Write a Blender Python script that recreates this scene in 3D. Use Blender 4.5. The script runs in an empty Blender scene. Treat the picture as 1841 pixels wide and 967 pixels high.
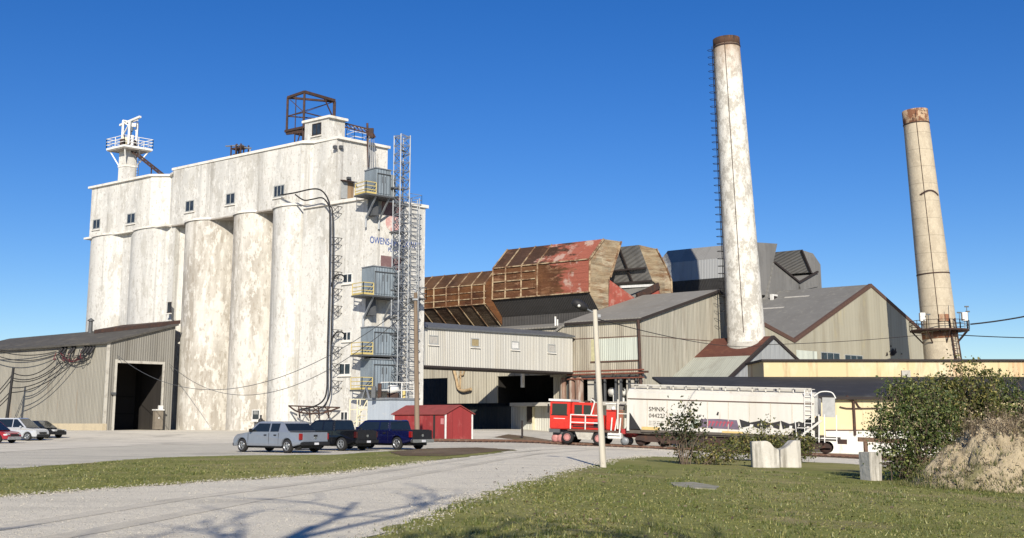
import bpy, bmesh, math, random
from mathutils import Vector, Matrix
random.seed(7)
R = math.radians
S = bpy.context.scene
COL = S.collection

# ---------------------------------------------------------------- camera, sky, sun, exposure
F_PX, PITCH, PPX, PPY, EYE = 1300.0, R(9.0), 600.0, 250.0, 1.7      # measured on the 1200 x 551 picture
FX0, FY0, FW = 0.0, -38.0, 1200.0                                   # what part of that picture plane the frame covers
FH = FW * 538 / 1024
cam = bpy.data.cameras.new('camera')
cam.sensor_fit = 'HORIZONTAL'; cam.sensor_width = 36.0
cam.lens = 36.0 * F_PX / FW
cam.shift_x = (FX0 + FW / 2 - PPX) / FW
cam.shift_y = (PPY - (FY0 + FH / 2)) / FW
cam.clip_start = 0.1; cam.clip_end = 8000
camo = bpy.data.objects.new('camera', cam); COL.objects.link(camo)
camo.location = (0, 0, EYE); camo.rotation_euler = (R(90) + PITCH, 0, 0)
S.camera = camo

SUN_EL, SUN_AZ = R(27.5), R(3.0)          # sun behind the camera, a little to the right
world = bpy.data.worlds.new('World'); S.world = world; world.use_nodes = True
wn = world.node_tree
sky = wn.nodes.new('ShaderNodeTexSky'); sky.sky_type = 'NISHITA'; sky.sun_disc = False
sky.sun_elevation = SUN_EL; sky.sun_rotation = math.pi - SUN_AZ
sky.altitude = 200; sky.air_density = 1.0; sky.dust_density = 0.05; sky.ozone_density = 5.0
hs = wn.nodes.new('ShaderNodeHueSaturation'); hs.inputs['Saturation'].default_value = 1.27; hs.inputs['Hue'].default_value = 0.514; hs.inputs['Value'].default_value = 0.96
wn.links.new(sky.outputs[0], hs.inputs['Color']); wn.links.new(hs.outputs[0], wn.nodes['Background'].inputs[0])
wn.nodes['Background'].inputs[1].default_value = 0.088
sun = bpy.data.lights.new('sun', 'SUN'); sun.energy = 5.0; sun.angle = R(0.5); sun.color = (1.0, 0.925, 0.80)
suno = bpy.data.objects.new('sun', sun); COL.objects.link(suno)
sd = Vector((math.sin(SUN_AZ) * math.cos(SUN_EL), -math.cos(SUN_AZ) * math.cos(SUN_EL), math.sin(SUN_EL)))
suno.rotation_euler = sd.to_track_quat('Z', 'Y').to_euler()
vs = S.view_settings
vs.view_transform = 'Standard'; vs.look = 'None'; vs.exposure = 0.37; vs.gamma = 1.0; vs.use_curve_mapping = False
S.cycles.max_bounces = 6; S.cycles.diffuse_bounces = 3; S.cycles.glossy_bounces = 3

# ---------------------------------------------------------------- geometry helpers
CP, SP = math.cos(PITCH), math.sin(PITCH)
def ray(px, py):
    u = (px - PPX) / F_PX; v = (PPY - py) / F_PX
    return Vector((u, CP - v * SP, SP + v * CP))
def P(px, py, Y):
    d = ray(px, py); return Vector((0, 0, EYE)) + d * (Y / d.y)
def sstep(a, b, x):
    t = min(1, max(0, (x - a) / (b - a))); return t * t * (3 - 2 * t)
def ground_z(x, y):
    xx = max(0.0, min(34.0, x)); tilt = -0.037 * xx * sstep(0, 4, xx)
    rise = 0.68 * sstep(92, 122, y) * (1 - sstep(0, 26, x))
    return tilt + rise
def G(px, py):
    d = ray(px, py); lo, hi = 1.0, 900.0
    f = lambda t: EYE + d.z * t - ground_z(d.x * t, d.y * t)
    if f(hi) > 0: return Vector((d.x * hi, d.y * hi, 0))
    t = lo
    while t < hi and f(t) > 0: t *= 1.02
    a, b = t / 1.02, t
    for _ in range(30):
        m = (a + b) / 2
        if f(m) > 0: a = m
        else: b = m
    p = d * b; return Vector((p.x, p.y, ground_z(p.x, p.y)))
def on_ground(x, y, dz=0): return Vector((x, y, ground_z(x, y) + dz))

class Plane:
    """a vertical wall plane through o along d; n points out of the wall, towards the viewer"""
    def __init__(s, o, d):
        s.o = Vector((o[0], o[1], 0)); s.d = Vector((d[0], d[1], 0)).normalized()
        s.n = Vector((s.d.y, -s.d.x, 0))
        if s.n.dot(s.o) > 0: s.n = -s.n
    def hit(s, px, py, out=0.0):
        r = ray(px, py); c = Vector((0, 0, EYE)); o = s.o + s.n * out
        t = (o - c).dot(s.n) / r.dot(s.n); return c + r * t
    def sz(s, px, py, out=0.0):
        h = s.hit(px, py, out); return (h - s.o).dot(s.d), h.z
    def pt(s, a, z, out=0.0):
        p = s.o + s.d * a + s.n * out; return Vector((p.x, p.y, z))
    def off(s, out): 
        q = Plane.__new__(Plane); q.o = s.o + s.n * out; q.d = s.d; q.n = s.n; return q
DL = Vector((-0.81, 0.587, 0)).normalized(); DR = Vector((0.747, 0.665, 0)).normalized()
def plane_at(px, py, Y, d):
    p = P(px, py, Y); return Plane((p.x, p.y), d)

class MB:
    def __init__(s): s.v = []; s.f = []; s.m = []; s.mats = []; s.smooth = []
    def mi(s, mat):
        if mat not in s.mats: s.mats.append(mat)
        return s.mats.index(mat)
    def add(s, vs, fs, mat=None, smooth=False):
        b = len(s.v); s.v += [Vector(v) for v in vs]
        k = s.mi(mat) if mat else 0
        for f in fs: s.f.append([b + i for i in f]); s.m.append(k); s.smooth.append(smooth)
        return s
    def poly(s, pts, mat=None): return s.add(pts, [list(range(len(pts)))], mat)
    def extr(s, pts, vec, mat=None):
        n = len(pts); vec = Vector(vec)
        vs = [Vector(p) for p in pts] + [Vector(p) + vec for p in pts]
        fs = [list(range(n))[::-1], list(range(n, 2 * n))] + [[i, (i + 1) % n, n + (i + 1) % n, n + i] for i in range(n)]
        return s.add(vs, fs, mat)
    def box(s, lo, hi, mat=None):
        x0, y0, z0 = lo; x1, y1, z1 = hi
        return s.extr([(x0, y0, z0), (x1, y0, z0), (x1, y1, z0), (x0, y1, z0)], (0, 0, z1 - z0), mat)
    def slab(s, pl, a0, a1, z0, z1, o0, o1, mat=None):
        return s.extr([pl.pt(a0, z0, o0), pl.pt(a1, z0, o0), pl.pt(a1, z0, o1), pl.pt(a0, z0, o1)], (0, 0, z1 - z0), mat)
    def beam(s, p, q, w=0.1, h=None, mat=None):
        p, q = Vector(p), Vector(q); h = h or w; d = (q - p).normalized()
        up = Vector((0, 0, 1)) if abs(d.z) < 0.95 else Vector((0, 1, 0))
        a = d.cross(up).normalized() * (w / 2); b = a.cross(d).normalized() * (h / 2)
        return s.extr([p - a - b, p + a - b, p + a + b, p - a + b], q - p, mat)
    def tube(s, pts, r, n=8, mat=None, cap=True):
        pts = [Vector(p) for p in pts]; rs = r if isinstance(r, (list, tuple)) else [r] * len(pts)
        vs = []; fs = []; prev = None
        for i, p in enumerate(pts):
            d = (pts[min(i + 1, len(pts) - 1)] - pts[max(i - 1, 0)]).normalized()
            if prev is None:
                up = Vector((0, 0, 1)) if abs(d.z) < 0.9 else Vector((1, 0, 0))
                a = d.cross(up).normalized()
            else: a = (prev - d * prev.dot(d)).normalized()
            prev = a; b = d.cross(a)
            for k in range(n):
                t = 2 * math.pi * k / n; vs.append(p + (a * math.cos(t) + b * math.sin(t)) * rs[i])
        for i in range(len(pts) - 1):
            for k in range(n): fs.append([i * n + k, i * n + (k + 1) % n, (i + 1) * n + (k + 1) % n, (i + 1) * n + k])
        s.add(vs, fs, mat, True)
        if cap: 
            m = len(pts) - 1
            s.add(vs[:n], [list(range(n))[::-1]], mat); s.add(vs[m * n:], [list(range(n))], mat)
        return s
    def cyl(s, c, r, z0, z1, n=48, a0=0, a1=2 * math.pi, mat=None):
        full = abs(a1 - a0) > 6.28; k = n if full else n + 1
        cx, cy = c[0], c[1]
        ring = [(cx + r * math.cos(a0 + (a1 - a0) * i / n), cy + r * math.sin(a0 + (a1 - a0) * i / n)) for i in range(k)]
        vs = [(x, y, z0) for x, y in ring] + [(x, y, z1) for x, y in ring]
        fs = [[i, (i + 1) % k, k + (i + 1) % k, k + i] for i in range(n if full else k - 1)]
        s.add(vs, fs, mat, True); s.add([(x, y, z1) for x, y in ring], [list(range(k))], mat); return s
    def lathe(s, prof, n=24, axis=None, o=(0, 0, 0), mat=None, smooth=True):
        """prof: (r, h) pairs along axis (default z) from o"""
        ax = Vector(axis or (0, 0, 1)).normalized(); up = Vector((1, 0, 0)) if abs(ax.x) < 0.9 else Vector((0, 0, 1))
        a = ax.cross(up).normalized(); b = ax.cross(a); o = Vector(o); vs = []; fs = []
        for r, h in prof:
            for k in range(n):
                t = 2 * math.pi * k / n; vs.append(o + ax * h + (a * math.cos(t) + b * math.sin(t)) * r)
        for i in range(len(prof) - 1):
            for k in range(n): fs.append([i * n + k, i * n + (k + 1) % n, (i + 1) * n + (k + 1) % n, (i + 1) * n + k])
        s.add(vs, fs, mat, smooth); m = len(prof) - 1
        if prof[0][0] > 1e-4: s.add(vs[:n], [list(range(n))[::-1]], mat)
        if prof[m][0] > 1e-4: s.add(vs[m * n:], [list(range(n))], mat)
        return s
    def obj(s, name, mat=None, parent=None, bevel=0, weld=True):
        me = bpy.data.meshes.new(name); off = Vector((0, 0, 0))
        if parent is not None and not parent.get('_local'):
            off = Vector(parent.get('_w', (0, 0, 0)))
        me.from_pydata([v - off for v in s.v], [], s.f)
        mats = list(s.mats)
        if mat and not mats: mats = [mat]
        for m in mats: me.materials.append(m)
        for p, k, sm in zip(me.polygons, s.m, s.smooth): p.material_index = k; p.use_smooth = sm
        bm = bmesh.new(); bm.from_mesh(me)
        bmesh.ops.recalc_face_normals(bm, faces=bm.faces)
        if bevel:
            bmesh.ops.remove_doubles(bm, verts=bm.verts, dist=1e-4)
            es = [e for e in bm.edges if len(e.link_faces) == 2 and e.calc_face_angle(0) > 0.5]
            bmesh.ops.bevel(bm, geom=es, offset=bevel, segments=2, affect='EDGES', clamp_overlap=True)
        bm.to_mesh(me); bm.free()
        o = bpy.data.objects.new(name, me); COL.objects.link(o)
        if parent is not None: 
            o.parent = parent; o['_w'] = off
            if parent.get('_local'): o['_local'] = 1
        return o
    def pieces(s, name, mat=None, parent=None, bevel=0):
        """every connected piece becomes an object of its own"""
        par = list(range(len(s.v)))
        def find(i):
            while par[i] != i: par[i] = par[par[i]]; i = par[i]
            return i
        for f in s.f:
            for k in f[1:]: par[find(k)] = find(f[0])
        key = {}
        for i, v in enumerate(s.v):                       # caps share positions with their tubes
            q = (round(v.x, 4), round(v.y, 4), round(v.z, 4))
            if q in key: par[find(i)] = find(key[q])
            else: key[q] = i
        groups = {}
        for f, mi_, sm in zip(s.f, s.m, s.smooth): groups.setdefault(find(f[0]), []).append((f, mi_, sm))
        out = []
        for fl in groups.values():
            b = MB(); b.mats = list(s.mats); idx = {}
            for f, mi_, sm in fl:
                for i in f:
                    if i not in idx: idx[i] = len(b.v); b.v.append(s.v[i])
                b.f.append([idx[i] for i in f]); b.m.append(mi_); b.smooth.append(sm)
            out.append(b.obj(name, mat, parent, bevel))
        return out

def tag(o, label=None, cat=None, group=None, kind=None):
    if label: o['label'] = label
    if cat: o['category'] = cat
    if group: o['group'] = group
    if kind: o['kind'] = kind
    return o
def thing(name, label, cat, loc=(0, 0, 0), rz=None, group=None):
    """an Empty at the thing's base; rz given: its parts are built in local axes"""
    o = bpy.data.objects.new(name, None); COL.objects.link(o); o.location = loc; o.empty_display_size = 0.3
    o['_w'] = Vector(loc)
    if rz is not None: o['_local'] = 1; o.rotation_euler = (0, 0, rz)
    return tag(o, label, cat, group)
def struct(o): o['kind'] = 'structure'; return o
def copy_tree(o, parent=None):
    c = o.copy(); COL.objects.link(c)
    if parent is not None: c.parent = parent
    for ch in list(o.children): copy_tree(ch, c)
    return c
def text(name, s, origin, xdir, updir, size, mat, parent, align='CENTER', ext=0.01, sx=1.0):
    cu = bpy.data.curves.new(name, 'FONT'); cu.body = s; cu.size = size; cu.align_x = align; cu.align_y = 'CENTER'; cu.extrude = ext
    cu.materials.append(mat)
    x = Vector(xdir).normalized(); z = Vector(updir).normalized(); n = x.cross(z)
    o = bpy.data.objects.new(name, cu); COL.objects.link(o)
    off = Vector((0, 0, 0)) if parent.get('_local') else Vector(parent.get('_w', (0, 0, 0)))
    m = Matrix((( x.x, z.x, n.x), (x.y, z.y, n.y), (x.z, z.z, n.z))).to_4x4()
    me = bpy.data.meshes.new_from_object(o); bpy.data.objects.remove(o); me.name = name
    o = bpy.data.objects.new(name, me); COL.objects.link(o)
    o.parent = parent; o.matrix_local = Matrix.Translation(Vector(origin) - off) @ m @ Matrix.Diagonal((sx, 1, 1, 1))
    return o

# ---------------------------------------------------------------- materials
def node_mat(name):
    m = bpy.data.materials.new(name); m.use_nodes = True; nt = m.node_tree
    return m, nt, nt.nodes['Principled BSDF']
def c4(c): return (c[0], c[1], c[2], 1)
def coords(nt, local):
    if local:
        n = nt.nodes.new('ShaderNodeTexCoord'); return n.outputs['Object']
    n = nt.nodes.new('ShaderNodeNewGeometry'); return n.outputs['Position']
def mul(nt, vec, s):
    n = nt.nodes.new('ShaderNodeVectorMath'); n.operation = 'MULTIPLY'; nt.links.new(vec, n.inputs[0]); n.inputs[1].default_value = s
    return n.outputs[0]
def dotv(nt, vec, d):
    n = nt.nodes.new('ShaderNodeVectorMath'); n.operation = 'DOT_PRODUCT'; nt.links.new(vec, n.inputs[0]); n.inputs[1].default_value = d
    return n.outputs['Value']
def math_(nt, op, a, b=None, clamp=False):
    n = nt.nodes.new('ShaderNodeMath'); n.operation = op; n.use_clamp = clamp
    for i, x in enumerate((a, b)):
        if x is None: continue
        if isinstance(x, (int, float)): n.inputs[i].default_value = x
        else: nt.links.new(x, n.inputs[i])
    return n.outputs[0]
def noise(nt, vec, scale, detail=5, rough=0.6, dist=0.0):
    n = nt.nodes.new('ShaderNodeTexNoise'); nt.links.new(vec, n.inputs['Vector'])
    n.inputs['Scale'].default_value = scale; n.inputs['Detail'].default_value = detail
    n.inputs['Roughness'].default_value = rough; n.inputs['Distortion'].default_value = dist
    return n.outputs[0]
def ramp(nt, fac, lo, hi):
    n = nt.nodes.new('ShaderNodeMapRange'); n.clamp = True; nt.links.new(fac, n.inputs[0])
    n.inputs[1].default_value = lo; n.inputs[2].default_value = hi; return n.outputs[0]
def mix(nt, fac, a, b):
    n = nt.nodes.new('ShaderNodeMix'); n.data_type = 'RGBA'
    if isinstance(fac, (int, float)): n.inputs[0].default_value = fac
    else: nt.links.new(fac, n.inputs[0])
    for i, x in ((6, a), (7, b)):
        if isinstance(x, tuple): n.inputs[i].default_value = c4(x)
        else: nt.links.new(x, n.inputs[i])
    return n.outputs[2]
def weathered(name, base, layers=(), rough=0.85, bump=None, local=False, panel=None, corr=None, rows=None, metal=0.0, spec=0.3):
    """layers: (colour, scale, (sx,sy,sz), lo, hi, strength). panel: (dir, width, amount, seam). corr: (dir, pitch, depth). rows: (pitch, amount)"""
    m, nt, bs = node_mat(name); co = coords(nt, local); col = base
    if panel:
        d, w, amt, seam = panel
        u = math_(nt, 'DIVIDE', dotv(nt, co, d), w); fl = math_(nt, 'FLOOR', u)
        wn_ = nt.nodes.new('ShaderNodeTexWhiteNoise'); wn_.noise_dimensions = '1D'; nt.links.new(fl, wn_.inputs['W'])
        col = mix(nt, math_(nt, 'MULTIPLY', wn_.outputs[0], amt), col, tuple(c * 0.45 for c in base))
        fr = math_(nt, 'FRACT', u); edge = math_(nt, 'LESS_THAN', fr, 0.07)
        if seam: col = mix(nt, math_(nt, 'MULTIPLY', edge, seam), col, tuple(c * 0.35 for c in base))
    for k, (c, sc, st, lo, hi, stg) in enumerate(layers):
        v = mul(nt, co, st)
        a = nt.nodes.new('ShaderNodeVectorMath'); a.operation = 'ADD'; nt.links.new(v, a.inputs[0]); a.inputs[1].default_value = (k * 13.7, k * 5.1, k * 7.9)
        f = ramp(nt, noise(nt, a.outputs[0], sc, 9, 0.66), lo, hi)
        col = mix(nt, math_(nt, 'MULTIPLY', f, stg), col, c)
    if rows:
        z = dotv(nt, co, (0, 0, 1)); fr = math_(nt, 'FRACT', math_(nt, 'DIVIDE', z, rows[0]))
        col = mix(nt, math_(nt, 'MULTIPLY', math_(nt, 'LESS_THAN', fr, 0.05), rows[1]), col, tuple(c * 0.4 for c in base))
    if isinstance(col, tuple): bs.inputs['Base Color'].default_value = c4(col)
    else: nt.links.new(col, bs.inputs['Base Color'])
    bs.inputs['Roughness'].default_value = rough; bs.inputs['Metallic'].default_value = metal
    bs.inputs['Specular IOR Level'].default_value = spec
    h = None
    if bump: h = math_(nt, 'MULTIPLY', noise(nt, co, bump[0], 6, 0.65), bump[1])
    if corr:
        sn = math_(nt, 'MULTIPLY', math_(nt, 'SINE', math_(nt, 'MULTIPLY', dotv(nt, co, corr[0]), 2 * math.pi / corr[1])), corr[2])
        h = sn if h is None else math_(nt, 'ADD', h, sn)
    if h is not None:
        b = nt.nodes.new('ShaderNodeBump'); b.inputs['Distance'].default_value = 1.0; b.inputs['Strength'].default_value = 1.0
        nt.links.new(h, b.inputs['Height']); nt.links.new(b.outputs[0], bs.inputs['Normal'])
    return m
def plain(name, c, rough=0.6, metal=0.0, spec=0.4, coat=0.0, var=0.12, local=True, scale=3.0):
    m, nt, bs = node_mat(name); co = coords(nt, local)
    f = ramp(nt, noise(nt, co, scale, 5), 0.35, 0.7)
    nt.links.new(mix(nt, math_(nt, 'MULTIPLY', f, 1.0), c, tuple(x * (1 - 2 * var) for x in c)), bs.inputs['Base Color'])
    bs.inputs['Roughness'].default_value = rough; bs.inputs['Metallic'].default_value = metal
    bs.inputs['Specular IOR Level'].default_value = spec; bs.inputs['Coat Weight'].default_value = coat
    return m

dl, dr = tuple(DL), tuple(DR)
STREAK = (1.0, 1.0, 0.09)
M = {}
M['concrete'] = weathered('whitewashed_concrete', (0.595, 0.58, 0.535), [
    ((0.36, 0.355, 0.335), 0.38, STREAK, 0.42, 0.66, 0.72),
    ((0.37, 0.35, 0.305), 0.55, (1, 1, 0.4), 0.55, 0.585, 0.5),
    ((0.66, 0.645, 0.60), 1.4, (1, 1, 0.5), 0.56, 0.59, 0.6),
    ((0.30, 0.27, 0.225), 3.6, (1, 1, 0.6), 0.57, 0.61, 0.55),
    ((0.24, 0.225, 0.20), 0.7, (1, 1, 0.03), 0.57, 0.67, 0.62)], 0.92, (3.0, 0.03), rows=(1.25, 0.10))
M['concrete_worn'] = weathered('peeling_concrete', (0.55, 0.525, 0.47), [
    ((0.31, 0.28, 0.235), 0.30, (1, 1, 0.25), 0.41, 0.56, 0.85),
    ((0.60, 0.575, 0.52), 1.5, (1, 1, 0.45), 0.52, 0.56, 0.75),
    ((0.27, 0.235, 0.185), 2.6, (1, 1, 0.4), 0.56, 0.60, 0.55),
    ((0.25, 0.22, 0.175), 0.8, (1, 1, 0.03), 0.57, 0.68, 0.55)], 0.92, (3.0, 0.03), rows=(1.25, 0.10))
M['coping'] = weathered('coping', (0.66, 0.63, 0.57), [((0.30, 0.27, 0.22), 1.5, (1, 1, 1), 0.5, 0.7, 0.6)], 0.9)
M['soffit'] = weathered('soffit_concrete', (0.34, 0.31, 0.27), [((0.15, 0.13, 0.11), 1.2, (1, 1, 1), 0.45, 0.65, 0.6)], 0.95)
M['glass'] = plain('dark_glass', (0.035, 0.045, 0.055), 0.08, 0, 0.6, var=0.3, local=False, scale=1.5)
M['frame_grey'] = plain('window_frame', (0.33, 0.34, 0.33), 0.6)
M['frame_white'] = plain('white_frame', (0.68, 0.67, 0.63), 0.6)
M['grey_steel'] = weathered('blue_grey_steel', (0.205, 0.245, 0.275), [((0.13, 0.15, 0.165), 1.2, (1, 1, 0.3), 0.45, 0.65, 0.7), ((0.30, 0.33, 0.35), 2.0, (1, 1, 0.15), 0.58, 0.66, 0.5)], 0.6, corr=(dr, 0.35, 0.02))
M['galv'] = weathered('galvanised_steel', (0.25, 0.265, 0.28), [((0.13, 0.14, 0.15), 2.0, (1, 1, 0.4), 0.45, 0.65, 0.6)], 0.5, metal=0.3)
M['dark_lattice'] = plain('dark_steel', (0.10, 0.105, 0.11), 0.6, 0.2, local=False)
M['yellow'] = weathered('yellow_paint', (0.50, 0.40, 0.15), [((0.35, 0.2, 0.06), 4, (1, 1, 1), 0.55, 0.68, 0.6)], 0.6)
M['cream_paint'] = weathered('cream_paint', (0.62, 0.57, 0.40), [((0.35, 0.25, 0.12), 3, (1, 1, 1), 0.55, 0.68, 0.5)], 0.65)
M['rust_dark'] = weathered('dark_rusty_steel', (0.05, 0.03, 0.024), [((0.10, 0.045, 0.026), 2.0, (1, 1, 1), 0.5, 0.65, 0.7), ((0.03, 0.025, 0.025), 1.3, (1, 1, 1), 0.5, 0.65, 0.7)], 0.85)
M['black_steel'] = plain('black_steel', (0.022, 0.021, 0.022), 0.6, 0, 0.3, local=False)
M['pipe_brown'] = weathered('brown_pipe', (0.06, 0.035, 0.028), [((0.14, 0.06, 0.03), 2.0, (1, 1, 1), 0.52, 0.66, 0.6)], 0.7)
M['white_steel'] = weathered('white_painted_steel', (0.66, 0.65, 0.61), [((0.36, 0.22, 0.12), 2.5, (1, 1, 0.5), 0.57, 0.68, 0.6)], 0.65)
M['wood_door'] = weathered('old_wood', (0.28, 0.19, 0.11), [((0.14, 0.09, 0.05), 2.0, (1, 1, 0.2), 0.45, 0.65, 0.8)], 0.8)
M['sign_blue'] = plain('blue_lettering', (0.03, 0.09, 0.33), 0.7, local=False)
M['sign_red'] = weathered('faded_red_emblem', (0.52, 0.30, 0.28), [((0.66, 0.6, 0.54), 1.2, (1, 1, 1), 0.45, 0.6, 0.8)], 0.9)
def corrug(name, base, d, pw=0.9, amt=0.35, seam=0.45, layers=(), pitch=0.28, depth=0.02, rough=0.7, rows=None):
    return weathered(name, base, layers, rough, None, False, (d, pw, amt, seam), (d, pitch, depth), rows)
ST1 = [((0.20, 0.165, 0.125), 0.8, STREAK, 0.50, 0.68, 0.6), ((0.47, 0.44, 0.37), 0.9, STREAK, 0.56, 0.66, 0.45)]
M['wall_tan_l'] = corrug('tan_corrugated_long', (0.40, 0.365, 0.29), dl, 1.1, 0.35, 0.5, ST1)
M['wall_tan_r'] = corrug('tan_corrugated_gable', (0.385, 0.36, 0.29), dr, 1.3, 0.4, 0.5, ST1)
M['wall_tan_fine'] = corrug('tan_corrugated_fine', (0.37, 0.345, 0.265), dr, 0.8, 0.18, 0.3, [((0.23, 0.20, 0.14), 0.6, STREAK, 0.48, 0.66, 0.6), ((0.42, 0.36, 0.2), 0.3, (1, 1, .4), 0.55, 0.66, 0.45)])
M['wall_shed'] = corrug('grey_shed_cladding', (0.31, 0.29, 0.24), dl, 1.4, 0.2, 0.25, [((0.20, 0.185, 0.15), 0.8, STREAK, 0.5, 0.66, 0.6), ((0.24, 0.15, 0.09), 1.3, (1, 1, 0.12), 0.60, 0.70, 0.5)])
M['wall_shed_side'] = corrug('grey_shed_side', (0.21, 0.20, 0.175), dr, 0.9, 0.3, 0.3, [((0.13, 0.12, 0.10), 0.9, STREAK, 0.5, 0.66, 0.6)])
M['roof_dark'] = weathered('dark_felt_roof', (0.075, 0.07, 0.062), [((0.16, 0.14, 0.11), 0.5, (1, 1, 1), 0.52, 0.68, 0.6), ((0.04, 0.037, 0.034), 1.3, (1, 1, 1), 0.5, 0.65, 0.6)], 0.95)
M['roof_black'] = weathered('black_membrane_roof', (0.028, 0.028, 0.030), [((0.06, 0.06, 0.062), 0.4, (1, 1, 1), 0.5, 0.68, 0.7)], 0.8)
M['roof_grey'] = weathered('grey_metal_roof', (0.215, 0.205, 0.182), [((0.18, 0.165, 0.14), 0.25, (1, 1, 1), 0.48, 0.66, 0.6), ((0.32, 0.3, 0.26), 1.0, (1, 1, 1), 0.55, 0.66, 0.4)], 0.8, corr=(dl, 0.5, 0.015))
M['roof_grey2'] = weathered('slate_grey_roof', (0.16, 0.156, 0.145), [((0.13, 0.125, 0.115), 0.25, (1, 1, 1), 0.48, 0.66, 0.6), ((0.26, 0.25, 0.22), 1.0, (1, 1, 1), 0.55, 0.66, 0.4)], 0.8)
M['roof_pale'] = weathered('pale_green_grey_roof', (0.34, 0.345, 0.29), [((0.24, 0.235, 0.19), 0.5, (1, 1, 1), 0.5, 0.66, 0.6)], 0.75, panel=(dl, 1.0, 0.15, 0.2), corr=(dl, 0.3, 0.015))
M['roof_brown'] = weathered('brown_rusted_roof', (0.095, 0.035, 0.024), [((0.16, 0.07, 0.04), 0.8, (1, 1, 1), 0.5, 0.66, 0.6), ((0.045, 0.02, 0.015), 1.0, (1, 1, 1), 0.52, 0.66, 0.6)], 0.9)
M['trim_dark'] = plain('dark_trim', (0.03, 0.022, 0.02), 0.8, local=False)
M['trim_brown'] = plain('brown_trim', (0.10, 0.055, 0.04), 0.8, local=False)
M['bridge_wall'] = corrug('bridge_cladding', (0.53, 0.51, 0.45), dr, 0.85, 0.22, 0.3, [((0.45, 0.41, 0.33), 0.7, STREAK, 0.5, 0.68, 0.5), ((0.60, 0.59, 0.55), 1.2, STREAK, 0.55, 0.66, 0.5)])
M['bridge_roof'] = plain('bridge_roof_metal', (0.115, 0.12, 0.125), 0.6, 0, 0.4, local=False)
M['board_tan'] = plain('tan_board', (0.33, 0.26, 0.14), 0.8, local=False)
M['board_grey'] = plain('grey_board', (0.42, 0.40, 0.36), 0.8, local=False)
M['panel_mint'] = corrug('pale_green_panels', (0.50, 0.53, 0.46), dl, 1.25, 0.2, 0.45, [((0.38, 0.39, 0.33), 0.9, STREAK, 0.52, 0.68, 0.5)])
M['dark_inside'] = plain('dark_interior', (0.03, 0.028, 0.026), 0.95, 0, 0.1, local=False)  # near black; also stands for the shade behind the bridge
M['white_clad'] = corrug('whitish_cladding', (0.56, 0.555, 0.50), dl, 1.2, 0.25, 0.5, [((0.36, 0.33, 0.26), 0.8, STREAK, 0.52, 0.66, 0.6)])
M['slab_grey'] = weathered('grey_slab', (0.42, 0.40, 0.35), [((0.2, 0.18, 0.15), 1.5, (1, 1, 1), 0.5, 0.66, 0.6)], 0.9)
M['mon_grey'] = corrug('grey_monitor_upper', (0.235, 0.23, 0.215), dl, 2.2, 0.2, 0.15, [((0.17, 0.165, 0.15), 0.6, (1, 1, 0.4), 0.5, 0.66, 0.6)])
M['mon_side'] = corrug('grey_monitor_side', (0.33, 0.335, 0.33), dl, 2.2, 0.18, 0.12, [((0.24, 0.24, 0.23), 0.6, (1, 1, 0.4), 0.5, 0.66, 0.6)])
M['mon_dark'] = corrug('shade_dark_skirt', (0.065, 0.062, 0.06), dl, 1.1, 0.2, 0.2, [((0.035, 0.033, 0.032), 0.6, (0.3, 0.3, 3), 0.5, 0.66, 0.6)])  # near black carries the shade of the canted undersides
M['mon_end'] = corrug('monitor_end_grey', (0.19, 0.185, 0.175), dr, 1.0, 0.3, 0.25, [((0.12, 0.115, 0.11), 0.7, (1, 1, 0.4), 0.5, 0.66, 0.6)])
def rust_mat(name, base, l2, l3, pink=None):
    m, nt, bs = node_mat(name); co = coords(nt, False)
    row = ramp(nt, noise(nt, mul(nt, co, (0.25, 0.25, 1.6)), 1.0, 7, 0.7), 0.44, 0.60)
    big = ramp(nt, noise(nt, co, 0.22, 5), 0.40, 0.62)
    cv = nt.nodes.new('ShaderNodeCombineXYZ'); nt.links.new(math_(nt, 'FLOOR', math_(nt, 'DIVIDE', dotv(nt, co, dl), 1.42)), cv.inputs[0]); nt.links.new(math_(nt, 'FLOOR', math_(nt, 'DIVIDE', dotv(nt, co, (0, 0, 1)), 1.15)), cv.inputs[1])
    wp_ = nt.nodes.new('ShaderNodeTexWhiteNoise'); wp_.noise_dimensions = '2D'; nt.links.new(cv.outputs[0], wp_.inputs['Vector'])
    c = mix(nt, row, base, l2); c = mix(nt, math_(nt, 'MULTIPLY', wp_.outputs[0], .65), c, tuple(x * .35 for x in base)); c = mix(nt, math_(nt, 'MULTIPLY', ramp(nt, noise(nt, mul(nt, co, (.5, .5, 1.4)), 1.3, 8, .7), .55, .6), .55), c, tuple(min(.5, x * 1.5 + .02) for x in l2)); c = mix(nt, math_(nt, 'MULTIPLY', big, 0.8), c, l3)
    if pink:
        d, lo, hi = pink
        g = math_(nt, 'ADD', ramp(nt, dotv(nt, co, d), lo, hi), math_(nt, 'MULTIPLY', math_(nt, 'SUBTRACT', noise(nt, mul(nt, co, (0.35, 0.35, 1.3)), 0.8, 8, 0.7), 0.5), 2.6))
        f = ramp(nt, g, 0.42, 0.62)
        pk = mix(nt, ramp(nt, noise(nt, co, 0.5, 6), 0.55, 0.62), (0.29, 0.095, 0.065), (0.40, 0.27, 0.22))
        c = mix(nt, f, c, pk)
    nt.links.new(c, bs.inputs['Base Color']); bs.inputs['Roughness'].default_value = 0.9; bs.inputs['Specular IOR Level'].default_value = 0.15
    b = nt.nodes.new('ShaderNodeBump'); b.inputs['Distance'].default_value = 0.05; nt.links.new(row, b.inputs['Height']); nt.links.new(b.outputs[0], bs.inputs['Normal'])
    return m
M['girt'] = weathered('cream_girt', (0.38, 0.29, 0.18), [((0.13, 0.065, 0.035), 0.9, (1, 1, 1), 0.44, 0.56, 0.95)], 0.85)
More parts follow.
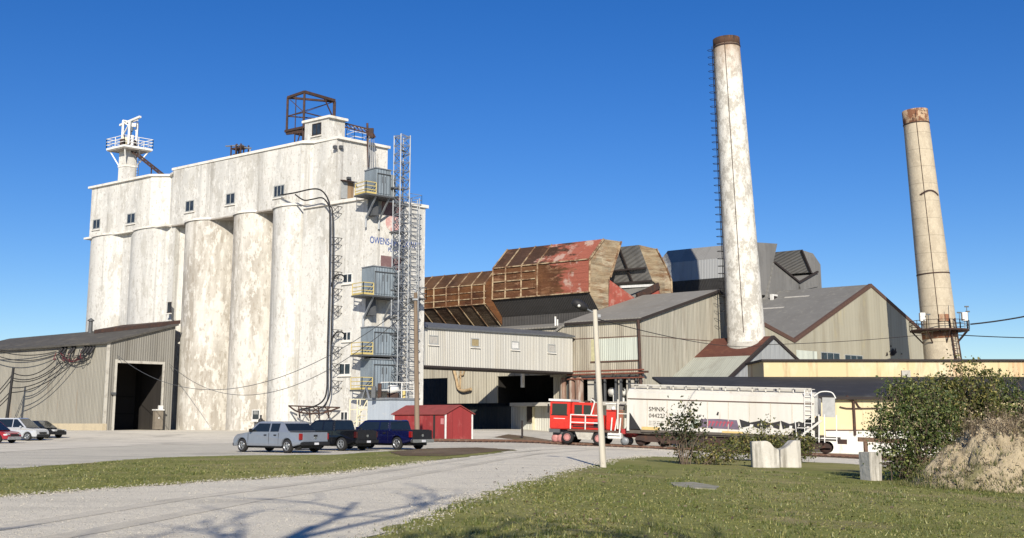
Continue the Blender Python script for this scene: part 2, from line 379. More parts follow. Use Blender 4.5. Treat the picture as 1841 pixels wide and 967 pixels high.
M['red_primer'] = weathered('red_primer', (0.34, 0.085, 0.06), [((0.42, 0.22, 0.17), 1.1, (1, 1, 1), 0.53, 0.62, 0.7), ((0.17, 0.06, 0.04), 0.7, (1, 1, 1), 0.52, 0.66, 0.6)], 0.85)
M['mottled_end'] = None
M['rust'] = rust_mat('rusted_monitor_cladding', (0.085, 0.036, 0.021), (0.20, 0.11, 0.06), (0.14, 0.062, 0.028), ((-DL.x, -DL.y, 0), -90.5, -80))
M['rust_top'] = rust_mat('rusted_monitor_roof', (0.075, 0.042, 0.028), (0.11, 0.055, 0.03), (0.055, 0.032, 0.024), ((-DL.x, -DL.y, 0), -91.5, -81))
M['rust_low'] = rust_mat('rusted_low_monitor', (0.11, 0.045, 0.021), (0.06, 0.027, 0.018), (0.17, 0.075, 0.03))
M['rust_low_top'] = rust_mat('rusted_low_monitor_roof', (0.085, 0.045, 0.026), (0.05, 0.028, 0.02), (0.11, 0.06, 0.032))
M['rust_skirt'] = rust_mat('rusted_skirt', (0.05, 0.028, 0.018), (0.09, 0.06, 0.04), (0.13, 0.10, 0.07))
M['mottled'] = rust_mat('mottled_end_wall', (0.44, 0.37, 0.26), (0.17, 0.085, 0.04), (0.34, 0.26, 0.16))

# ---------------------------------------------------------------- ground
def ground_mat(name, base, c2, c3, sc=1.0, bumpd=0.02, patch=None, rough=0.95, streaky=0):
    m, nt, bs = node_mat(name); co = coords(nt, False)
    f1 = ramp(nt, noise(nt, co, 26 * sc, 3, 0.7), 0.38, 0.62)
    c = mix(nt, f1, base, c2)
    f2 = ramp(nt, noise(nt, mul(nt, co, (1, 0.45, 1)), 0.22 * sc, 6, 0.6), 0.42, 0.66)
    c = mix(nt, math_(nt, 'MULTIPLY', f2, 0.75), c, c3)
    if patch:
        f3 = ramp(nt, noise(nt, mul(nt, co, (1, 0.6, 1)), patch[1], 7, 0.65), patch[2], patch[2] + 0.1)
        c = mix(nt, math_(nt, 'MULTIPLY', f3, patch[3]), c, patch[0])
    nt.links.new(c, bs.inputs['Base Color']); bs.inputs['Roughness'].default_value = rough; bs.inputs['Specular IOR Level'].default_value = 0.15
    h = math_(nt, 'ADD', noise(nt, co, 30 * sc, 3, 0.7), noise(nt, co, 6 * sc, 4, 0.6))
    if streaky:
        f4 = ramp(nt, noise(nt, mul(nt, co, (.22, 1, 1)), 0.55, 9, 0.72), .49, .62); c = mix(nt, math_(nt, 'MULTIPLY', f4, streaky), c, tuple(x * .62 for x in base))
        f5 = ramp(nt, noise(nt, mul(nt, co, (.5, 1, 1)), 1.6, 6, 0.6), .60, .67); c = mix(nt, math_(nt, 'MULTIPLY', f5, streaky * .9), c, tuple(x * .5 for x in base))
        nt.links.new(c, bs.inputs['Base Color'])
    b = nt.nodes.new('ShaderNodeBump'); b.inputs['Distance'].default_value = bumpd; b.inputs['Strength'].default_value = 1
    nt.links.new(h, b.inputs['Height']); nt.links.new(b.outputs[0], bs.inputs['Normal'])
    return m
M['yard'] = ground_mat('gravel_yard_ground', (0.64, 0.595, 0.485), (0.52, 0.48, 0.385), (0.56, 0.515, 0.42), 1.0, 0.03, ((0.36, 0.33, 0.27), 0.10, 0.56, 0.6), 0.95, .6)
M['drive'] = ground_mat('pale_gravel_drive', (0.80, 0.735, 0.59), (0.64, 0.58, 0.46), (0.74, 0.68, 0.545), 0.8, 0.05, ((0.50, 0.46, 0.37), 0.25, 0.58, 0.6), 0.95, .35)
M['grass'] = ground_mat('mown_grass', (0.235, 0.24, 0.066), (0.155, 0.17, 0.042), (0.33, 0.285, 0.125), 0.8, 0.03, ((0.31, 0.25, 0.13), 0.24, 0.53, 0.8), 1.0, .6)
M['dirt'] = ground_mat('bare_brown_soil', (0.17, 0.12, 0.075), (0.12, 0.085, 0.05), (0.25, 0.19, 0.13), 0.8, 0.05, ((0.15, 0.15, 0.05), 0.4, 0.56, 0.6))
M['asphalt'] = ground_mat('worn_asphalt_yard', (0.69, 0.635, 0.52), (0.58, 0.535, 0.435), (0.58, 0.535, 0.44), 0.7, 0.008, ((0.37, 0.34, 0.28), 0.16, 0.56, 0.8), 0.95, .75)

def build_ground():
    bm = bmesh.new()
    xs = [-4000, -1500, -600, -300, -200] + list(range(-150, -60, 10)) + list(range(-60, 61, 2)) + list(range(70, 151, 10)) + [200, 300, 600, 1500, 4000]
    ys = [-400, -150, -60, -30] + list(range(-14, 131, 2)) + list(range(135, 200, 5)) + [220, 260, 320, 450, 700, 1200, 2500, 6000]
    vs = [[bm.verts.new((x, y, ground_z(x, y))) for x in xs] for y in ys]
    for j in range(len(ys) - 1):
        for i in range(len(xs) - 1): bm.faces.new((vs[j][i], vs[j][i + 1], vs[j + 1][i + 1], vs[j + 1][i]))
    me = bpy.data.meshes.new('ground'); bm.to_mesh(me); bm.free(); me.materials.append(M['yard'])
    o = bpy.data.objects.new('ground', me); COL.objects.link(o); struct(o)
build_ground()
def sheet(name, pts, dz, mat, jit=0.0, kind='structure'):
    """a sheet lying on the terrain inside a plan outline (world XY points)"""
    out = []; n = len(pts); rnd = random.Random(len(pts) * 7 + int(dz * 1e4))
    for i in range(n):
        a, b = Vector(pts[i]).to_2d(), Vector(pts[(i + 1) % n]).to_2d(); L = (b - a).length
        k = max(1, min(200, int(L / 0.5)))
        for j in range(k):
            p = a.lerp(b, j / k); d = (b - a).normalized(); nn = Vector((-d.y, d.x))
            if j and jit: p = p + nn * rnd.uniform(-jit, jit) * min(1, 1)
            out.append(p)
    bm = bmesh.new(); vs = [bm.verts.new((p.x, p.y, 0)) for p in out]; bm.faces.new(vs)
    x0, x1 = min(p.x for p in out), max(p.x for p in out); y0, y1 = min(p.y for p in out), max(p.y for p in out)
    def cuts(lo, hi):
        st = 2.0 if hi - lo < 130 else 4.0; k = math.ceil(lo / st) * st
        while k < hi: yield k; k += st
    for k in cuts(x0, x1): bmesh.ops.bisect_plane(bm, geom=bm.verts[:] + bm.edges[:] + bm.faces[:], plane_co=(k, 0, 0), plane_no=(1, 0, 0))
    for k in cuts(y0, y1): bmesh.ops.bisect_plane(bm, geom=bm.verts[:] + bm.edges[:] + bm.faces[:], plane_co=(0, k, 0), plane_no=(0, 1, 0))
    bmesh.ops.triangulate(bm, faces=bm.faces[:])
    bmesh.ops.recalc_face_normals(bm, faces=bm.faces)
    for v in bm.verts: v.co.z = ground_z(v.co.x, v.co.y) + dz
    for f in bm.faces:
        if f.normal.z < 0: f.normal_flip()
    me = bpy.data.meshes.new(name); bm.to_mesh(me); bm.free(); me.materials.append(mat)
    o = bpy.data.objects.new(name, me); COL.objects.link(o); o['kind'] = kind
    return o
def gp(*px): return [G(x, y) for x, y in px]
sheet('pavement', gp((-420, 492), (0, 492), (90, 487), (200, 483), (300, 482), (470, 481), (560, 478), (600, 470), (500, 464), (200, 465), (60, 468), (-420, 468)), 0.010, M['asphalt'], 0.05)
strip = gp((-340, 532), (-100, 520), (0, 513), (80, 507), (180, 499), (268, 496.5), (390, 495.5), (450, 491.5), (500, 488.5), (560, 487.5), (606, 490), (560, 496), (500, 503.5), (440, 511.5), (380, 519), (250, 527), (100, 537.5), (0, 546), (-200, 566), (-340, 580))
sheet('gravel_road', gp((-340, 576), (0, 543), (100, 534), (250, 524), (380, 516), (500, 500), (560, 493), (610, 488), (650, 486), (705, 484), (780, 489), (985, 499), (1050, 503), (985, 508), (860, 503), (760, 499), (720, 502), (690, 511), (640, 523), (570, 543), (480, 575), (300, 640), (0, 700), (-340, 700)), 0.016, M['drive'], 0.08)
sheet('grass_strip', strip, 0.030, M['grass'], 0.28)
M['track'] = ground_mat('packed_gravel', (0.60, 0.55, 0.44), (0.50, 0.455, 0.36), (0.66, 0.605, 0.49), 0.9, 0.02, ((0.46, 0.42, 0.34), 0.35, 0.52, 0.8), 0.95, .3)
cl = [Vector(p).to_2d() for p in gp((-120, 612), (60, 583), (250, 549), (400, 528), (520, 508.5), (600, 495), (680, 488.5), (760, 489.5))]
def band_along(cl, off, w):
    L, Rr = [], []
    for i in range(len(cl) - 1):
        for k in range(8):
            p = cl[i].lerp(cl[i + 1], k / 8); d = (cl[min(i + 1, len(cl) - 1)] - cl[max(i - 1, 0)]).normalized().lerp((cl[min(i + 2, len(cl) - 1)] - cl[i]).normalized(), k / 8); n = Vector((-d.y, d.x)); L.append(p + n * (off - w / 2)); Rr.append(p + n * (off + w / 2))
    return L + Rr[::-1]
for of_ in (-.85, .85): sheet('gravel_road', band_along(cl, of_, .5), 0.022, M['track'], 0.07)
sheet('dirt_patch', gp((455, 492.5), (500, 488.2), (560, 487), (604, 489.7), (560, 494), (520, 497.5), (470, 497)), 0.044, M['dirt'], 0.15)
lawn = gp((480, 577), (535, 553), (570, 541), (640, 521), (690, 509.5), (720, 500.5), (757, 497.2), (860, 500.5), (985, 505.5), (1060, 511), (1300, 520), (1700, 540), (2000, 575), (2000, 900), (700, 900), (0, 900), (300, 642))
sheet('lawn', lawn, 0.030, M['grass'], 0.25)
sheet('rail_ballast', gp((575, 469), (650, 478.5), (735, 483), (850, 488), (1000, 496), (1150, 503), (1400, 515), (1400, 522), (1060, 509), (850, 494), (735, 487), (650, 482.5), (560, 472)), 0.006, M['dirt'], 0.1)

# ---------------------------------------------------------------- silo block
YA = 118.0
A0 = P(428, 330, YA); FP = Plane((A0.x, A0.y), DL); RP = Plane((A0.x, A0.y), DR)
def fs(px, py=330, out=0): return FP.sz(px, py, out)[0]
def rs(px, py=330, out=0): return RP.sz(px, py, out)[0]
def fz(px, py, out=0): return FP.sz(px, py, out)[1]
def rz_(px, py, out=0): return RP.sz(px, py, out)[1]
silo = thing('silo_building', 'tall weathered white concrete silo block with rounded bays and blue lettering', 'silo', (A0.x, A0.y, ground_z(A0.x, A0.y)))
zb = 0.2
z_low = fz(422, 195.5)                       # top of the lower block on the right
z_led = fz(320, 205.5)                       # ledge where the headhouse begins
z_hd = fz(345, 132.5, -0.6)                  # headhouse roof
sB = rs(497, 330); sL = fs(352)
def plan_prism(mb, pts, z0, z1, mat=None): mb.extr([Vector((p.x, p.y, z0)) for p in pts], (0, 0, z1 - z0), mat)
Bp = RP.pt(sB, 0); Ap = FP.pt(0, 0); Lp = FP.pt(sL, 0)
back = DR * 9.0
m = MB(); plan_prism(m, [Ap, Bp, Bp + DL * sL, Lp], zb, z_low); m.obj('elevator_block', M['concrete'], silo)
m = MB(); plan_prism(m, [Ap - DL * .25 - DR * .25, Bp - DL * .25 + DR * .25, Bp + DL * sL, Lp - DR * .25], z_low - 0.12, z_low + 0.22); m.obj('coping', M['coping'], silo)
# silos
for px0, px1, bulge, r, mat in ((303, 352, .15, None, 'concrete'), (258, 299, .1, None, 'concrete_worn'), (200, 246, .25, None, 'concrete_worn'), (137, 195, .3, 8.5, 'concrete'), (92.5, 137, .3, 7.0, 'concrete')):
    a, b = fs(px0), fs(px1); rr = r or abs(a - b) / 2 * 1.06; c = FP.pt((a + b) / 2, 0, bulge - rr)
    m = MB(); m.cyl((c.x, c.y), rr, zb, z_led, 64); 
    so = m.obj('silo', M[mat], silo)
    m = MB(); m.cyl((c.x, c.y), rr + 0.16, z_led - 0.05, z_led + 0.22, 64); m.obj('ledge', M['coping'], so)
# infill wall between and behind the silos
s_end, s_mid = fs(92), fs(198)
m = MB(); m.slab(FP, 8.0, s_mid + 1.0, zb, z_led, -3.2, -7.5); m.obj('rear_wall', M['concrete_worn'], silo)
m = MB(); m.slab(FP, s_mid + 0.5, s_end - 1.0, zb, z_led, -.72, -9.0); m.obj('rear_wall', M['concrete'], silo)
# headhouse, right part: main face, small notch, corner, right face
q0, q1, q2, q3 = fs(198.5, 190), fs(349, 160), fs(357, 160), fs(384, 160)
hd_pts = [FP.pt(q0, 0, -.5), FP.pt(q1, 0, -.5), FP.pt(q2, 0, -1.3), FP.pt(q3, 0, -1.3)]
corner = hd_pts[3]; R2 = Plane((corner.x, corner.y), DR)
s455 = R2.sz(454, 160)[0]
hd_pts += [R2.pt(s455, 0), R2.pt(s455, 0) + DL * 9, FP.pt(q0, 0, -10)]
m = MB(); plan_prism(m, hd_pts, z_led + 0.02, z_hd); m.obj('headhouse', M['concrete'], silo)
def grow(pts, k):
    c = sum((Vector(p) for p in pts), Vector()) / len(pts)
    return [Vector(p) + (Vector(p) - c).normalized() * k for p in pts]
m = MB(); plan_prism(m, grow(hd_pts, .35), z_hd, z_hd + 0.3); m.obj('coping', M['coping'], silo)
m = MB(); m.slab(FP, q1 + 1.2, q0 - .05, z_led - .14, z_led + .02, -.45, -7.3); m.obj('soffit', M['soffit'], silo)
# headhouse, left part (lower)
z_hl = fz(140, 176.5, -.5)
t0, t1, t2, t3 = fs(103, 200), fs(172, 200), fs(184, 200), fs(197, 200)
hl = [FP.pt(t0, 0, -.5), FP.pt(t1, 0, -.5), FP.pt(t2, 0, -2.0), FP.pt(t3 - .4, 0, -.9), FP.pt(t3 - .4, 0, -10), FP.pt(t0, 0, -10)]
m = MB(); plan_prism(m, hl, z_led + .03, z_hl); m.obj('low_headhouse', M['concrete'], silo)
m = MB(); plan_prism(m, [hl[0] + DL * .5 + FP.n * .3, hl[1] + FP.n * .3, hl[2] + FP.n * .3, hl[3] + FP.n * .3, hl[4], hl[5] + DL * .5], z_hl, z_hl + .28); m.obj('coping', M['coping'], silo)
m = MB(); plan_prism(m, [hl[0] + DL * .4 + FP.n * .55, hl[1] + FP.n * .5, FP.pt(t3, 0, .3), FP.pt(t3, 0, -9), FP.pt(t0, 0, -9)], z_led - .12, z_led + .12); m.obj('ledge', M['coping'], silo)
# penthouse on the corner
ph = [FP.pt(fs(357, 118, -1.2), 0, -1.2), FP.pt(fs(384.5, 118, -1.2), 0, -1.2)]
P2 = Plane((ph[1].x, ph[1].y), DR); sp = P2.sz(404, 118)[0]; z_ph = P2.sz(384, 100)[1]
ph += [P2.pt(sp, 0), P2.pt(sp, 0) + DL * abs(fs(357, 118) - fs(384.5, 118))]
m = MB(); plan_prism(m, ph, z_hd + .3, z_ph); pho = m.obj('penthouse', M['concrete'], silo)
m = MB(); plan_prism(m, grow(ph, .4), z_ph, z_ph + .28); m.obj('roof_slab', M['coping'], pho)
# windows
def wall_window(pl, x0, y0, x1, y1, parent, out=0.0, bars=1, fm='frame_grey', name='window', pane='glass'):
    cx, cy = (x0 + x1) / 2, (y0 + y1) / 2
    a0, a1 = sorted((pl.sz(x0, cy, out)[0], pl.sz(x1, cy, out)[0])); z1, z0 = pl.sz(cx, y0, out)[1], pl.sz(cx, y1, out)[1]
    w = 0.11; m = MB()
    m.slab(pl, a0, a1, z0 - .05, z0 + w, out - .06, out + .09); m.slab(pl, a0, a1, z1 - w, z1, out - .06, out + .06)
    m.slab(pl, a0, a0 + w, z0 + w, z1 - w, out - .06, out + .05); m.slab(pl, a1 - w, a1, z0 + w, z1 - w, out - .06, out + .05)
    for k in range(bars):
        c = a0 + (a1 - a0) * (k + 1) / (bars + 1); m.slab(pl, c - .05, c + .05, z0 + w, z1 - w, out - .06, out + .045)
    o = m.obj(name, M[fm], parent)
    q = MB(); q.slab(pl, a0 - .12, a1 + .12, z0 - .17, z0 - .05, out - .06, out + .17); q.obj('sill', M['coping'] if name == 'window' else M[fm], o)
    g = MB(); g.slab(pl, a0 + w * .9, a1 - w * .9, z0 + w * .9, z1 - w * .9, out - .05, out + .02); g.obj('pane', M[pane], o)
    return o
for w in ((109, 219, 117.5, 230.5), (149, 212, 158.5, 224)): wall_window(FP, *w, silo, -.5)
for w in ((217.5, 197, 227.5, 210), (265, 188.5, 275.5, 201.5)): wall_window(FP, *w, silo, -.5)
wall_window(FP, 321, 179, 333.5, 193, silo, -.5, 2)
for w in ((402, 282.5, 413, 294), (402, 350.5, 411.5, 361.5), (397, 387.5, 411, 401.5), (399, 444, 408, 455)): wall_window(FP, *w, silo, 0, 1, 'frame_white')
wall_window(FP.off(-1.2), 366, 106.5, 376.5, 120.5, pho, 0, 1, 'trim_dark')
wall_window(FP, 196.5, 316, 200.5, 328.5, silo, .0, 1, 'trim_dark')
vw = wall_window(FP, 295.5, 442, 304.5, 454.5, silo, .2, 0, 'frame_white', 'vent'); 
g = MB(); a, z = FP.sz(300, 445, .2)
for k in range(5): g.slab(FP, a - .34 + k * .15, a - .27 + k * .15, z - .25, z + .15, .2, .26)
g.obj('louvre', M['frame_grey'], vw)
# terrace door with canopy and lamp
a0, z0 = R2.sz(399, 193); a1, z1 = R2.sz(414, 177)
m = MB(); m.slab(R2, a0, (a0 + a1) / 2, z0 - .1, z1, -.05, .12, M['frame_grey']); m.slab(R2, (a0 + a1) / 2, a1, z0 - .1, z1, -.05, .10, M['wood_door']); d = m.obj('door', None, silo)
m = MB(); m.extr([R2.pt(a0 - .1, z1 + .1, .05), R2.pt(a1 + .1, z1 + .1, .05), R2.pt(a1 + .1, z1 + .0, .7), R2.pt(a0 - .1, z1 + .0, .7)], (0, 0, .08)); m.obj('canopy', M['rust_dark'], d)
m = MB(); a, z = R2.sz(408, 171); m.slab(R2, a - .25, a + .2, z - .15, z + .12, .0, .35); m.obj('wall_lamp', M['dark_lattice'], silo)
m = MB()
for px in (391.5, 398.5):
    a, z = R2.sz(px, 134); m.slab(R2, a - .18, a + .18, z - .25, z + .1, 0, .4)
m.pieces('bracket', M['dark_lattice'], silo)
# lettering and emblem on the right face
a, z = RP.sz(463.5, 247, 0); 
text('lettering', 'OWENS-BROCKWAY', RP.pt(a, z, .03), DR, (0, 0, 1), 1.05, M['sign_blue'], silo, sx=0.68)
a2, z2 = RP.sz(463, 255.5); text('lettering', 'PLANT 8', RP.pt(a2 + .1, z2, .03), DR, (0, 0, 1), 0.62, M['sign_blue'], silo, sx=0.9)
a3, z3 = RP.sz(460.5, 223); m = MB(); cpt = RP.pt(a3, z3, .02)
m.lathe([(1.0, 0), (1.0, .02)], 32, RP.n, cpt, M['sign_red']); m.obj('emblem', None, silo)
# dark service doors behind the landings
m = MB()
for x0, y0, x1, y1 in ((447, 193, 470, 213), (446, 264, 470, 276)):
    aa, zz0 = RP.sz(x0, y1); bb, zz1 = RP.sz(x1, y0); m.slab(RP, aa, bb, zz0, zz1, -.05, .04)
m.pieces('service_opening', weathered('faded_maroon', (0.17, 0.10, 0.10), [((0.3, 0.22, 0.2), 1, (1, 1, 1), .5, .65, .5)]), silo)

# ---------------------------------------------------------------- landing cabins on the right face
def railing(mb, pts, h=1.05, r=0.035, rails=2, mat=None, posts=True):
    pts = [Vector(p) for p in pts]
    for i in range(len(pts) - 1):
        for k in range(rails):
            dz = Vector((0, 0, h * (k + 1) / rails)); mb.beam(pts[i] + dz, pts[i + 1] + dz, r * 1.6, r * 1.6, mat)
        n = max(1, int((pts[i + 1] - pts[i]).length / 1.4))
        if posts:
            for k in range(n + 1):
                p = pts[i].lerp(pts[i + 1], k / n); mb.beam(p, p + Vector((0, 0, h)), r * 1.6, r * 1.6, mat)
cab_lab = ['grey metal landing cabin high up beside the silo roof terrace, cables above it', 'grey metal landing cabin below the blue lettering on the silo wall', 'grey metal landing cabin directly above the lowest one on the silo wall', 'grey metal landing cabin just above the blue-grey base shed']
for k, (yt, yb, xl, xc) in enumerate(((158, 191, 422, 440), (273, 309, 420, 437), (344, 379, 419, 436), (382, 420, 418, 435.5))):
    ym = (yt + yb) / 2
    out = 2.1; a0 = RP.sz(xc, ym, out)[0]; a1 = RP.sz(463 if k else 458, ym, out)[0]; z1 = RP.sz(xc, yt + 1, out)[1]; z0 = RP.sz(xc, yb, out)[1]
    base = RP.pt((a0 + a1) / 2, z0, 1)
    c = thing('landing_cabin', cab_lab[k], 'cabin', base, None, 'landing cabins on the silo tower')
    m = MB(); m.slab(RP, a0, a1, z0 + .12, z1, .0, out); m.obj('body', M['grey_steel'], c)
    m = MB(); m.slab(RP, a0 - .08, a1 + .08, z1, z1 + .1, -.02, out + .1); m.obj('roof', M['galv'], c)
    m = MB(); m.slab(RP, a1 - .02, a1 + .9, z0 + .12, z1 - .3, .0, out - .35); m.obj('side_panel', M['grey_steel'], c)
    m = MB(); w = a1 - a0
    m.slab(RP, a0 + .28, a1 - .12, z0 + .3, z1 - .55, out - .02, out + .05); d = m.obj('door', M['grey_steel'], c)
    m = MB()
    for u0, u1, v0, v1 in ((.24, .30, .3, .55), (w - .14, w - .08, .3, .55)): m.slab(RP, a0 + u0, a0 + u1, z0 + v0, z1 - v1, out, out + .07)
    m.slab(RP, a0 + .22, a1 - .06, z1 - .56, z1 - .48, out, out + .16); m.slab(RP, a0 + w * .5 - .03, a0 + w * .5 + .03, z0 + .3, z1 - .56, out, out + .06)
    m.slab(RP, a0 + w * .42, a0 + w * .46, z1 - 1.5, z1 - .8, out, out + .06); m.slab(RP, a0 + w * .6, a0 + w * .64, z1 - 1.5, z1 - .8, out, out + .06)
    m.obj('door_frame', M['dark_lattice'], c)
    m = MB(); m.slab(RP, a0 - 1.3, a1 + .9, z0 - .05, z0 + .12, .0, out + .15); m.obj('floor', M['dark_lattice'], c)
    m = MB(); p = [RP.pt(a0 - 1.25, z0 + .12, .15), RP.pt(a0 - 1.25, z0 + .12, out + .1), RP.pt(a0 + .05, z0 + .12, out + .1)]
    railing(m, p, 1.25, .05, 3); m.beam(p[0] + Vector((0, 0, .1)), p[1] + Vector((0, 0, .1)), .05, .2); m.beam(p[1] + Vector((0, 0, .1)), p[2] + Vector((0, 0, .1)), .05, .2)
    m.obj('railing', M['yellow'], c)
    if k < 2:
        m = MB()
        for a in (a0 + .2, a1 - .1):
            m.beam(RP.pt(a, z0, out - .1), RP.pt(a, z0 - 2.3, .1), .16, .16, M['galv']); m.beam(RP.pt(a, z0 - 1.9, .15), RP.pt(a, z0 - 3.2, .15), .2, .2, M['galv'])
        m.slab(RP, a0 + .5, a0 + 1.2, z0 - 1.9, z0, .1, 1.0, M['dark_lattice']); m.obj('bracket', None, c)

# lattice hoist mast and caged ladder
def lattice(mb, base, top_z, w, dx, dy, step, r, mat=None, diag=True, faces=4):
    c = [base + dx * (w / 2 * i) + dy * (w / 2 * j) for i, j in ((-1, -1), (1, -1), (1, 1), (-1, 1))]
    for p in c: mb.beam(p, Vector((p.x, p.y, top_z)), r * 1.5, r * 1.5, mat)
    z = base.z; k = 0
    while z < top_z - .1:
        for i in range(faces):
            p, q = c[i], c[(i + 1) % 4]
            a = Vector((p.x, p.y, z)); b = Vector((q.x, q.y, min(z + step, top_z)))
            mb.beam(a, Vector((q.x, q.y, z)), r, r, mat)
            if diag:
                if k % 2: a, b = Vector((q.x, q.y, z)), Vector((p.x, p.y, min(z + step, top_z)))
                mb.beam(a, b, r * .8, r * .8, mat)
        z += step; k += 1
a, zt = RP.sz(471.5, 121, 2.6); zbm = RP.sz(471.5, 432, 2.6)[1]
bp = RP.pt(a, zbm, 2.6)
t = thing('hoist_mast', 'tall open steel lattice hoist mast running up the silo past every cabin', 'mast', bp)
m = MB(); lattice(m, bp, zt, 1.25, DR, RP.n, 0.95, .07); m.obj('lattice', M['galv'], t)
m = MB(); 
for dz in range(3, int(zt - zbm), 3):
    p = bp + Vector((0, 0, dz)); m.beam(p - DR * .45 + RP.n * .3, p + DR * .45 - RP.n * .1, .22, .14)
m.tube([bp + RP.n * .1 + DR * .1, bp + RP.n * .1 + DR * .1 + Vector((0, 0, zt - zbm - 3))], .09, 6); m.obj('guide_rail', M['dark_lattice'], t)
m = MB()
for py in (180, 232, 300, 333, 352): 
    z = RP.sz(471, py, 2.6)[1]; m.beam(RP.pt(a, z, 2.2), RP.pt(a + .6, z, .0), .12, .12); m.slab(RP, a - .9, a + .8, z - .3, z - .15, 1.7, 2.2)
m.obj('tie', M['dark_lattice'], t)
a2, zt2 = RP.sz(485.5, 196, 1.0); bp2 = RP.pt(a2, zbm, 1.0)
t = thing('caged_ladder', 'narrow caged steel ladder on the silo wall beside the hoist mast', 'ladder', bp2)
m = MB()
for s_ in (-.45, .45): m.beam(bp2 + DR * s_, bp2 + DR * s_ + Vector((0, 0, zt2 - zbm)), .1, .1)
k = 0.0
while k < zt2 - zbm: m.beam(bp2 - DR * .45 + Vector((0, 0, k)), bp2 + DR * .45 + Vector((0, 0, k)), .06, .06); k += .5
m.obj('rails', M['galv'], t)
m = MB(); k = 2.0
while k < zt2 - zbm:
    o_ = bp2 + Vector((0, 0, k)); m.tube([o_ - DR * .5, o_ - DR * .45 + RP.n * .7, o_ + RP.n * .95, o_ + DR * .45 + RP.n * .7, o_ + DR * .5], .045, 5); k += 1.15
m.beam(bp2 + RP.n * .95 + Vector((0, 0, 2)), bp2 + RP.n * .95 + Vector((0, 0, zt2 - zbm)), .08, .08); m.obj('cage', M['galv'], t)
m = MB(); z = RP.sz(490, 313, 1)[1]; m.slab(RP, a2 - .2, a2 + 1.4, z, z + .12, .0, 1.6); railing(m, [RP.pt(a2 + .4, z, 1.6), RP.pt(a2 + 1.4, z, 1.6), RP.pt(a2 + 1.4, z, .1)], 1.3, .04, 2); m.obj('rest_platform', M['dark_lattice'], t)
# roof-edge guard rails on the lower block and the headhouse
t = thing('roof_guard_rail', 'thin pipe guard rail on the low silo roof behind the caged ladder', 'railing', RP.pt(6, z_low + .22, -.4))
m = MB(); railing(m, [RP.pt(rs(480, 200), z_low + .22, -.3), RP.pt(sB - .3, z_low + .22, -.3), RP.pt(sB - .3, z_low + .22, -4)], 1.15, .03, 2); m.obj('rails', M['galv'], t)
t = thing('roof_rail_cage', 'small whitish pipe rail cage on the headhouse roof under the rusty boom', 'railing', R2.pt(4.5, z_hd + .3, -.6))
m = MB(); a, _ = R2.sz(418, 135); b, _ = R2.sz(437, 138)
railing(m, [R2.pt(a, z_hd + .3, -.5), R2.pt(b, z_hd + .3, -.5), R2.pt(b, z_hd + .3, -2.2), R2.pt(a, z_hd + .3, -2.2), R2.pt(a, z_hd + .3, -.5)], 1.7, .03, 3); m.obj('rails', M['white_steel'], t)
# ---------------------------------------------------------------- things on the silo roofs
# rusty open frame next to the penthouse
fo = FP.off(-2.2)
def fpt(px, py, out): return FP.hit(px, py, out)
t = thing('roof_frame', 'dark rusty open steel frame with platform beside the roof penthouse', 'steel frame', fpt(346, 128, -3))
m = MB()
o1, o2 = -2.0, -6.5
zp = FP.sz(346, 116, -3)[1]; zt1 = FP.sz(345, 78.5, -3)[1]
pa, pb, pc = FP.sz(336.5, 100, o1)[0], FP.sz(356, 100, o1)[0], FP.sz(392, 100, o2)[0]
ptA, ptB = FP.pt(pa, 0, o1), FP.pt(pb, 0, o1); ptC = FP.pt(pc, 0, o2); ptD = FP.pt(pa - (pb - pc), 0, o2); ptE = FP.pt(pb - .4, 0, o2)
U = lambda p, z: Vector((p.x, p.y, z))
zlo = z_hd + .3
for p, lo in ((ptA, zp - .4), (ptB, zlo), (ptC, zlo), (ptE, zlo)): m.beam(U(p, lo), U(p, zt1), .24, .24)
m.beam(U(ptA, zt1), U(ptB, zt1 + .2), .24, .3); m.beam(U(ptB, zt1 + .2), U(ptC, zt1 + .1), .24, .34); m.beam(U(ptA, zt1), U(ptE, zt1), .2, .25); m.beam(U(ptE, zt1), U(ptC, zt1), .2, .25)
zm = zt1 - 2.3
for a, b in ((ptA, ptB), (ptB, ptC), (ptA, ptE), (ptE, ptC)): m.beam(U(a, zm), U(b, zm), .12, .12)
m.beam(U(ptA, zt1), U(ptB, zm), .07); m.beam(U(ptB, zm), U(ptC, zt1), .07); m.beam(U(ptA, zm), U(ptE, zt1), .07)
m.beam(U(ptC, zm - .1), U(ptC.lerp(ptB, .35), zt1), .12)
mid = ptA.lerp(ptB, .5); m.beam(U(mid, zt1), U(mid, zp), .1)
m.obj('frame', M['rust_dark'], t)
m = MB(); plan_prism(m, [ptA + (ptA - ptE) * .05, ptB + (ptB - ptE) * .05, ptE, ptE + (ptA - ptB)], zp - .28, zp)
m.beam(U(ptA, zp - .4), U(ptB, zp - .6), .2, .35); m.beam(U(ptB.lerp(ptE, .3), zlo), U(ptB.lerp(ptE, .3), zp), .5, .5); m.beam(U(ptA.lerp(ptB, .5), zlo), U(ptA.lerp(ptB, .5), zp), .14); m.beam(U(ptA.lerp(ptB, .6), zlo), U(ptA.lerp(ptB, .9), zp), .1)
m.obj('platform', M['rust_dark'], t)
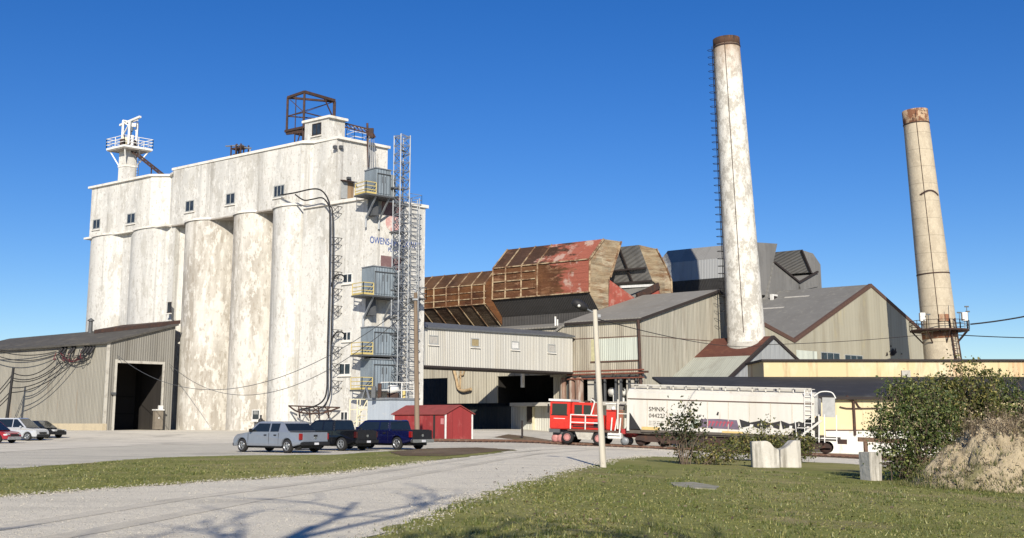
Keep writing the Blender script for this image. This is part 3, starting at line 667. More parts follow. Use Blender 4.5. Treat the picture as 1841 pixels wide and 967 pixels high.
# hoist boom with hanging cables
b0, b1 = P2.hit(404, 106.5, -.6), R2.hit(435, 114, 1.4)
t = thing('hoist_boom', 'rusty hoist boom reaching out from the roof penthouse with cables hanging down', 'hoist', b0)
m = MB(); m.beam(b0, b1, .16, .16); m.beam(b0 - Vector((0, 0, .45)), b1 - Vector((0, 0, .5)), .14, .14)
for k in range(7):
    p = b0.lerp(b1, k / 7); q = b0.lerp(b1, (k + 1) / 7); m.beam(p, q - Vector((0, 0, .47)), .09)
m.beam(b1 + Vector((0, 0, .15)), b1 - Vector((0, 0, 1.0)), .55, .4); m.beam(b1 - Vector((0, 0, .3)), b1 + DR * .45 - Vector((0, 0, .9)), .35, .3); m.obj('boom', M['rust_dark'], t)
m = MB(); zc = RP.sz(432, 158, 1.2)[1]
for dx in (-.55, -.15, .3, .75): m.tube([b1 + DR * dx * .5 - Vector((0, 0, .8)), Vector((b1.x, b1.y, zc)) + DR * dx + RP.n * .2], .035, 5)
m.pieces('cable', M['galv'], t)
m = MB(); p = R2.hit(430, 128, .35); q = R2.hit(431.5, 158, .35); m.tube([p + Vector((0, 0, 2.2)), q], .13, 8); m.obj('pipe', M['pipe_brown'], t)

# small framework in the middle of the roof
c = FP.hit(281, 138, -1.9); zr = z_hd + .3; c = Vector((c.x, c.y, zr))
t = thing('roof_conveyor', 'small rusty conveyor frame standing on the middle of the silo roof', 'conveyor', c)
m = MB()
for a in (-.9, 0, .9):
    for b in (-.6, .6): m.beam(c + DL * a + FP.n * b, c + DL * a + FP.n * b + Vector((0, 0, 1.6)), .16)
m.beam(c + DL * .6, c + DL * .6 + Vector((0, 0, 1.9)), .2); m.beam(c + Vector((0, 0, 1.25)) - DL * 1.0, c + Vector((0, 0, 1.25)) + DL * 1.0, .9, .2)
for k in (-.5, .2, .9): m.beam(c + DL * k + Vector((0, 0, .2)), c + DL * (k - .5) + Vector((0, 0, 1.4)), .08)
m.obj('frame', M['rust_dark'], t)
m = MB(); m.beam(c + DL * 2.6 + Vector((0, 0, 1.9)), c - DL * .6 + Vector((0, 0, 1.55)), .3, .12); m.beam(c - DL * .4 + Vector((0, 0, 1.3)), c - DL * 2.0 + Vector((0, 0, 1.0)), .3, .15); m.beam(c - DL * 1.9, c - DL * 1.9 + Vector((0, 0, 1.0)), .1); m.obj('arm', M['galv'], t)
m = MB(); m.beam(c + DL * .8, c + DL * .8 + Vector((0, 0, .6)), .5, .5); m.obj('motor', M['rust_dark'], t)

# white turret with railed platform
c = FP.hit(149, 168, -4.5); zr = z_hl + .28; c = Vector((c.x, c.y, zr - .3))
zpl = FP.sz(150, 139, -4.5)[1]
t = thing('roof_turret', 'white concrete turret with railed work platform on the lower silo roof', 'turret', c)
hw = 1.0
def sq(c, w, z0, z1, mb, mat=None, w2=None): plan_prism(mb, [c + DL * w + DR * w, c + DL * w - DR * w, c - DL * w - DR * w, c - DL * w + DR * w], z0, z1, mat)
m = MB(); sq(c, hw * .8, c.z, zpl, m); m.obj('shaft', M['concrete'], t)
m = MB(); sq(c, hw * .87, zpl - 2.4, zpl - 2.15, m); m.obj('band', M['coping'], t)
pc0 = c - DL * .2; W = 2.05
m = MB(); sq(pc0, W, zpl, zpl + .3, m); m.obj('platform', M['white_steel'], t)
m = MB(); sq(pc0, W - .1, zpl - .14, zpl - .01, m, M['soffit'])
for i, j in ((1, 1), (1, -1), (-1, -1), (-1, 1)): m.beam(c + DL * hw * i * .8 + DR * hw * j * .8 + Vector((0, 0, zpl - 2.1 - c.z)), U(pc0 + DL * W * i * .85 + DR * W * j * .85, zpl), .16, .16, M['white_steel'])
m.pieces('brace', None, t)
cr = [U(pc0 + DL * W * i + DR * W * j, zpl + .3) for i, j in ((1, 1), (1, -1), (-1, -1), (-1, 1), (1, 1))]
m = MB(); railing(m, cr, 1.3, .05, 3); m.obj('railing', M['white_steel'], t)
m = MB(); top = zpl + .3
m.beam(U(c + DL * .6, top), U(c + DL * .6, top + 1.7), 1.1, 1.1, M['cream_paint']); m.beam(U(c - DL * .7, top), U(c - DL * .7, top + 1.0), 1.2, 1.0, M['rust_dark']); m.beam(U(c - DR * .9, top), U(c - DR * .9, top + 1.2), .6, .6, M['rust_dark']); m.beam(U(c - DL * 1.6 - DR * .5, top), U(c - DL * 1.6 - DR * .5, top + 1.6), .35, .35, M['white_steel'])
m.obj('machinery', None, t)
m = MB(); ht = top + 4.1
for i, j in ((.75, -.5), (-.75, -.5), (.75, .6), (-.75, .6)): m.beam(U(c + DL * i + DR * j, top), U(c + DL * i + DR * j, ht - .3 * (i < 0)), .28, .28)
m.beam(U(c + DL * .75 - DR * .5, ht - .2), U(c - DL * .75 + DR * .6, ht - 1.6), .14); m.beam(U(c + DL * .75 - DR * .5, ht - 2.2), U(c - DL * .75 - DR * .5, ht - .6), .14); m.beam(U(c, top), U(c, ht), .3, .3)
m.beam(U(c + DL * 2.3, ht - .35), U(c - DL * 2.3, ht + .15), .32, .28); m.beam(U(c + DL * .75 + DR * .6, ht), U(c - DL * .75 + DR * .6, ht), .2); m.beam(U(c + DL * .75 - DR * .6, ht), U(c + DL * .75 + DR * .6, ht), .2)
m.beam(U(c - DL * 1.0, ht - .6), U(c - DL * 1.0, ht - 1.1), .6, .4); m.obj('head_frame', M['white_steel'], t)
m = MB(); m.tube([U(c - DL * .2, ht - .2), U(c - DL * .25, ht - 1.6)], .3, 10); m.obj('motor', M['grey_steel'], t)
e0, e1 = U(c - DL * 1.2, zpl - .3), FP.hit(192, 168, -5)
m = MB(); 
for s_ in (-.3, .3): 
    m.beam(e0 + DR * s_, e1 + DR * s_, .14, .2)
for k in range(9): m.beam(e0.lerp(e1, k / 9) - DR * .3, e0.lerp(e1, (k + .5) / 9) + DR * .3, .1)
m.beam(e0.lerp(e1, .6), U(e0.lerp(e1, .6), zr), .14); m.beam(e0.lerp(e1, .9), U(e0.lerp(e1, .9), zr), .14); m.obj('chute', M['rust_dark'], t)
m = MB(); l0 = U(c - DL * 1.9 + DR * .2, zr)
for s_ in (-.3, .3): m.beam(l0 + DL * s_, U(l0 + DL * s_, zpl), .07)
for k in range(9): m.beam(l0 - DL * .3 + Vector((0, 0, .4 + k * .42)), l0 + DL * .3 + Vector((0, 0, .4 + k * .42)), .05)
m.obj('ladder', M['dark_lattice'], t)

# ---------------------------------------------------------------- black fill pipes on the silo front
FO = 1.0
def fh(px, py, out=FO): return FP.hit(px, py, out)
def smooth_path(pts, n=6):
    pts = [Vector(p) for p in pts]; out = []
    for i in range(len(pts) - 1):
        p0, p1, p2, p3 = pts[max(i - 1, 0)], pts[i], pts[i + 1], pts[min(i + 2, len(pts) - 1)]
        for k in range(n):
            u = k / n; out.append(.5 * ((2 * p1) + (p2 - p0) * u + (2 * p0 - 5 * p1 + 4 * p2 - p3) * u * u + (3 * p1 - p0 - 3 * p2 + p3) * u ** 3))
    return out + [pts[-1]]
t = thing('fill_pipe', 'pair of thin black fill pipes bending down the white silo front on trussed brackets', 'pipe', fh(370, 462))
main = smooth_path([fh(329, 190.5, 0), fh(345, 188), fh(366, 183.5), fh(377, 185.5), fh(384.5, 196), fh(386.5, 212), fh(386, 290), fh(383.5, 380), fh(383, 418), fh(378, 432), fh(366, 439), fh(352, 441.5)])
second = smooth_path([fh(346, 190), fh(356, 196.5), fh(366, 195.5), fh(378, 194), fh(385.5, 203), fh(389.8, 214), fh(389.8, 290), fh(387.5, 380), fh(387, 420), fh(381, 436), fh(374, 441)])
m = MB(); m.tube(main, .085, 8); m.obj('pipe', M['black_steel'], t)
m = MB(); m.tube(second, .08, 8); m.obj('pipe', M['black_steel'], t)
for (ya, yb) in ((282, 298), (349, 366)):
    m = MB(); m.tube(smooth_path([fh(388, yb), fh(390, ya + 9), fh(394, ya + 3), fh(400, ya + 2), fh(404, ya + 5, .2)]), .08, 8); m.obj('branch_pipe', M['black_steel'], t)
m = MB()
for k, py in enumerate((207, 244, 265, 284, 304, 324, 352, 372, 392, 412)):
    a, b = fh(389, py - 4), fh(396.5, py - 3.4, .6); c_, d = fh(388.5, py + 5), fh(396, py + 4.6, .6)
    for p, q in ((a, b), (c_, d), (a, d), (b, c_), (b, d)): m.beam(p, q, .06)
    m.beam(b, b - FP.n * .65, .06); m.beam(d, d - FP.n * .65, .06)
m.obj('bracket', M['black_steel'], t)
m = MB(); zt_ = FP.sz(368, 438.5, FO)[1]
p0, p1, p2 = fh(338.5, 437.5, .6), fh(398, 439.5, .6), fh(362, 446.5, 1.6)
m.beam(p0, p1, .14); m.tube(smooth_path([p0, fh(348, 444, 1.3), p2, fh(380, 445.5, 1.5), p1]), .09, 6)
for px in (350, 362, 373, 384): m.beam(fh(px, 438, .7), fh(px + 1, 452, .7), .12)
for px in (352, 366, 380): m.beam(fh(px, 439, .7), fh(px + 8, 445, 1.4), .08); m.beam(fh(px + 8, 439, .7), fh(px, 445, 1.4), .08)
m.obj('outlet_frame', M['rust_dark'], t)
# dark machine by the wall
mp = fh(305.5, 466, 1.2); mp.z = ground_z(mp.x, mp.y)
t = thing('pump_unit', 'small dark machine standing at the silo foot beside the white vent', 'machine', mp)
m = MB(); m.beam(mp, mp + Vector((0, 0, .8)), .85, .6); m.lathe([(.28, .0), (.3, .35), (.2, .5), (.1, .6), (.12, .9), (.05, .95)], 12, None, mp + Vector((0, 0, .8)) + DL * .05); m.lathe([(.16, -.45), (.22, -.4), (.22, .1), (.16, .15)], 12, DL, mp + Vector((0, 0, .95)) - DL * .05)
m.beam(mp - DL * .35, mp - DL * .35 + Vector((0, 0, 1.05)), .12, .3); m.obj('casing', M['black_steel'], t)

# ---------------------------------------------------------------- blue-grey base shed and its roof gear
cA = P(456, 440, 108.0); gz = ground_z(cA.x, cA.y)
BL, BR = Plane((cA.x, cA.y), DL), Plane((cA.x, cA.y), DR)
sL_, sR_ = BL.sz(430.5, 440)[0], BR.sz(490, 440)[0]; ze = BL.sz(440, 430.5)[1]; zpk = BR.sz(456, 427)[1]
t = thing('base_shed', 'blue-grey metal shed with railed flat roof at the foot of the hoist mast', 'shed', (cA.x, cA.y, gz))
q = [BL.pt(0, 0), BR.pt(sR_, 0), BR.pt(sR_, 0) + DL * sL_, BL.pt(sL_, 0)]
m = MB(); plan_prism(m, q, gz - .2, ze); m.obj('wall', weathered('pale_blue_grey_cladding', (0.36, 0.40, 0.44), [((0.26, 0.29, 0.32), .8, STREAK, .5, .66, .6), ((0.5, 0.48, 0.44), 2, (1, 1, 1), .6, .68, .5)], .6, panel=(dl, .75, .12, .15)), t)
m = MB(); plan_prism(m, grow(q, .2), ze, ze + .18); m.obj('roof', M['galv'], t)
m = MB(); pp = [U(BL.pt(sL_ * .45, 0, -.2), ze + .18), U(BL.pt(.3, 0, -.3), ze + .18), U(BR.pt(sR_ - .3, 0, -.3), ze + .18)]
railing(m, pp, 1.5, .045, 2); m.obj('railing', M['white_steel'], t)
m = MB(); k = U(BR.pt(1.3, 0, -1.2), ze + .18); m.beam(k, k + Vector((0, 0, .5)), 1.1, .8, M['rust_dark']); m.lathe([(.25, -.5), (.42, -.45), (.42, .35), (.3, .5)], 14, DR, k + Vector((0, 0, .85)), M['white_steel']); k2 = k - DR * 1.6; m.beam(k2, k2 + Vector((0, 0, 1.4)), .35, .35, M['rust_dark']); m.beam(k2 - DR * .7, k2 - DR * .7 + Vector((0, 0, 1.1)), .4, .5, M['dark_lattice']); m.beam(k + DR * 1.3, k + DR * 1.3 + Vector((0, 0, .8)), .3, .3, M['yellow'])
m.obj('winch', None, t)
# cream stair frame left of it
sc = P(420, 456, 112); sc.z = ground_z(sc.x, sc.y)
t = thing('stair_frame', 'small cream painted steel stair frame between the silo wall and blue-grey shed', 'stairs', sc)
m = MB(); H = P(420, 430, 112).z - sc.z
for i in (-.6, .6):
    for j in (-.5, .5): m.beam(sc + DR * i + DL * j, sc + DR * i + DL * j + Vector((0, 0, H)), .1)
for z in (H * .35, H * .7, H): 
    m.beam(sc - DR * .6 - DL * .5 + Vector((0, 0, z)), sc + DR * .6 - DL * .5 + Vector((0, 0, z)), .09); m.beam(sc - DR * .6 + DL * .5 + Vector((0, 0, z)), sc - DR * .6 - DL * .5 + Vector((0, 0, z)), .09)
m.beam(sc + DL * .5 - DR * .6, sc - DL * .5 + DR * .6 + Vector((0, 0, H)), .09); m.obj('frame', M['cream_paint'], t)
m = MB()
for k in range(6): m.beam(sc - DR * .4 + Vector((0, 0, .2 + k * .32)) + DL * (.5 - k * .18), sc + DR * .4 + Vector((0, 0, .2 + k * .32)) + DL * (.5 - k * .18), .26, .05)
m.obj('tread', M['cream_paint'], t)
m = MB(); m.tube([sc + Vector((0, 0, H)) - DL * .4, sc + Vector((0, 0, H * 1.35)) - DL * 1.0, P(433, 432, 110.5)], .12, 8); m.obj('chute', M['galv'], t)

# ---------------------------------------------------------------- red storage shed
c0 = G(521.5, 479); SHL = Plane((c0.x, c0.y), DL); gz = c0.z
def shed_red():
    dB = Vector((0.86, 0.51, 0)).normalized()
    SR = Plane((c0.x, c0.y), dB)
    sl = SHL.sz(461, 465)[0]; w = SR.sz(553.5, 465)[0]
    z_e = SHL.sz(521, 447)[1]; z_r = SR.sz(537.5, 437.5)[1]
    t = thing('storage_shed', 'small barn-red storage shed with white corner trim behind the blue pickup', 'shed', (c0.x, c0.y, gz))
    red = weathered('barn_red_siding', (0.27, 0.034, 0.034), [((0.19, 0.028, 0.028), .9, STREAK, .5, .66, .7), ((.34, .10, .09), 1.6, (1, 1, .5), .56, .66, .5)], .75, panel=(dl, .4, .25, .4))
    sec = [SR.pt(0, gz + .1), SR.pt(w, gz + .1), SR.pt(w, z_e), SR.pt(w / 2, z_r), SR.pt(0, z_e)]
    m = MB(); m.extr(sec, DL * sl); m.obj('wall', red, t)
    m = MB(); rm = weathered('faded_red_shingles', (0.23, 0.05, 0.045), [((0.16, 0.04, 0.035), 1.5, (1, 1, 1), .45, .65, .7)], .9)
    e = DL * -.15
    for a, b in ((-.15, w / 2), (w + .15, w / 2)):
        za = z_e - .06; p, q = SR.pt(a, za) + e, SR.pt(b, z_r + .02) + e
        m.extr([p, q, q + Vector((0, 0, .07)), p + Vector((0, 0, .07))], DL * (sl + .3))
    m.obj('roof', rm, t)
    wt = M['frame_white']; m = MB()
    for a in (-.03, w - .09): m.slab(SR, a, a + .14, gz + .08, z_e - .05, -.06, .03)
    m.slab(SHL, sl - .12, sl + .03, gz + .08, z_e - .05, -.06, .03); m.pieces('corner_trim', wt, t)
    m = MB(); a, _ = SHL.sz(509, 465); m.slab(SHL, a - .09, a + .12, gz + .1, z_e - .06, -.02, .035); m.obj('door_gap', M['trim_dark'], t)
    m = MB(); a, z = SHL.sz(518, 455); m.slab(SHL, a - .2, a + .12, z - .3, z + .2, .0, .04); m.obj('notice', plain('pink_notice', (.5, .2, .2), .8), t)
    m = MB(); m.slab(SR, -.05, w + .05, gz - .12, gz + .1, -.5, .06); m.slab(SHL, 0, sl, gz - .12, gz + .1, -.4, .05); m.obj('skid', M['trim_dark'], t)
shed_red()

# ---------------------------------------------------------------- long grey shed on the left
k = P(124, 420, 129.0); SF, SS = Plane((k.x, k.y), DL), Plane((k.x, k.y), DR)
gz = ground_z(k.x, k.y)
sl = SF.sz(-60, 420)[0]; sw = SS.sz(203, 400)[0]
z_e = SF.sz(122, 364)[1]; z_t = SS.sz(203, 344)[1]
t = thing('loading_shed', 'low grey corrugated loading shed with open doorway built against the silos', 'shed', (k.x, k.y, gz))
slope = (z_t - z_e) / sw
m = MB(); m.slab(SF, 0, sl, gz + .75, z_e, -.25, 0); m.obj('wall', M['wall_shed'], t)
m = MB(); m.slab(SF, -.12, sl, gz - .3, gz + .78, -.3, .28); m.obj('kerb_wall', weathered('buff_concrete_kerb', (.46, .39, .27), [((.3, .26, .19), 1, (1, 1, .4), .5, .66, .6)], .9), t)
# side wall with the doorway: jambs, lintel
d0, d1 = SS.sz(134, 425)[0], SS.sz(190, 425)[0]; zd = SS.sz(160, 386)[1]
m = MB()
def wedge(a, b, zlo): m.extr([SS.pt(a, zlo, 0), SS.pt(b, zlo, 0), SS.pt(b, z_e + slope * b - .05, 0), SS.pt(a, z_e + slope * a - .05, 0)], SS.n * -.25)
wedge(.01, d0, gz - .2); wedge(d0, d1, zd); wedge(d1, sw, gz - .2); m.obj('side_wall', M['wall_shed_side'], t)
m = MB(); m.slab(SS, d0 - .15, d0 + .12, gz, zd + .2, -.1, .14); m.slab(SS, d1 - .1, d1 + .12, gz, zd + .1, -.1, .14); m.slab(SS, d0, d1, zd - .2, zd + .1, -.1, .12); m.slab(SS, -.15, .22, gz + .1, z_e + .1, -.1, .08); m.obj('door_frame', M['slab_grey'], t)
a, z = SS.sz(132, 423); m = MB(); m.slab(SS, a - .25, a + .25, z - .15, z + .12, .1, .4); m.obj('bumper', M['dark_lattice'], t)
# roof: one long slope up from the eave
ro = SF.n * .45
sk = 9.0
m = MB()
e0, e1 = SF.pt(-.35, z_e, .45), SF.pt(sl, z_e, .45)
def roofp(a, b): # a along the eave, b up the slope
    p = SF.pt(a, 0, 0) + DR * b; return Vector((p.x, p.y, z_e + slope * b))
vals = []
q = [roofp(-.35, -.5), roofp(sl, -.5), roofp(sl, sw * .9), roofp(-.35, sw + .2)]
m.extr(q, (0, 0, .22)); m.obj('roof', M['roof_dark'], t)
m = MB(); q = [roofp(-.3, sw + .2), roofp(8.5, sw), roofp(8.5, sw + 2.0), roofp(-.3, sw + 2.2)]
z1 = SS.sz(197, 339.5)[1]
m.extr([roofp(1.3, sw - .8) + Vector((0, 0, .24)), roofp(13, sw - 2.2) + Vector((0, 0, .24)), roofp(13, sw + 1.5), roofp(1.3, sw + 1.5)], (0, 0, .45)); m.obj('roof_ridge', M['rust_dark'], t)
m = MB(); p = SF.pt(sl, 0, 0); m.extr([roofp(sl, 0), roofp(sl, sw * .9), U(roofp(sl, sw * .9), gz), U(roofp(sl, 0), gz)], -DL * .2); m.obj('end_wall', M['wall_shed_side'], t)
m = MB(); c = roofp(15.5, sw - 1.2); m.tube([c, c + Vector((0, 0, 1.7))], [.28, .25], 10); m.lathe([(.42, 0), (.42, .12), (.05, .4)], 12, None, c + Vector((0, 0, 1.7))); m.obj('roof_vent', M['dark_lattice'], t)
# inner walls near black, indoor gloom put into their colour; framing
m = MB(); pb_ = SS.off(-9); m.slab(pb_, .4, d1 + 2.2, gz - .2, zd + 2, -.2, 0); m.slab(SS, d1 + .5, d1 + .7, gz - .2, zd + 1.2, -9, -.3); m.obj('inner_wall', weathered('gloom_black_cladding', (.032, .028, .025), [((.018, .016, .015), .6, STREAK, .48, .62, .7)], .9), t)
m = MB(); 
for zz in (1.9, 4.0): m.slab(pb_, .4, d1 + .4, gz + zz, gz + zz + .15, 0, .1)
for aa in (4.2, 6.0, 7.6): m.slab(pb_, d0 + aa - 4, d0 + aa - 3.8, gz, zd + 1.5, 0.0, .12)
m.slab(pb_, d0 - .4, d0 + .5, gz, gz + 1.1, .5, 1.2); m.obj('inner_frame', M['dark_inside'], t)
# electrical box at the right jamb
e = SS.pt(d1 - .55, gz + .05, .5); m = MB()
t2 = thing('cabinet_box', 'small brown electrical cabinet standing at the right jamb of shed doorway', 'cabinet', e)
m.slab(SS, d1 - 1.15, d1 - .15, gz + .1, gz + 2.3, .3, .9); m.obj('body', plain('brown_cabinet', (.2, .17, .13), .7, local=False), t2)
m = MB(); m.slab(SS, d1 - 1.25, d1 - .05, gz + 2.3, gz + 2.45, .2, 1.0); m.slab(SS, d1 - .6, d1 - .1, gz + 2.45, gz + 2.9, .35, .7); m.obj('cap', M['frame_white'], t2)
m = MB(); m.slab(SS, d1 - .75, d1 - .6, gz + 1.35, gz + 1.5, .9, .93); m.obj('plate', M['frame_white'], t2)

# insulators and drooping cables on the shed wall, thin dark pole
wt = thing('wire_terminals', 'clusters of black insulators and red-black leads high on the grey shed wall', 'insulators', SF.hit(90, 378, .1))
m = MB(); ins = []
for px in (72, 76, 83, 86, 98, 101.5, 105, 108.5):
    p = SF.hit(px, 372 - (px > 95) * .3, .25); ins.append(p)
    m.tube([p + Vector((0, 0, .35)) - SF.n * .25, p - Vector((0, 0, .45)) + SF.n * .3], [.2, .13], 7)
m.pieces('insulator', M['black_steel'], wt)
m = MB(); rnd = random.Random(3)
lead = plain('dull_red_lead', (.12, .02, .025), .6, local=False)
for i in range(16):
    a, b = SF.hit(rnd.uniform(64, 108), rnd.uniform(371, 378), .4), SF.hit(rnd.uniform(64, 106), rnd.uniform(376, 384), .5)
    mid = (a + b) / 2 + Vector((0, 0, -rnd.uniform(.3, 1.0))) + SF.n * .3
    m.tube(smooth_path([a, mid, b], 5), .05, 5, M['black_steel'] if i % 3 else lead)
m.obj('lead', None, wt)
pb = G(6.5, 466); pt_ = P(15.8, 393, pb.y)
t = thing('cable_pole', 'thin dark pole carrying drooping cables before the grey shed wall', 'pole', pb)
m = MB(); m.tube([pb, pt_], [.22, .16], 8); m.obj('pole', M['black_steel'], t)
def sag(a, b, d, n=14):
    return [a.lerp(b, i / n) - Vector((0, 0, d * 4 * (i / n) * (1 - i / n))) for i in range(n + 1)]
def cable(name, label, paths, r, mat, group=None):
    m = MB()
    for p in paths: m.tube(p, r, 5)
    base = paths[0][0]; o = m.obj(name, mat); return tag(o, label, 'cable', group)
dirp = (pt_ - pb).normalized(); pole_at = lambda f: pb.lerp(pt_, f)
paths = []
for i, (f, px, py) in enumerate(((.92, 66, 383), (.84, 72, 385), (.80, 74, 386), (.68, 84, 383), (.60, 93, 381))):
    paths.append(sag(pole_at(f), SF.hit(px, py, .5), 1.0))
cable('pole_cables', 'five black cables drooping from the thin dark pole to the shed wall insulators', paths, .06, M['black_steel'])
paths = [sag(pole_at(f), P(-20, y, pb.y - 1), .3) for f, y in ((.9, 437), (.82, 441), (.62, 447), (.55, 451))]
cable('pole_cables', 'black cables falling from the thin dark pole away from the shed wall insulators', paths, .06, M['black_steel'])
paths = [sag(P(-14, 369, pb.y + 6), SF.hit(66, 374, .5), .7), sag(P(-14, 374, pb.y + 6), SF.hit(64, 378, .5), .9), sag(P(-14, 370, pb.y + 6), SF.hit(70, 370, .5), .4)]
cable('eave_cables', 'black cables running just under the eave of the grey shed', paths, .055, M['black_steel'])

# wooden pole in front of the red shed and its two wires
wpb = G(489, 484.5); wpb = on_ground(wpb.x, wpb.y); wpt = P(487, 305, wpb.y)
t = thing('utility_pole', 'tall brown wooden utility pole standing in front of the red shed', 'pole', wpb)
wood = weathered('weathered_pole_wood', (.22, .165, .115), [((.11, .08, .055), 1.5, (1, 1, .08), .48, .64, .8)], .9)
m = MB(); m.tube([wpb, wpb.lerp(wpt, .6), wpt], [.19, .16, .13], 12); m.obj('shaft', wood, t)
m = MB(); m.beam(wpt - Vector((.2, .15, .5)), wpt - Vector((-.2, .15, .5)), .12, .12); m.lathe([(.05, 0), (.07, .1), (.03, .2)], 8, None, wpt); m.obj('bracket', M['galv'], t)
paths = [sag(SS.hit(137, 378, .3), wpt - Vector((0, 0, .4)), 5.2, 30), sag(SS.hit(198, 388, .5), wpt - Vector((0, 0, .9)), 5.0, 30)]
cable('overhead_wires', 'two thin sagging wires crossing in front of the white silos', paths, .028, M['dark_lattice'])
# ---------------------------------------------------------------- plant: tan gabled hall with the recessed yard wall
KC = P(752, 380, 140.0); WP = Plane((KC.x, KC.y), DL); KP = Plane((KC.x, KC.y), DR)
gz = ground_z(KC.x, KC.y)
hall = thing('gabled_hall', 'tan corrugated gabled factory hall with pale green panels and rusty pipes', 'factory hall', (KC.x, KC.y, gz))
def kz(px, py): return KP.sz(px, py)
z_e1 = kz(752, 335)[1]; a_ap, z_ap = kz(840, 304.5); a_r, z_r = kz(852, 313.5)
wl = WP.sz(671, 380)[0]; z_fl = WP.sz(700, 433)[1]; z_mz = WP.sz(705, 402)[1]
TH = .25
# gable wall
m = MB(); m.extr([KP.pt(0, gz - 1), KP.pt(a_r, gz - 1), KP.pt(a_r, z_r), KP.pt(a_ap, z_ap), KP.pt(0, z_e1)], DL * TH); m.obj('gable_wall', M['wall_tan_r'], hall)
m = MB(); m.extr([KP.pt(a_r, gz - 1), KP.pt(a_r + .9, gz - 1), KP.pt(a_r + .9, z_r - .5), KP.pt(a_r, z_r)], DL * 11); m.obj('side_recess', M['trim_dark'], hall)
# front wall above the mezzanine
bay0 = .55; bay1 = WP.sz(664, 420)[0]
m = MB(); m.slab(WP, TH + .01, wl + 1.2, z_mz, z_e1, -TH, 0); m.slab(WP, TH + .01, bay0, z_fl, z_mz, -TH, 0); m.obj('front_wall', M['wall_tan_l'], hall)
m = MB()
for pts in ([KP.pt(-.35, z_e1 - .15), KP.pt(a_ap, z_ap + .12), KP.pt(a_ap, z_ap + .38), KP.pt(-.35, z_e1 + .11)], [KP.pt(a_ap, z_ap + .12), KP.pt(a_r + .4, z_r - .1), KP.pt(a_r + .4, z_r + .16), KP.pt(a_ap, z_ap + .38)]):
    m.extr([p - DL * .35 for p in pts], DL * (wl + 1.4))
m.obj('roof', M['roof_grey'], hall)
m = MB()
for (a, za), (b, zb_) in (((-.36, z_e1 - .3), (a_ap, z_ap - .02)), ((a_ap, z_ap - .02), (a_r + .4, z_r - .2))):
    m.extr([KP.pt(a, za) - DL * .40, KP.pt(b, zb_) - DL * .40, KP.pt(b, zb_ + .36) - DL * .40, KP.pt(a, za + .36) - DL * .40], DL * .06)
m.slab(WP, -.3, wl + .9, z_e1 - .32, z_e1 - .04, .3, .48); m.obj('eave_trim', M['trim_dark'], hall)
# seam flashings
m = MB(); zs = WP.sz(710, 357.5)[1]; m.slab(WP, .1, wl + 1.2, zs - .05, zs + .05, .0, .04); m.slab(KP, 0, a_r, zs - .04, zs + .04, .0, .03); m.obj('seam', M['trim_brown'], hall)
# pale green panel field
p0, p1 = WP.sz(747.5, 375)[0], WP.sz(693, 375)[0]; zz0, zz1 = WP.sz(720, 384.5)[1], WP.sz(720, 358.5)[1]
m = MB(); m.slab(WP, p0, p1 - .9, zz0, zz1, .0, .07); m.obj('translucent_panel', M['panel_mint'], hall)
m = MB(); m.slab(WP, p1 - .88, p1, zz0, zz1, .0, .06); m.obj('translucent_panel', plain('yellowed_panel', (.47, .44, .26), .8, local=False), hall)
m = MB(); m.slab(WP, p0 - .1, p1 + .1, zz0 - .18, zz0, .0, .12); m.obj('sill', M['trim_brown'], hall)
# rusty pipes and downpipe
m = MB()
for py, r in ((396.6, .11), (400.2, .11), (405.5, .09)):
    z = WP.sz(715, py)[1]; m.tube([WP.pt(-.6, z, .6), WP.pt(wl + .5, z, .6)], r, 8)
for a in (1.5, 4, 6.5, 9):
    z = WP.sz(715, 400)[1]; m.beam(WP.pt(a, z, 0), WP.pt(a, z, .7), .08)
m.obj('pipe_run', weathered('red_brown_pipe', (.20, .07, .045), [((.1, .04, .03), 2, (1, 1, 1), .45, .6, .7)], .7), hall)
m = MB(); a = WP.sz(750.5, 380)[0]; m.tube([WP.pt(a, z_e1 - .2, .45), WP.pt(a, z_e1 - 1, .3), WP.pt(a - .12, WP.sz(750, 396)[1], .3), WP.pt(a - .2, z_fl, .3)], .19, 8); m.beam(WP.pt(a - .2, WP.sz(750, 398)[1], .3), WP.pt(a - 1.2, WP.sz(750, 398)[1], .3), .3, .25); m.obj('downpipe', M['pipe_brown'], hall)
# mezzanine bay
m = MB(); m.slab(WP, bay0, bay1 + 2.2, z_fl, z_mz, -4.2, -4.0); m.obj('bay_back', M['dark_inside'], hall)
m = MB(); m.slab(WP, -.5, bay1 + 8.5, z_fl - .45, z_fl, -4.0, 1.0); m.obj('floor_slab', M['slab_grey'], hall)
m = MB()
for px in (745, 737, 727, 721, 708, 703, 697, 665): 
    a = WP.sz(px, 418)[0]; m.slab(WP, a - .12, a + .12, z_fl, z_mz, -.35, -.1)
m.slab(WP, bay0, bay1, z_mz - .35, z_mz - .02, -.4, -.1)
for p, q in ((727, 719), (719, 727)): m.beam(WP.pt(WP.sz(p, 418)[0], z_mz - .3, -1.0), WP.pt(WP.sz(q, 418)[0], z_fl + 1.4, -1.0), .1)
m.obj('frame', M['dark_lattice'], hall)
m = MB()
for x0, x1 in ((732, 741), (722.5, 726), (686.5, 697)):
    a, b = WP.sz(x1, 418)[0], WP.sz(x0, 418)[0]; m.slab(WP, a, b, z_fl, z_mz - .3, -.6, -.45)
m.pieces('panel', M['slab_grey'], hall)
rt = weathered('rust_streaked_duct', (.46, .42, .36), [((.15, .07, .045), .9, STREAK, .44, .56, .9), ((.3, .2, .14), 2, (1, 1, .3), .5, .62, .6)], .8)
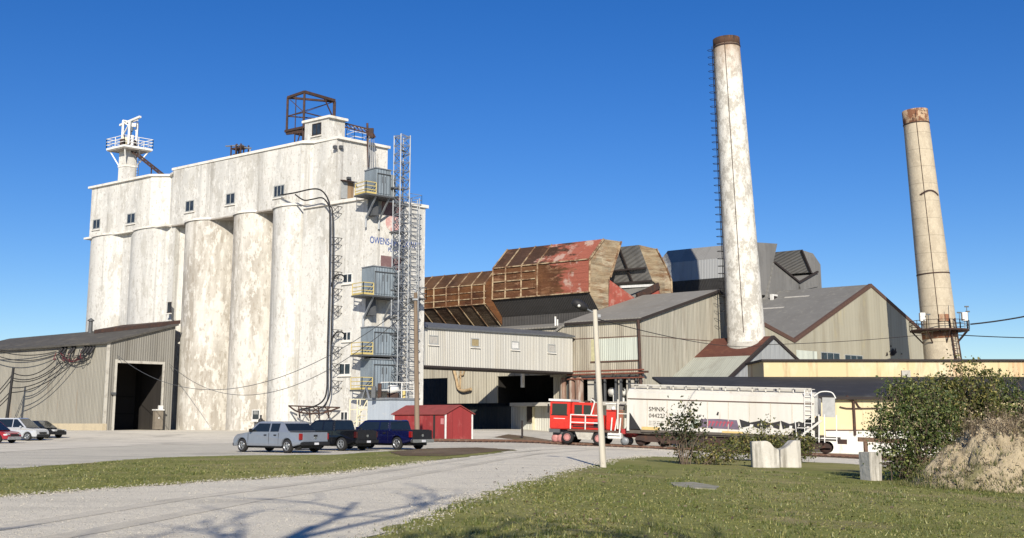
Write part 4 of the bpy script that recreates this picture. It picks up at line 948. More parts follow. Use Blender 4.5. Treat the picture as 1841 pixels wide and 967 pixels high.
for px, w in ((671, .75), (679.5, .95), (662, .7)):
    a = WP.sz(px, 418)[0]; c = WP.pt(a, 0, .1 if px > 665 else .4); m = MB(); m.lathe([(w * .55, z_fl), (w * .58, z_fl + .3), (w * .58, z_mz - .6), (w * .4, z_mz - .15)], 16, None, (c.x, c.y, 0)); m.obj('duct', rt, hall)
m = MB()
for px, r in ((713, .55), (722, .5)):
    c = WP.pt(WP.sz(px, 420)[0], z_fl + 1.25, -1.6); m.lathe([(.05, -.9), (r, -.7), (r, .7), (.05, .9)], 14, DL, c)
m.beam(WP.pt(WP.sz(718, 420)[0], z_fl, -1.6), WP.pt(WP.sz(718, 420)[0], z_fl + .9, -1.6), 1.6, .3); m.obj('tank', M['white_steel'], hall)
# lower wall: whitish cladding, yellow posts, bridge shade put into the colour towards the silo
a0_, a1_, a2_ = .3, WP.sz(592, 450)[0], WP.sz(498, 450)[0]
zt_low = z_fl - .45
m = MB(); m.slab(WP, a0_, a1_, gz - .5, zt_low, -1.6, -1.4); m.obj('ground_wall', M['white_clad'], hall)
dk = corrug('shade_dark_cladding', (.05, .052, .05), dl, 1.6, .3, .4)  # dark copy of the whitish wall, stands for the bridge shade
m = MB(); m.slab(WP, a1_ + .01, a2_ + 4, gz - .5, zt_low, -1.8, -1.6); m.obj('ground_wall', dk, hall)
m = MB()
for px in (619, 643.5): a = WP.sz(px, 452)[0]; m.slab(WP, a - .12, a + .12, gz, zt_low - .1, -1.35, -1.1)
m.obj('post', M['cream_paint'], hall)
m = MB(); a = WP.sz(615, 450)[0]; m.slab(WP, a - .35, a + .35, gz + 2.0, zt_low, -1.38, -1.0); m.obj('column', M['trim_dark'], hall)
m = MB(); m.slab(WP, a0_, a1_, gz - .3, gz + .35, -1.3, -.2); m.obj('plinth', M['slab_grey'], hall)
# upper recess wall left of the gable (behind the bridge)
zh = WP.sz(600, 349)[1]; aU = WP.sz(523, 410)[0]
ab0, ab1 = WP.sz(647, 410)[0], WP.sz(581, 410)[0]  # wall gap added where the bridge shade falls
m = MB(); m.slab(WP, wl + 1.21, ab0, z_fl + .02, zh, -.55, -.3); m.slab(WP, ab1, aU, z_fl + .02, zh, -.55, -.3); m.slab(WP, ab0, ab1, z_mz + .3, zh, -.5, -.3); m.slab(WP, wl + 1.21, a2_ + 4, z_mz + .3, zh, -.9, -.6); m.obj('recess_wall', corrug('recess_panels', (.44, .41, .33), dl, 2.4, .3, .4, ST1), hall)
m = MB(); m.extr([WP.pt(wl + 1.0, zh, .1), WP.pt(a2_ + 4, zh, .1), WP.pt(a2_ + 4, zh + 1.0, -6), WP.pt(wl + 1.0, zh + 1.0, -6)], (0, 0, .2)); m.obj('recess_roof', M['roof_grey'], hall)
m = MB(); m.extr([WP.pt(wl + .9, z_e1 + .1, .2), WP.pt(wl + 3.9, z_e1 - 1.6, .2), WP.pt(wl + 3.9, z_e1 - 1.9, .2), WP.pt(wl + .9, z_e1 - .25, .2)], DR * 3); m.obj('roof_wing', M['roof_grey'], hall)
m = MB(); m.extr([WP.pt(wl + 1.2, z_mz, -.05), WP.pt(wl + 1.2, z_e1 - .3, -.05), WP.pt(wl + 3.6, z_e1 - 1.9, -.05), WP.pt(wl + 3.6, z_mz, -.05)], WP.n * -.2); m.obj('wing_wall', M['wall_tan_l'], hall)
m = MB(); a = WP.sz(646, 345)[0]; m.tube([WP.pt(a, zh, -1), WP.pt(a, zh + 1.6, -1)], .14, 8); m.tube([WP.pt(a - .35, zh, -1), WP.pt(a - .35, zh + 1.2, -1)], .1, 8); m.obj('vent_pipe', M['white_steel'], hall)
# pipes in the lit part of the recess
m = MB(); 
m.tube(smooth_path([WP.hit(531, 393, -.1), WP.hit(535, 408, -.1), WP.hit(537, 417, -.1), WP.hit(543, 420, .1), WP.hit(552, 418, .2)]), .22, 8); m.tube([WP.hit(540, 393, 0), WP.hit(539, 417, 0)], .14, 8); m.tube([WP.hit(545, 393, 0), WP.hit(543, 401, 0), WP.hit(538, 402, 0)], .11, 8); m.obj('process_pipe', weathered('ochre_pipe', (.40, .30, .18), [((.2, .12, .06), 2, (1, 1, 1), .5, .62, .7)], .8), hall)
m = MB(); m.tube([WP.hit(612.5, 399, 1.8), WP.hit(612.5, 416, 1.8)], .28, 10); m.obj('hanging_duct', M['white_steel'], hall)
m = MB(); m.slab(WP, ab0 - 2, ab1 + 2, z_fl, z_mz + 1, -7.2, -7.0); m.slab(WP, ab0 - .6, ab0 - .35, z_fl, z_mz + 1, -7, -.6); m.slab(WP, ab1 + .1, ab1 + .35, z_fl, z_mz + 1, -7, -.6); m.slab(WP, ab0 - .3, ab1, z_fl - .4, z_fl + .01, -7, -4.01); m.obj('shade_bay', M['dark_inside'], hall)  # invented bay, a near-black box deepening the shade behind the bridge

# ---------------------------------------------------------------- conveyor bridge between silo and hall
b0 = P(498, 370, 127.0); b1 = P(671, 377, 145.2); BPL = Plane((b0.x, b0.y), b1 - b0); L = (Vector((b1.x, b1.y, 0)) - BPL.o).length
zb0, zb1 = BPL.sz(498, 390)[1], BPL.sz(669, 398)[1]; zt0, zt1_ = BPL.sz(498, 346.5)[1], BPL.sz(671, 357)[1]
br = thing('conveyor_bridge', 'enclosed whitish corrugated bridge spanning from the silo to the tan hall', 'bridge', BPL.pt(0, 0))
a_s = -2.5; f = lambda a, u, v: u + (v - u) * a / L
m = MB(); m.extr([BPL.pt(a_s, f(a_s, zb0, zb1)), BPL.pt(L, zb1), BPL.pt(L, zt1_), BPL.pt(a_s, f(a_s, zt0, zt1_))], BPL.n * -4.2); m.obj('wall', M['bridge_wall'], br)
m = MB(); e = .25; m.extr([BPL.pt(a_s, f(a_s, zt0, zt1_) - .05, e), BPL.pt(L + .3, zt1_ - .05, e), BPL.pt(L + .3, zt1_ + .55, -2.1), BPL.pt(a_s, f(a_s, zt0, zt1_) + .75, -2.1)], (0, 0, .2))
m.extr([BPL.pt(a_s, f(a_s, zt0, zt1_) + .75, -2.1), BPL.pt(L + .3, zt1_ + .55, -2.1), BPL.pt(L + .3, zt1_ - .05, -4.5), BPL.pt(a_s, f(a_s, zt0, zt1_) - .05, -4.5)], (0, 0, .2)); m.obj('roof', M['bridge_roof'], br)
m = MB(); m.extr([BPL.pt(a_s, f(a_s, zb0, zb1) - .22, .08), BPL.pt(L, zb1 - .22, .08), BPL.pt(L, zb1, .08), BPL.pt(a_s, f(a_s, zb0, zb1), .08)], BPL.n * -4.3); m.obj('floor_beam', M['trim_dark'], br)
for x0, y0, x1, y1, pm in ((502.5, 355, 513, 365.5, 'board_grey'), (552, 358.5, 561.5, 368.5, 'board_tan'), (599, 362, 608, 371.5, 'frame_white'), (642, 365.5, 650.5, 375, 'board_grey')):
    o = wall_window(BPL, x0, y0, x1, y1, br, 0, 0, 'frame_grey', 'window', pm)
a, z = BPL.sz(604.5, 370.5); m = MB(); m.slab(BPL, a - .35, a + .45, z - .2, z + .02, .0, .05); m.obj('broken_pane', M['trim_dark'], br)
m = MB(); a, z = BPL.sz(499, 420); m.slab(BPL, -.2, .35, gz, zb0 - .2, -2.4, -2.0); m.obj('support_column', M['trim_dark'], br)

# ---------------------------------------------------------------- rusty hall with V-shaped roof monitors
def monitor(E, wing_l, wing_r, trough, length, start, mats, parent, len_r=None):
    """wings and trough: pixel outlines lying in the end plane E, extruded back along the ridge"""
    def put(px, L0, L1, name, ms):
        pts = [E.hit(x, y) for x, y in px]; n = len(pts); m = MB()
        for i in range(n):
            j = (i + 1) % n; a, b = pts[i], pts[j]
            m.add([a + DL * L0, b + DL * L0, b + DL * L1, a + DL * L1], [[0, 1, 2, 3]], ms[i])
        m.add([p + DL * L0 for p in pts], [list(range(n))], ms[-1]); m.add([p + DL * L1 for p in pts], [list(range(n))[::-1]], ms[-1])
        return m.obj(name, None, parent)
    a = put(wing_l, start, length, 'monitor_wing', mats[0]); b = put(wing_r, start, len_r or length, 'monitor_wing', mats[1])
    c = put(trough, start, len_r or length, 'monitor_trough', mats[2]); return a, b, c
E1p = P(690, 300, 151.0); E1 = Plane((E1p.x, E1p.y), DR)
rh = thing('rusty_hall', 'rust covered factory hall with huge peeling red roof monitor', 'factory hall', (E1p.x, E1p.y, gz))
r = M
wl1 = [(702, 326), (690.2, 304.3), (690.5, 265), (706.8, 242), (727.5, 245), (714.7, 287), (713, 326)]
wr1 = [(748.8, 249), (768.5, 253.5), (779.5, 274), (786.2, 291), (787, 307), (772, 309), (771, 296), (764.5, 291)]
tr1 = [(712.9, 289), (745, 312), (771.5, 296), (776, 318), (745, 330), (713, 330)]
l17 = 16.6
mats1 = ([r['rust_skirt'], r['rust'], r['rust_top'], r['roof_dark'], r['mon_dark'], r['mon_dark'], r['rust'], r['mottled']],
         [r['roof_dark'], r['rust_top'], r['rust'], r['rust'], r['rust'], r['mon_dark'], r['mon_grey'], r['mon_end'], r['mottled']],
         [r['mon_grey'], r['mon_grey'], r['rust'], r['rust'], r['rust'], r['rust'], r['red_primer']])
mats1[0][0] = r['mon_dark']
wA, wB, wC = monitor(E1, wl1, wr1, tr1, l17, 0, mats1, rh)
# interior framing of the trough
m = MB()
for k in (3.2, 8, 13):
    q = [E1.hit(x, y) + DL * k for x, y in ((748.5, 250), (764, 290.5))]; m.beam(q[0] - DR * .1, q[1] - DR * .1, .22)
q0_, q1_ = E1.hit(758, 276), E1.hit(764, 291)
for q in (q0_, q1_): m.beam(q - DR * .12, q - DR * .12 + DL * l17, .25)
m.obj('trough_frame', M['trim_dark'], rh)
m = MB(); q = [E1.hit(730, 298), E1.hit(768, 296)]; m.beam(q[0] + DL * .4, q[1] + DL * .4, .3, .35); m.obj('tie_beam', M['frame_white'], rh)
m = MB(); q = [E1.hit(746, 310), E1.hit(771, 296.5)]; m.beam(q[0] - DL * .1, q[1] - DL * .1, .35, .9); m.obj('valley_flashing', M['rust_dark'], rh)
# light edge trims of the end walls
m = MB()
for w in (wl1[1:4], wr1[1:5], [wl1[4], wl1[5]]):
    for (a, b) in zip(w, w[1:]): m.beam(E1.hit(*a) - DL * .08, E1.hit(*b) - DL * .08, .22, .22)
m.pieces('edge_trim', M['girt'], rh)
# girts and posts on the outer face
m = MB(); e_lo, e_hi, e_rg = E1.hit(690.2, 304.3, .06), E1.hit(690.5, 265, .06), E1.hit(706.8, 242, .06)
for s_ in (8.6, 11.4, 14.2, 16.5):
    m.beam(e_lo + DL * s_ - DR * .06, e_hi + DL * s_ - DR * .06, .2, .12); m.beam(e_hi + DL * s_ - DR * .06, e_rg + DL * s_ - DR * .05 + Vector((0, 0, .06)), .2, .1)
for f_ in (.01, .27, .55, .8, .99):
    p = e_lo.lerp(e_hi, f_) - DR * .05; m.beam(p + DL * (9 if f_ not in (.01, .99) else .1), p + DL * 16.5, .12, .16)
m.obj('girt', M['girt'], rh)
# low monitor running on to the left
E2o = E1.o + DL * (l17 + .02); E2 = Plane((E2o.x, E2o.y), DR)
wl2 = [(590, 345), (569.6, 318.4), (569.6, 294), (569.8 + 12, 278.6), (600, 279), (600, 345)]
pts = [E2.hit(*p) for p in wl2]; m = MB(); n = len(pts); ms = [r['rust_skirt'], r['rust_low'], r['rust_low_top'], r['roof_dark'], r['mon_dark'], r['mon_dark']]
Lw = 17
for i in range(n):
    a, b = pts[i], pts[(i + 1) % n]; m.add([a, b, b + DL * Lw, a + DL * Lw], [[0, 1, 2, 3]], ms[i])
m.add(pts, [list(range(n))], r['rust_low']); m.add([p + DL * Lw for p in pts], [list(range(n))[::-1]], r['rust_low']); m.obj('low_monitor', None, rh)
m = MB(); lo, hi, rg, sk_ = pts[1] - DR * .06, pts[2] - DR * .06, pts[3], pts[0]
for s_ in (.3, 2.6, 5.0, 7.4, 9.8, 12.2): m.beam(lo + DL * s_, hi + DL * s_, .18, .12); m.beam(hi + DL * s_, rg + DL * s_ + Vector((0, 0, .04)), .16, .1); m.beam(lo + DL * s_ , sk_ + DL * s_ - DR * .12, .16, .1)
for f_ in (.02, .3, .62, .97): p = lo.lerp(hi, f_); m.beam(p, p + DL * Lw, .12, .13)
m.obj('girt', M['girt'], rh)
# hall body below the monitors
zb_h = E1.hit(702, 326).z
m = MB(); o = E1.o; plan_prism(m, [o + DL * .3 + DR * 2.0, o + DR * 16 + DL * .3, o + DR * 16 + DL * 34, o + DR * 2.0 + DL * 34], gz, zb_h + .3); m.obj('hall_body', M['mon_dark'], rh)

# ---------------------------------------------------------------- grey hall with V-shaped monitors (chimney shadow falls on it)
E3p = P(887, 290, 176.0); E3 = Plane((E3p.x, E3p.y), DR)
gh = thing('grey_hall', 'long grey metal hall roof with V-shaped monitor behind the tall chimney', 'factory hall', (E3p.x, E3p.y, gz))
wl3 = [(880, 306), (872, 285), (872, 262), (884, 245.8), (911, 247.6), (906, 269.6), (897, 308)]
tri3 = [(906, 270), (935, 293.5), (935, 306), (912, 314), (897, 318)]
wr3 = [(909.6, 257.2), (938.6, 254.6), (952.7, 259), (961.5, 272), (963, 300), (938, 302), (956, 281), (949.5, 281)]
tr3 = [(935, 293.5), (956.5, 281), (957.5, 298), (938, 302)]
def put3(px, L0, L1, name, ms):
    pts = [E3.hit(x, y) for x, y in px]; n = len(pts); m = MB()
    for i in range(n):
        a, b = pts[i], pts[(i + 1) % n]; m.add([a + DL * L0, b + DL * L0, b + DL * L1, a + DL * L1], [[0, 1, 2, 3]], ms[i])
    m.add([p + DL * L0 for p in pts], [list(range(n))], ms[-1]); m.add([p + DL * L1 for p in pts], [list(range(n))[::-1]], ms[-1]); return m.obj(name, None, gh)
put3(wl3, 0, 15.6, 'monitor_wing', [r['mon_dark'], r['mon_side'], r['mon_grey'], r['mon_grey'], r['mon_end'], r['mon_end'], r['mon_dark'], r['mon_end']])
wr3b = [(938.6, 254.6), (952.7, 259), (961.5, 272), (963, 300), (940, 302), (956, 282), (949.5, 281)]
put3(wr3b, 0, 15.6, 'monitor_wing', [r['mon_grey'], r['mon_side'], r['mon_side'], r['mon_dark'], r['mon_end'], r['mon_end'], r['mon_end'], r['mon_end']])
put3(tri3, -.15, 15.6, 'monitor_trough', [r['mon_end']] * 6)
put3(tr3, -.15, 15.6, 'monitor_trough', [r['mon_end']] * 5)
m = MB()
for a, b in (((906, 269.5), (935, 293)), ((956.5, 280.5), (935, 293))): m.beam(E3.hit(*a) - DL * .25, E3.hit(*b) - DL * .25, .35, .3)
m.beam(E3.hit(938.6, 255) - DL * .1, E3.hit(949.5, 281) - DL * .1, .3, .3, M['trim_dark']); m.pieces('edge_trim', M['mon_side'], gh)
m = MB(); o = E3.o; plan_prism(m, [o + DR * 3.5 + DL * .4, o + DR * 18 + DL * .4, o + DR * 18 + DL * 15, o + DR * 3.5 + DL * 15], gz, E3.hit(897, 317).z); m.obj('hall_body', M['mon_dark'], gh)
m = MB(); p = E3.hit(899, 312); m.beam(p - DL * 1.2 - DR * .8, p - DL * 1.2 + DR * .6, .5, 1.2, M['frame_white']); m.beam(p - DL * 1.5 - DR * .5, p - DL * 1.5 + DR * .35, .1, .6, M['trim_dark']); m.obj('roof_louvre', None, gh)

# ---------------------------------------------------------------- right gabled hall
GC = P(931, 370, 157.0); GP = Plane((GC.x, GC.y), DR)
gz2 = ground_z(GC.x, GC.y)
rg2 = thing('gabled_hall', 'tan gabled hall with slate grey roof between the two chimneys', 'factory hall', (GC.x, GC.y, gz2))
s0, z0 = GP.sz(931, 362.5); s1, z1 = GP.sz(1020.5, 297.5); s2, z2 = GP.sz(1086, 356)
sL3, zL3 = GP.sz(893, 342)
m = MB(); m.extr([GP.pt(sL3, gz2 - 1), GP.pt(s2, gz2 - 1), GP.pt(s2, z2), GP.pt(s1, z1), GP.pt(s0, z0), GP.pt(sL3, zL3)], DL * .3); m.obj('gable_wall', M['wall_tan_fine'], rg2)
Lr = 21
m = MB()
m.extr([GP.pt(s0, z0 + .02), GP.pt(s1, z1 + .05), GP.pt(s1, z1 + .3), GP.pt(s0, z0 + .3)], DL * Lr)
m.extr([GP.pt(s1, z1 + .05), GP.pt(s2, z2 + .05), GP.pt(s2, z2 + .3), GP.pt(s1, z1 + .3)], DL * Lr); 
m.extr([GP.pt(s0, z0 + .02), GP.pt(s0, z0 + .3), GP.pt(sL3, zL3 + .3), GP.pt(sL3, zL3 + .02)], DL * 3); ro_ = m.obj('roof', M['roof_grey2'], rg2)
m = MB()
for (a, za), (b, zb_) in (((s0, z0), (s1, z1)), ((s1, z1), (s2, z2)), ((s0, z0), (sL3, zL3))):
    m.extr([GP.pt(a, za - .15, .12), GP.pt(b, zb_ - .15, .12), GP.pt(b, zb_ + .42, .12), GP.pt(a, za + .42, .12)], GP.n * -.5)
m.obj('barge_board', M['trim_brown'], rg2)
m = MB()
up = (GP.pt(s1, z1) - GP.pt(s0, z0))
for f_, k0, k1 in ((.62, 9.5, 15.5), (.83, 8.0, 12)):
    p = GP.pt(s0, z0 + .31) + up * f_; m.extr([p + DL * k0, p + DL * k1, p + DL * k1 + up * .018, p + DL * k0 + up * .018], (0, 0, .05))
m.obj('skylight_strip', M['board_grey'], rg2)
for x0, x1, ya in ((962, 984, 375), (990, 1011, 378)):
    wall_window(GP, x0, ya, x1, ya + 12, rg2, 0, 2, 'frame_grey')
m = MB(); a, b = GP.sz(933, 372)[0], GP.sz(957, 372)[0]; zz = GP.sz(945, 373)[1]; m.slab(GP, a, b, zz - 2, zz, .0, .05); m.obj('panel', M['panel_mint'], rg2)
m = MB(); rnd = random.Random(9)
for i in range(26):
    c = GP.hit(1046 + rnd.gauss(0, 3), 377 - abs(rnd.gauss(0, 4)), .06); w = rnd.uniform(.1, .5); m.extr([c + DR * -w + Vector((0, 0, -w)), c + DR * w + Vector((0, 0, -w * .6)), c + DR * w * .3 + Vector((0, 0, w))], GP.n * .05)
m.obj('torn_patch', M['trim_dark'], rg2)

# ---------------------------------------------------------------- lean-to at the foot of the tall chimney
LC = P(841, 415, 136.9); LPn = Plane((LC.x, LC.y), DR); gz3 = ground_z(LC.x, LC.y)
lt = thing('lean_to_shed', 'lean-to shed with pale lower and brown rusted upper roof at the tall chimney foot', 'shed', (LC.x, LC.y, gz3))
s0, z0 = LPn.sz(841, 419.5); s1, z1 = LPn.sz(906, 357.8); s2, z2 = LPn.sz(936, 386); sb, zbk = LPn.sz(883.5, 380.3)
Ll = 8.6
ext = (z1 - z0) / (s1 - s0)
sA = s0 - 1.5; zA = z0 - 1.5 * ext
m = MB(); m.extr([LPn.pt(sA, gz3 - .5), LPn.pt(s2, gz3 - .5), LPn.pt(s2, z2), LPn.pt(s1, z1), LPn.pt(sA, zA)], DL * .25); m.obj('gable_wall', corrug('blue_grey_lean_to', (.33, .34, .335), dr, 1.0, .3, .4, [((.25, .2, .15), .8, STREAK, .52, .68, .6)]), lt)
m = MB(); m.extr([LPn.pt(sA, zA), LPn.pt(sb, zbk), LPn.pt(sb, zbk + .2), LPn.pt(sA, zA + .2)], DL * (Ll + .3)); m.obj('lower_roof', M['roof_pale'], lt)
m = MB(); m.extr([LPn.pt(sb, zbk + .005), LPn.pt(s1, z1 + .0), LPn.pt(s1, z1 + .24), LPn.pt(sb, zbk + .24)], DL * (Ll + .3)); m.extr([LPn.pt(s1, z1), LPn.pt(s2, z2), LPn.pt(s2, z2 + .24), LPn.pt(s1, z1 + .24)], DL * (Ll + .3)); m.obj('upper_roof', M['roof_brown'], lt)
m = MB()
for (a, za), (b, zb_) in (((sA, zA), (s1, z1)), ((s1, z1), (s2, z2))):
    m.extr([LPn.pt(a, za - .1, .2), LPn.pt(b, zb_ - .1, .2), LPn.pt(b, zb_ + .3, .2), LPn.pt(a, za + .3, .2)], LPn.n * -.45)
m.obj('barge_board', M['trim_dark'], lt)
m = MB(); m.extr([LPn.pt(sA, gz3), LPn.pt(sA, zA), LPn.pt(s1, z1), LPn.pt(s1, gz3)], DL * .2); 
for v in m.v: v += DL * Ll
m.obj('end_wall', M['wall_tan_l'], lt)

# ---------------------------------------------------------------- smokestacks
def stack_mat(name, base, patch, rust, zlo, zhi, rows):
    m, nt, bs = node_mat(name); co = coords(nt, False); z = dotv(nt, co, (0, 0, 1))
    f = ramp(nt, noise(nt, mul(nt, co, (1, 1, .55)), .9, 9, .74), .47, .55); c = mix(nt, math_(nt, 'MULTIPLY', f, .85), base, patch)
    f2 = ramp(nt, noise(nt, co, 2.6, 6, .7), .52, .6); c = mix(nt, math_(nt, 'MULTIPLY', f2, .5), c, tuple(min(.8, x * 1.2) for x in base))
    g = math_(nt, 'ADD', ramp(nt, z, zlo, zhi), math_(nt, 'MULTIPLY', math_(nt, 'SUBTRACT', noise(nt, mul(nt, co, (1, 1, .25)), .9, 6, .65), .5), 1.1))
    c = mix(nt, math_(nt, 'MULTIPLY', ramp(nt, g, .35, 1.0), .8), c, rust)
    if rows:
        fr = math_(nt, 'FRACT', math_(nt, 'DIVIDE', z, rows)); c = mix(nt, math_(nt, 'MULTIPLY', math_(nt, 'LESS_THAN', fr, .035), .45), c, tuple(x * .4 for x in base))
    nt.links.new(c, bs.inputs['Base Color']); bs.inputs['Roughness'].default_value = .92; bs.inputs['Specular IOR Level'].default_value = .2
    b = nt.nodes.new('ShaderNodeBump'); b.inputs['Distance'].default_value = .04; nt.links.new(noise(nt, co, 2.2, 6, .7), b.inputs['Height']); nt.links.new(b.outputs[0], bs.inputs['Normal'])
    return m
def stack_axis(xb, yb, xt, yt, Y): return P(xb, yb, Y), P(xt, yt, Y)
def px_r(px, x, y, Y): d = ray(x, y); return px * (Y / d.y) / F_PX
# tall white one
Yc = 147.0; cb, ct = stack_axis(875, 362, 851, 8.5, Yc); ax = (ct - cb); Hs = ax.length; ax = ax.normalized()
g0 = cb - ax * ((cb.z - ground_z(cb.x, cb.y)) / ax.z); Hg = (cb - g0).length
st = thing('smokestack', 'tallest chimney, whitewashed and peeling with soot-dark rim and side ladder', 'chimney', g0)
rb, rt_ = px_r(22, 875, 362, Yc), px_r(15, 851, 8.5, Yc); rg_ = rb + (rb - rt_) * Hg / Hs
msm = stack_mat('peeling_white_stack', (.63, .605, .54), (.37, .345, .295), (.30, .19, .11), ct.z - 9, ct.z - .5, None)
m = MB(); N = 40; m.lathe([(rg_, 0)] + [(rb + (rt_ - rb) * i / 20, Hg + Hs * i / 20) for i in range(21)], 40, ax, g0, msm)
m.obj('shaft', None, st)
m = MB(); h = Hg + Hs; m.lathe([(rt_ + .02, h - .95), (rt_ + .07, h - .9), (rt_ + .07, h + .05), (rt_ - .25, h + .06), (rt_ - .25, h - 1.5)], 40, ax, g0); m.obj('rim', weathered('sooty_rim', (.085, .045, .028), [((.03, .025, .022), 1, (1, 1, .6), .45, .6, .8), ((.2, .1, .05), 1.2, (1, 1, .3), .55, .65, .6)], .9), st)
m = MB(); m.lathe([(rt_ * 1.03, h - 1.0), (rt_ * 1.05 + .03, h - 1.1), (rt_ * 1.05, h - 1.25)], 40, ax, g0); m.obj('band', M['rust_dark'], st)
m = MB(); side = Vector((-1, -.15, 0)).normalized(); tv = ax.cross(side).normalized()
def sp_(hh, o=0.0, t=0.0):
    r_ = rb + (rt_ - rb) * (hh - Hg) / Hs; return g0 + ax * hh + side * (r_ + o) + tv * t
hh = Hg + 4
for t_ in (-.25, .25): m.tube([sp_(Hg + 2, .25, t_), sp_(h - 1, .25, t_)], .05, 4)
while hh < h - .8:
    m.beam(sp_(hh, .0, -.25), sp_(hh, .30, -.25), .06); m.beam(sp_(hh, .25, -.25), sp_(hh, .25, .25), .05)
    m.tube([sp_(hh, .25, -.3), sp_(hh, .75, -.34), sp_(hh, 1.0, 0), sp_(hh, .75, .34), sp_(hh, .25, .3)], .035, 4); hh += 1.0
m.obj('ladder', M['black_steel'], st)
m = MB(); fr = Vector((-.35, -1, 0)).normalized()
m.tube([g0 + ax * k + fr * (rb + (rt_ - rb) * (k - Hg) / Hs + .03) for k in (Hg + 1, Hg + Hs * .4, h - .4)], .045, 5); m.obj('lightning_cable', M['rust_dark'], st)
p_ = lathe_pts = None
m = MB(); q = cb + Vector((0, 0, 0)); q = g0 + ax * ((z1 - .9 - g0.z) / ax.z); m.lathe([(rb + .22, -.5), (rb + .2, .2), (rb - .02, .45)], 24, ax, q); m.obj('base_flashing', M['slab_grey'], st)
# tan one on the right
Yc = 162.0; cb, ct = stack_axis(1104, 378, 1072, 92, Yc); ax = (ct - cb); Hs = ax.length; ax = ax.normalized()
g0 = cb - ax * ((cb.z - ground_z(cb.x, cb.y)) / ax.z); Hg = (cb - g0).length
st2 = thing('smokestack', 'shorter tan concrete chimney with rusty crown and round service platform near its base', 'chimney', g0)
rb, rt_ = px_r(20.3, 1104, 378, Yc), px_r(14, 1072, 92, Yc); rg_ = rb + (rb - rt_) * Hg / Hs; h = Hg + Hs
m = MB(); m.lathe([(rg_, 0)] + [(rb + (rt_ - rb) * i / 20, Hg + Hs * i / 20) for i in range(21)], 40, ax, g0, stack_mat('tan_concrete_stack', (.47, .405, .30), (.40, .34, .25), (.33, .19, .10), ct.z - 7, ct.z + 2, 2.6)); m.obj('shaft', None, st2)
m = MB(); m.lathe([(rt_ + .03, h - 2.1), (rt_ + .06, h - 2.05), (rt_ + .06, h), (rt_ - .2, h), (rt_ - .2, h - 1.5)], 40, ax, g0); m.obj('crown', weathered('rusty_crown', (.42, .30, .19), [((.17, .07, .035), 1.1, (1, 1, .8), .46, .54, .95), ((.06, .03, .02), 1.6, (1, 1, 1), .58, .62, .9)], .9), st2)
m = MB(); m.lathe([(rt_ + .1, h - 2.2), (rt_ + .12, h - 2.05)], 40, ax, g0); hk = Hg + Hs * .43; r_ = rb + (rt_ - rb) * (hk - Hg) / Hs
m.lathe([(rb + (rt_ - rb) * .32 + .04, Hg + Hs * .32), (rb + (rt_ - rb) * .325 + .05, Hg + Hs * .325)], 40, ax, g0); m.pieces('band', M['rust_dark'], st2)
m = MB(); rnd = random.Random(5)
for i in range(13):
    an = math.radians(232 + i * 6.2); r2 = rb + (rt_ - rb) * .64 + .02; v = Vector((math.cos(an), math.sin(an), 0)); p = g0 + ax * (Hg + Hs * .64 + math.sin(i / 12 * math.pi) * .55) + v * r2
    m.beam(p, p + Vector((-v.y, v.x, 0)) * .36, .05, .22)
m.obj('repair_line', M['rust_dark'], st2)
m = MB(); m.tube([g0 + ax * k + fr * (rb + (rt_ - rb) * (k - Hg) / Hs + .03) for k in (Hg + 3, Hg + Hs * .5, h - .4)], .05, 5); m.obj('lightning_cable', M['rust_dark'], st2)
# platform
pz = P(1100, 349.5, Yc).z; hp = (pz - g0.z) / ax.z; rc = rb * .97; pcn = g0 + ax * hp
m = MB(); n = 16; ro2 = 4.1
ring = [(pcn + Vector((math.cos(2 * math.pi * i / n) * ro2, math.sin(2 * math.pi * i / n) * ro2, 0))) for i in range(n)]
m.lathe([(rc - .05, -.15), (ro2, -.15), (ro2, .1), (rc - .05, .1)], n, None, pcn); m.obj('platform', M['rust_dark'], st2)
m = MB(); railing(m, [p + Vector((0, 0, .1)) for p in ring + ring[:1]], 1.25, .045, 2); m.obj('railing', M['rust_dark'], st2)
m = MB()
for i in range(0, n, 2): 
    v = (ring[i] - pcn).normalized(); m.beam(ring[i] - Vector((0, 0, .1)), pcn + v * rc - Vector((0, 0, 1.9)), .14)
m.pieces('brace', M['rust_dark'], st2)
for k, (dx, dy) in enumerate(((-3.2, -2.2), (2.6, -2.9))): 
    m = MB(); p = pcn + Vector((dx, dy, .1)); m.beam(p, p + Vector((0, 0, 2.2)), .08, .08, M['galv']); m.beam(p + Vector((0, 0, 1.1)), p + Vector((0, 0, 2.3)), .75, .55, M['frame_white'])
    m.obj('antenna_box', None, st2)
for dx, dy, hh in ((-2.6, -3, 2.0), (0, -3.9, 3.2), (1.6, -3.6, 2.2), (3.3, -2.2, 3.2), (3.9, -1.0, 2.6)):
    m = MB(); p = pcn + Vector((dx, dy, .1)); m.tube([p, p + Vector((0, 0, hh))], .05, 5)
    if hh < 3.1 or dx > 3: m.beam(p + Vector((-.3, 0, hh)), p + Vector((.3, 0, hh)), .12, .2)
    m.obj('mast', M['dark_lattice'], st2)
m = MB(); f0 = pcn + Vector((.9, -rc - .25, 0))
for s_ in (-.4, .4): m.beam(f0 + Vector((s_, 0, 1.6)), f0 + Vector((s_ + 1.2, -.2, -pcn.z + 3)), .16)
for k in range(16): m.beam(f0 + Vector((-.4 + k * .06, 0, -k * .7)), f0 + Vector((.4 + k * .06, 0, -k * .7)), .1)
m.obj('ladder', M['rust_dark'], st2)
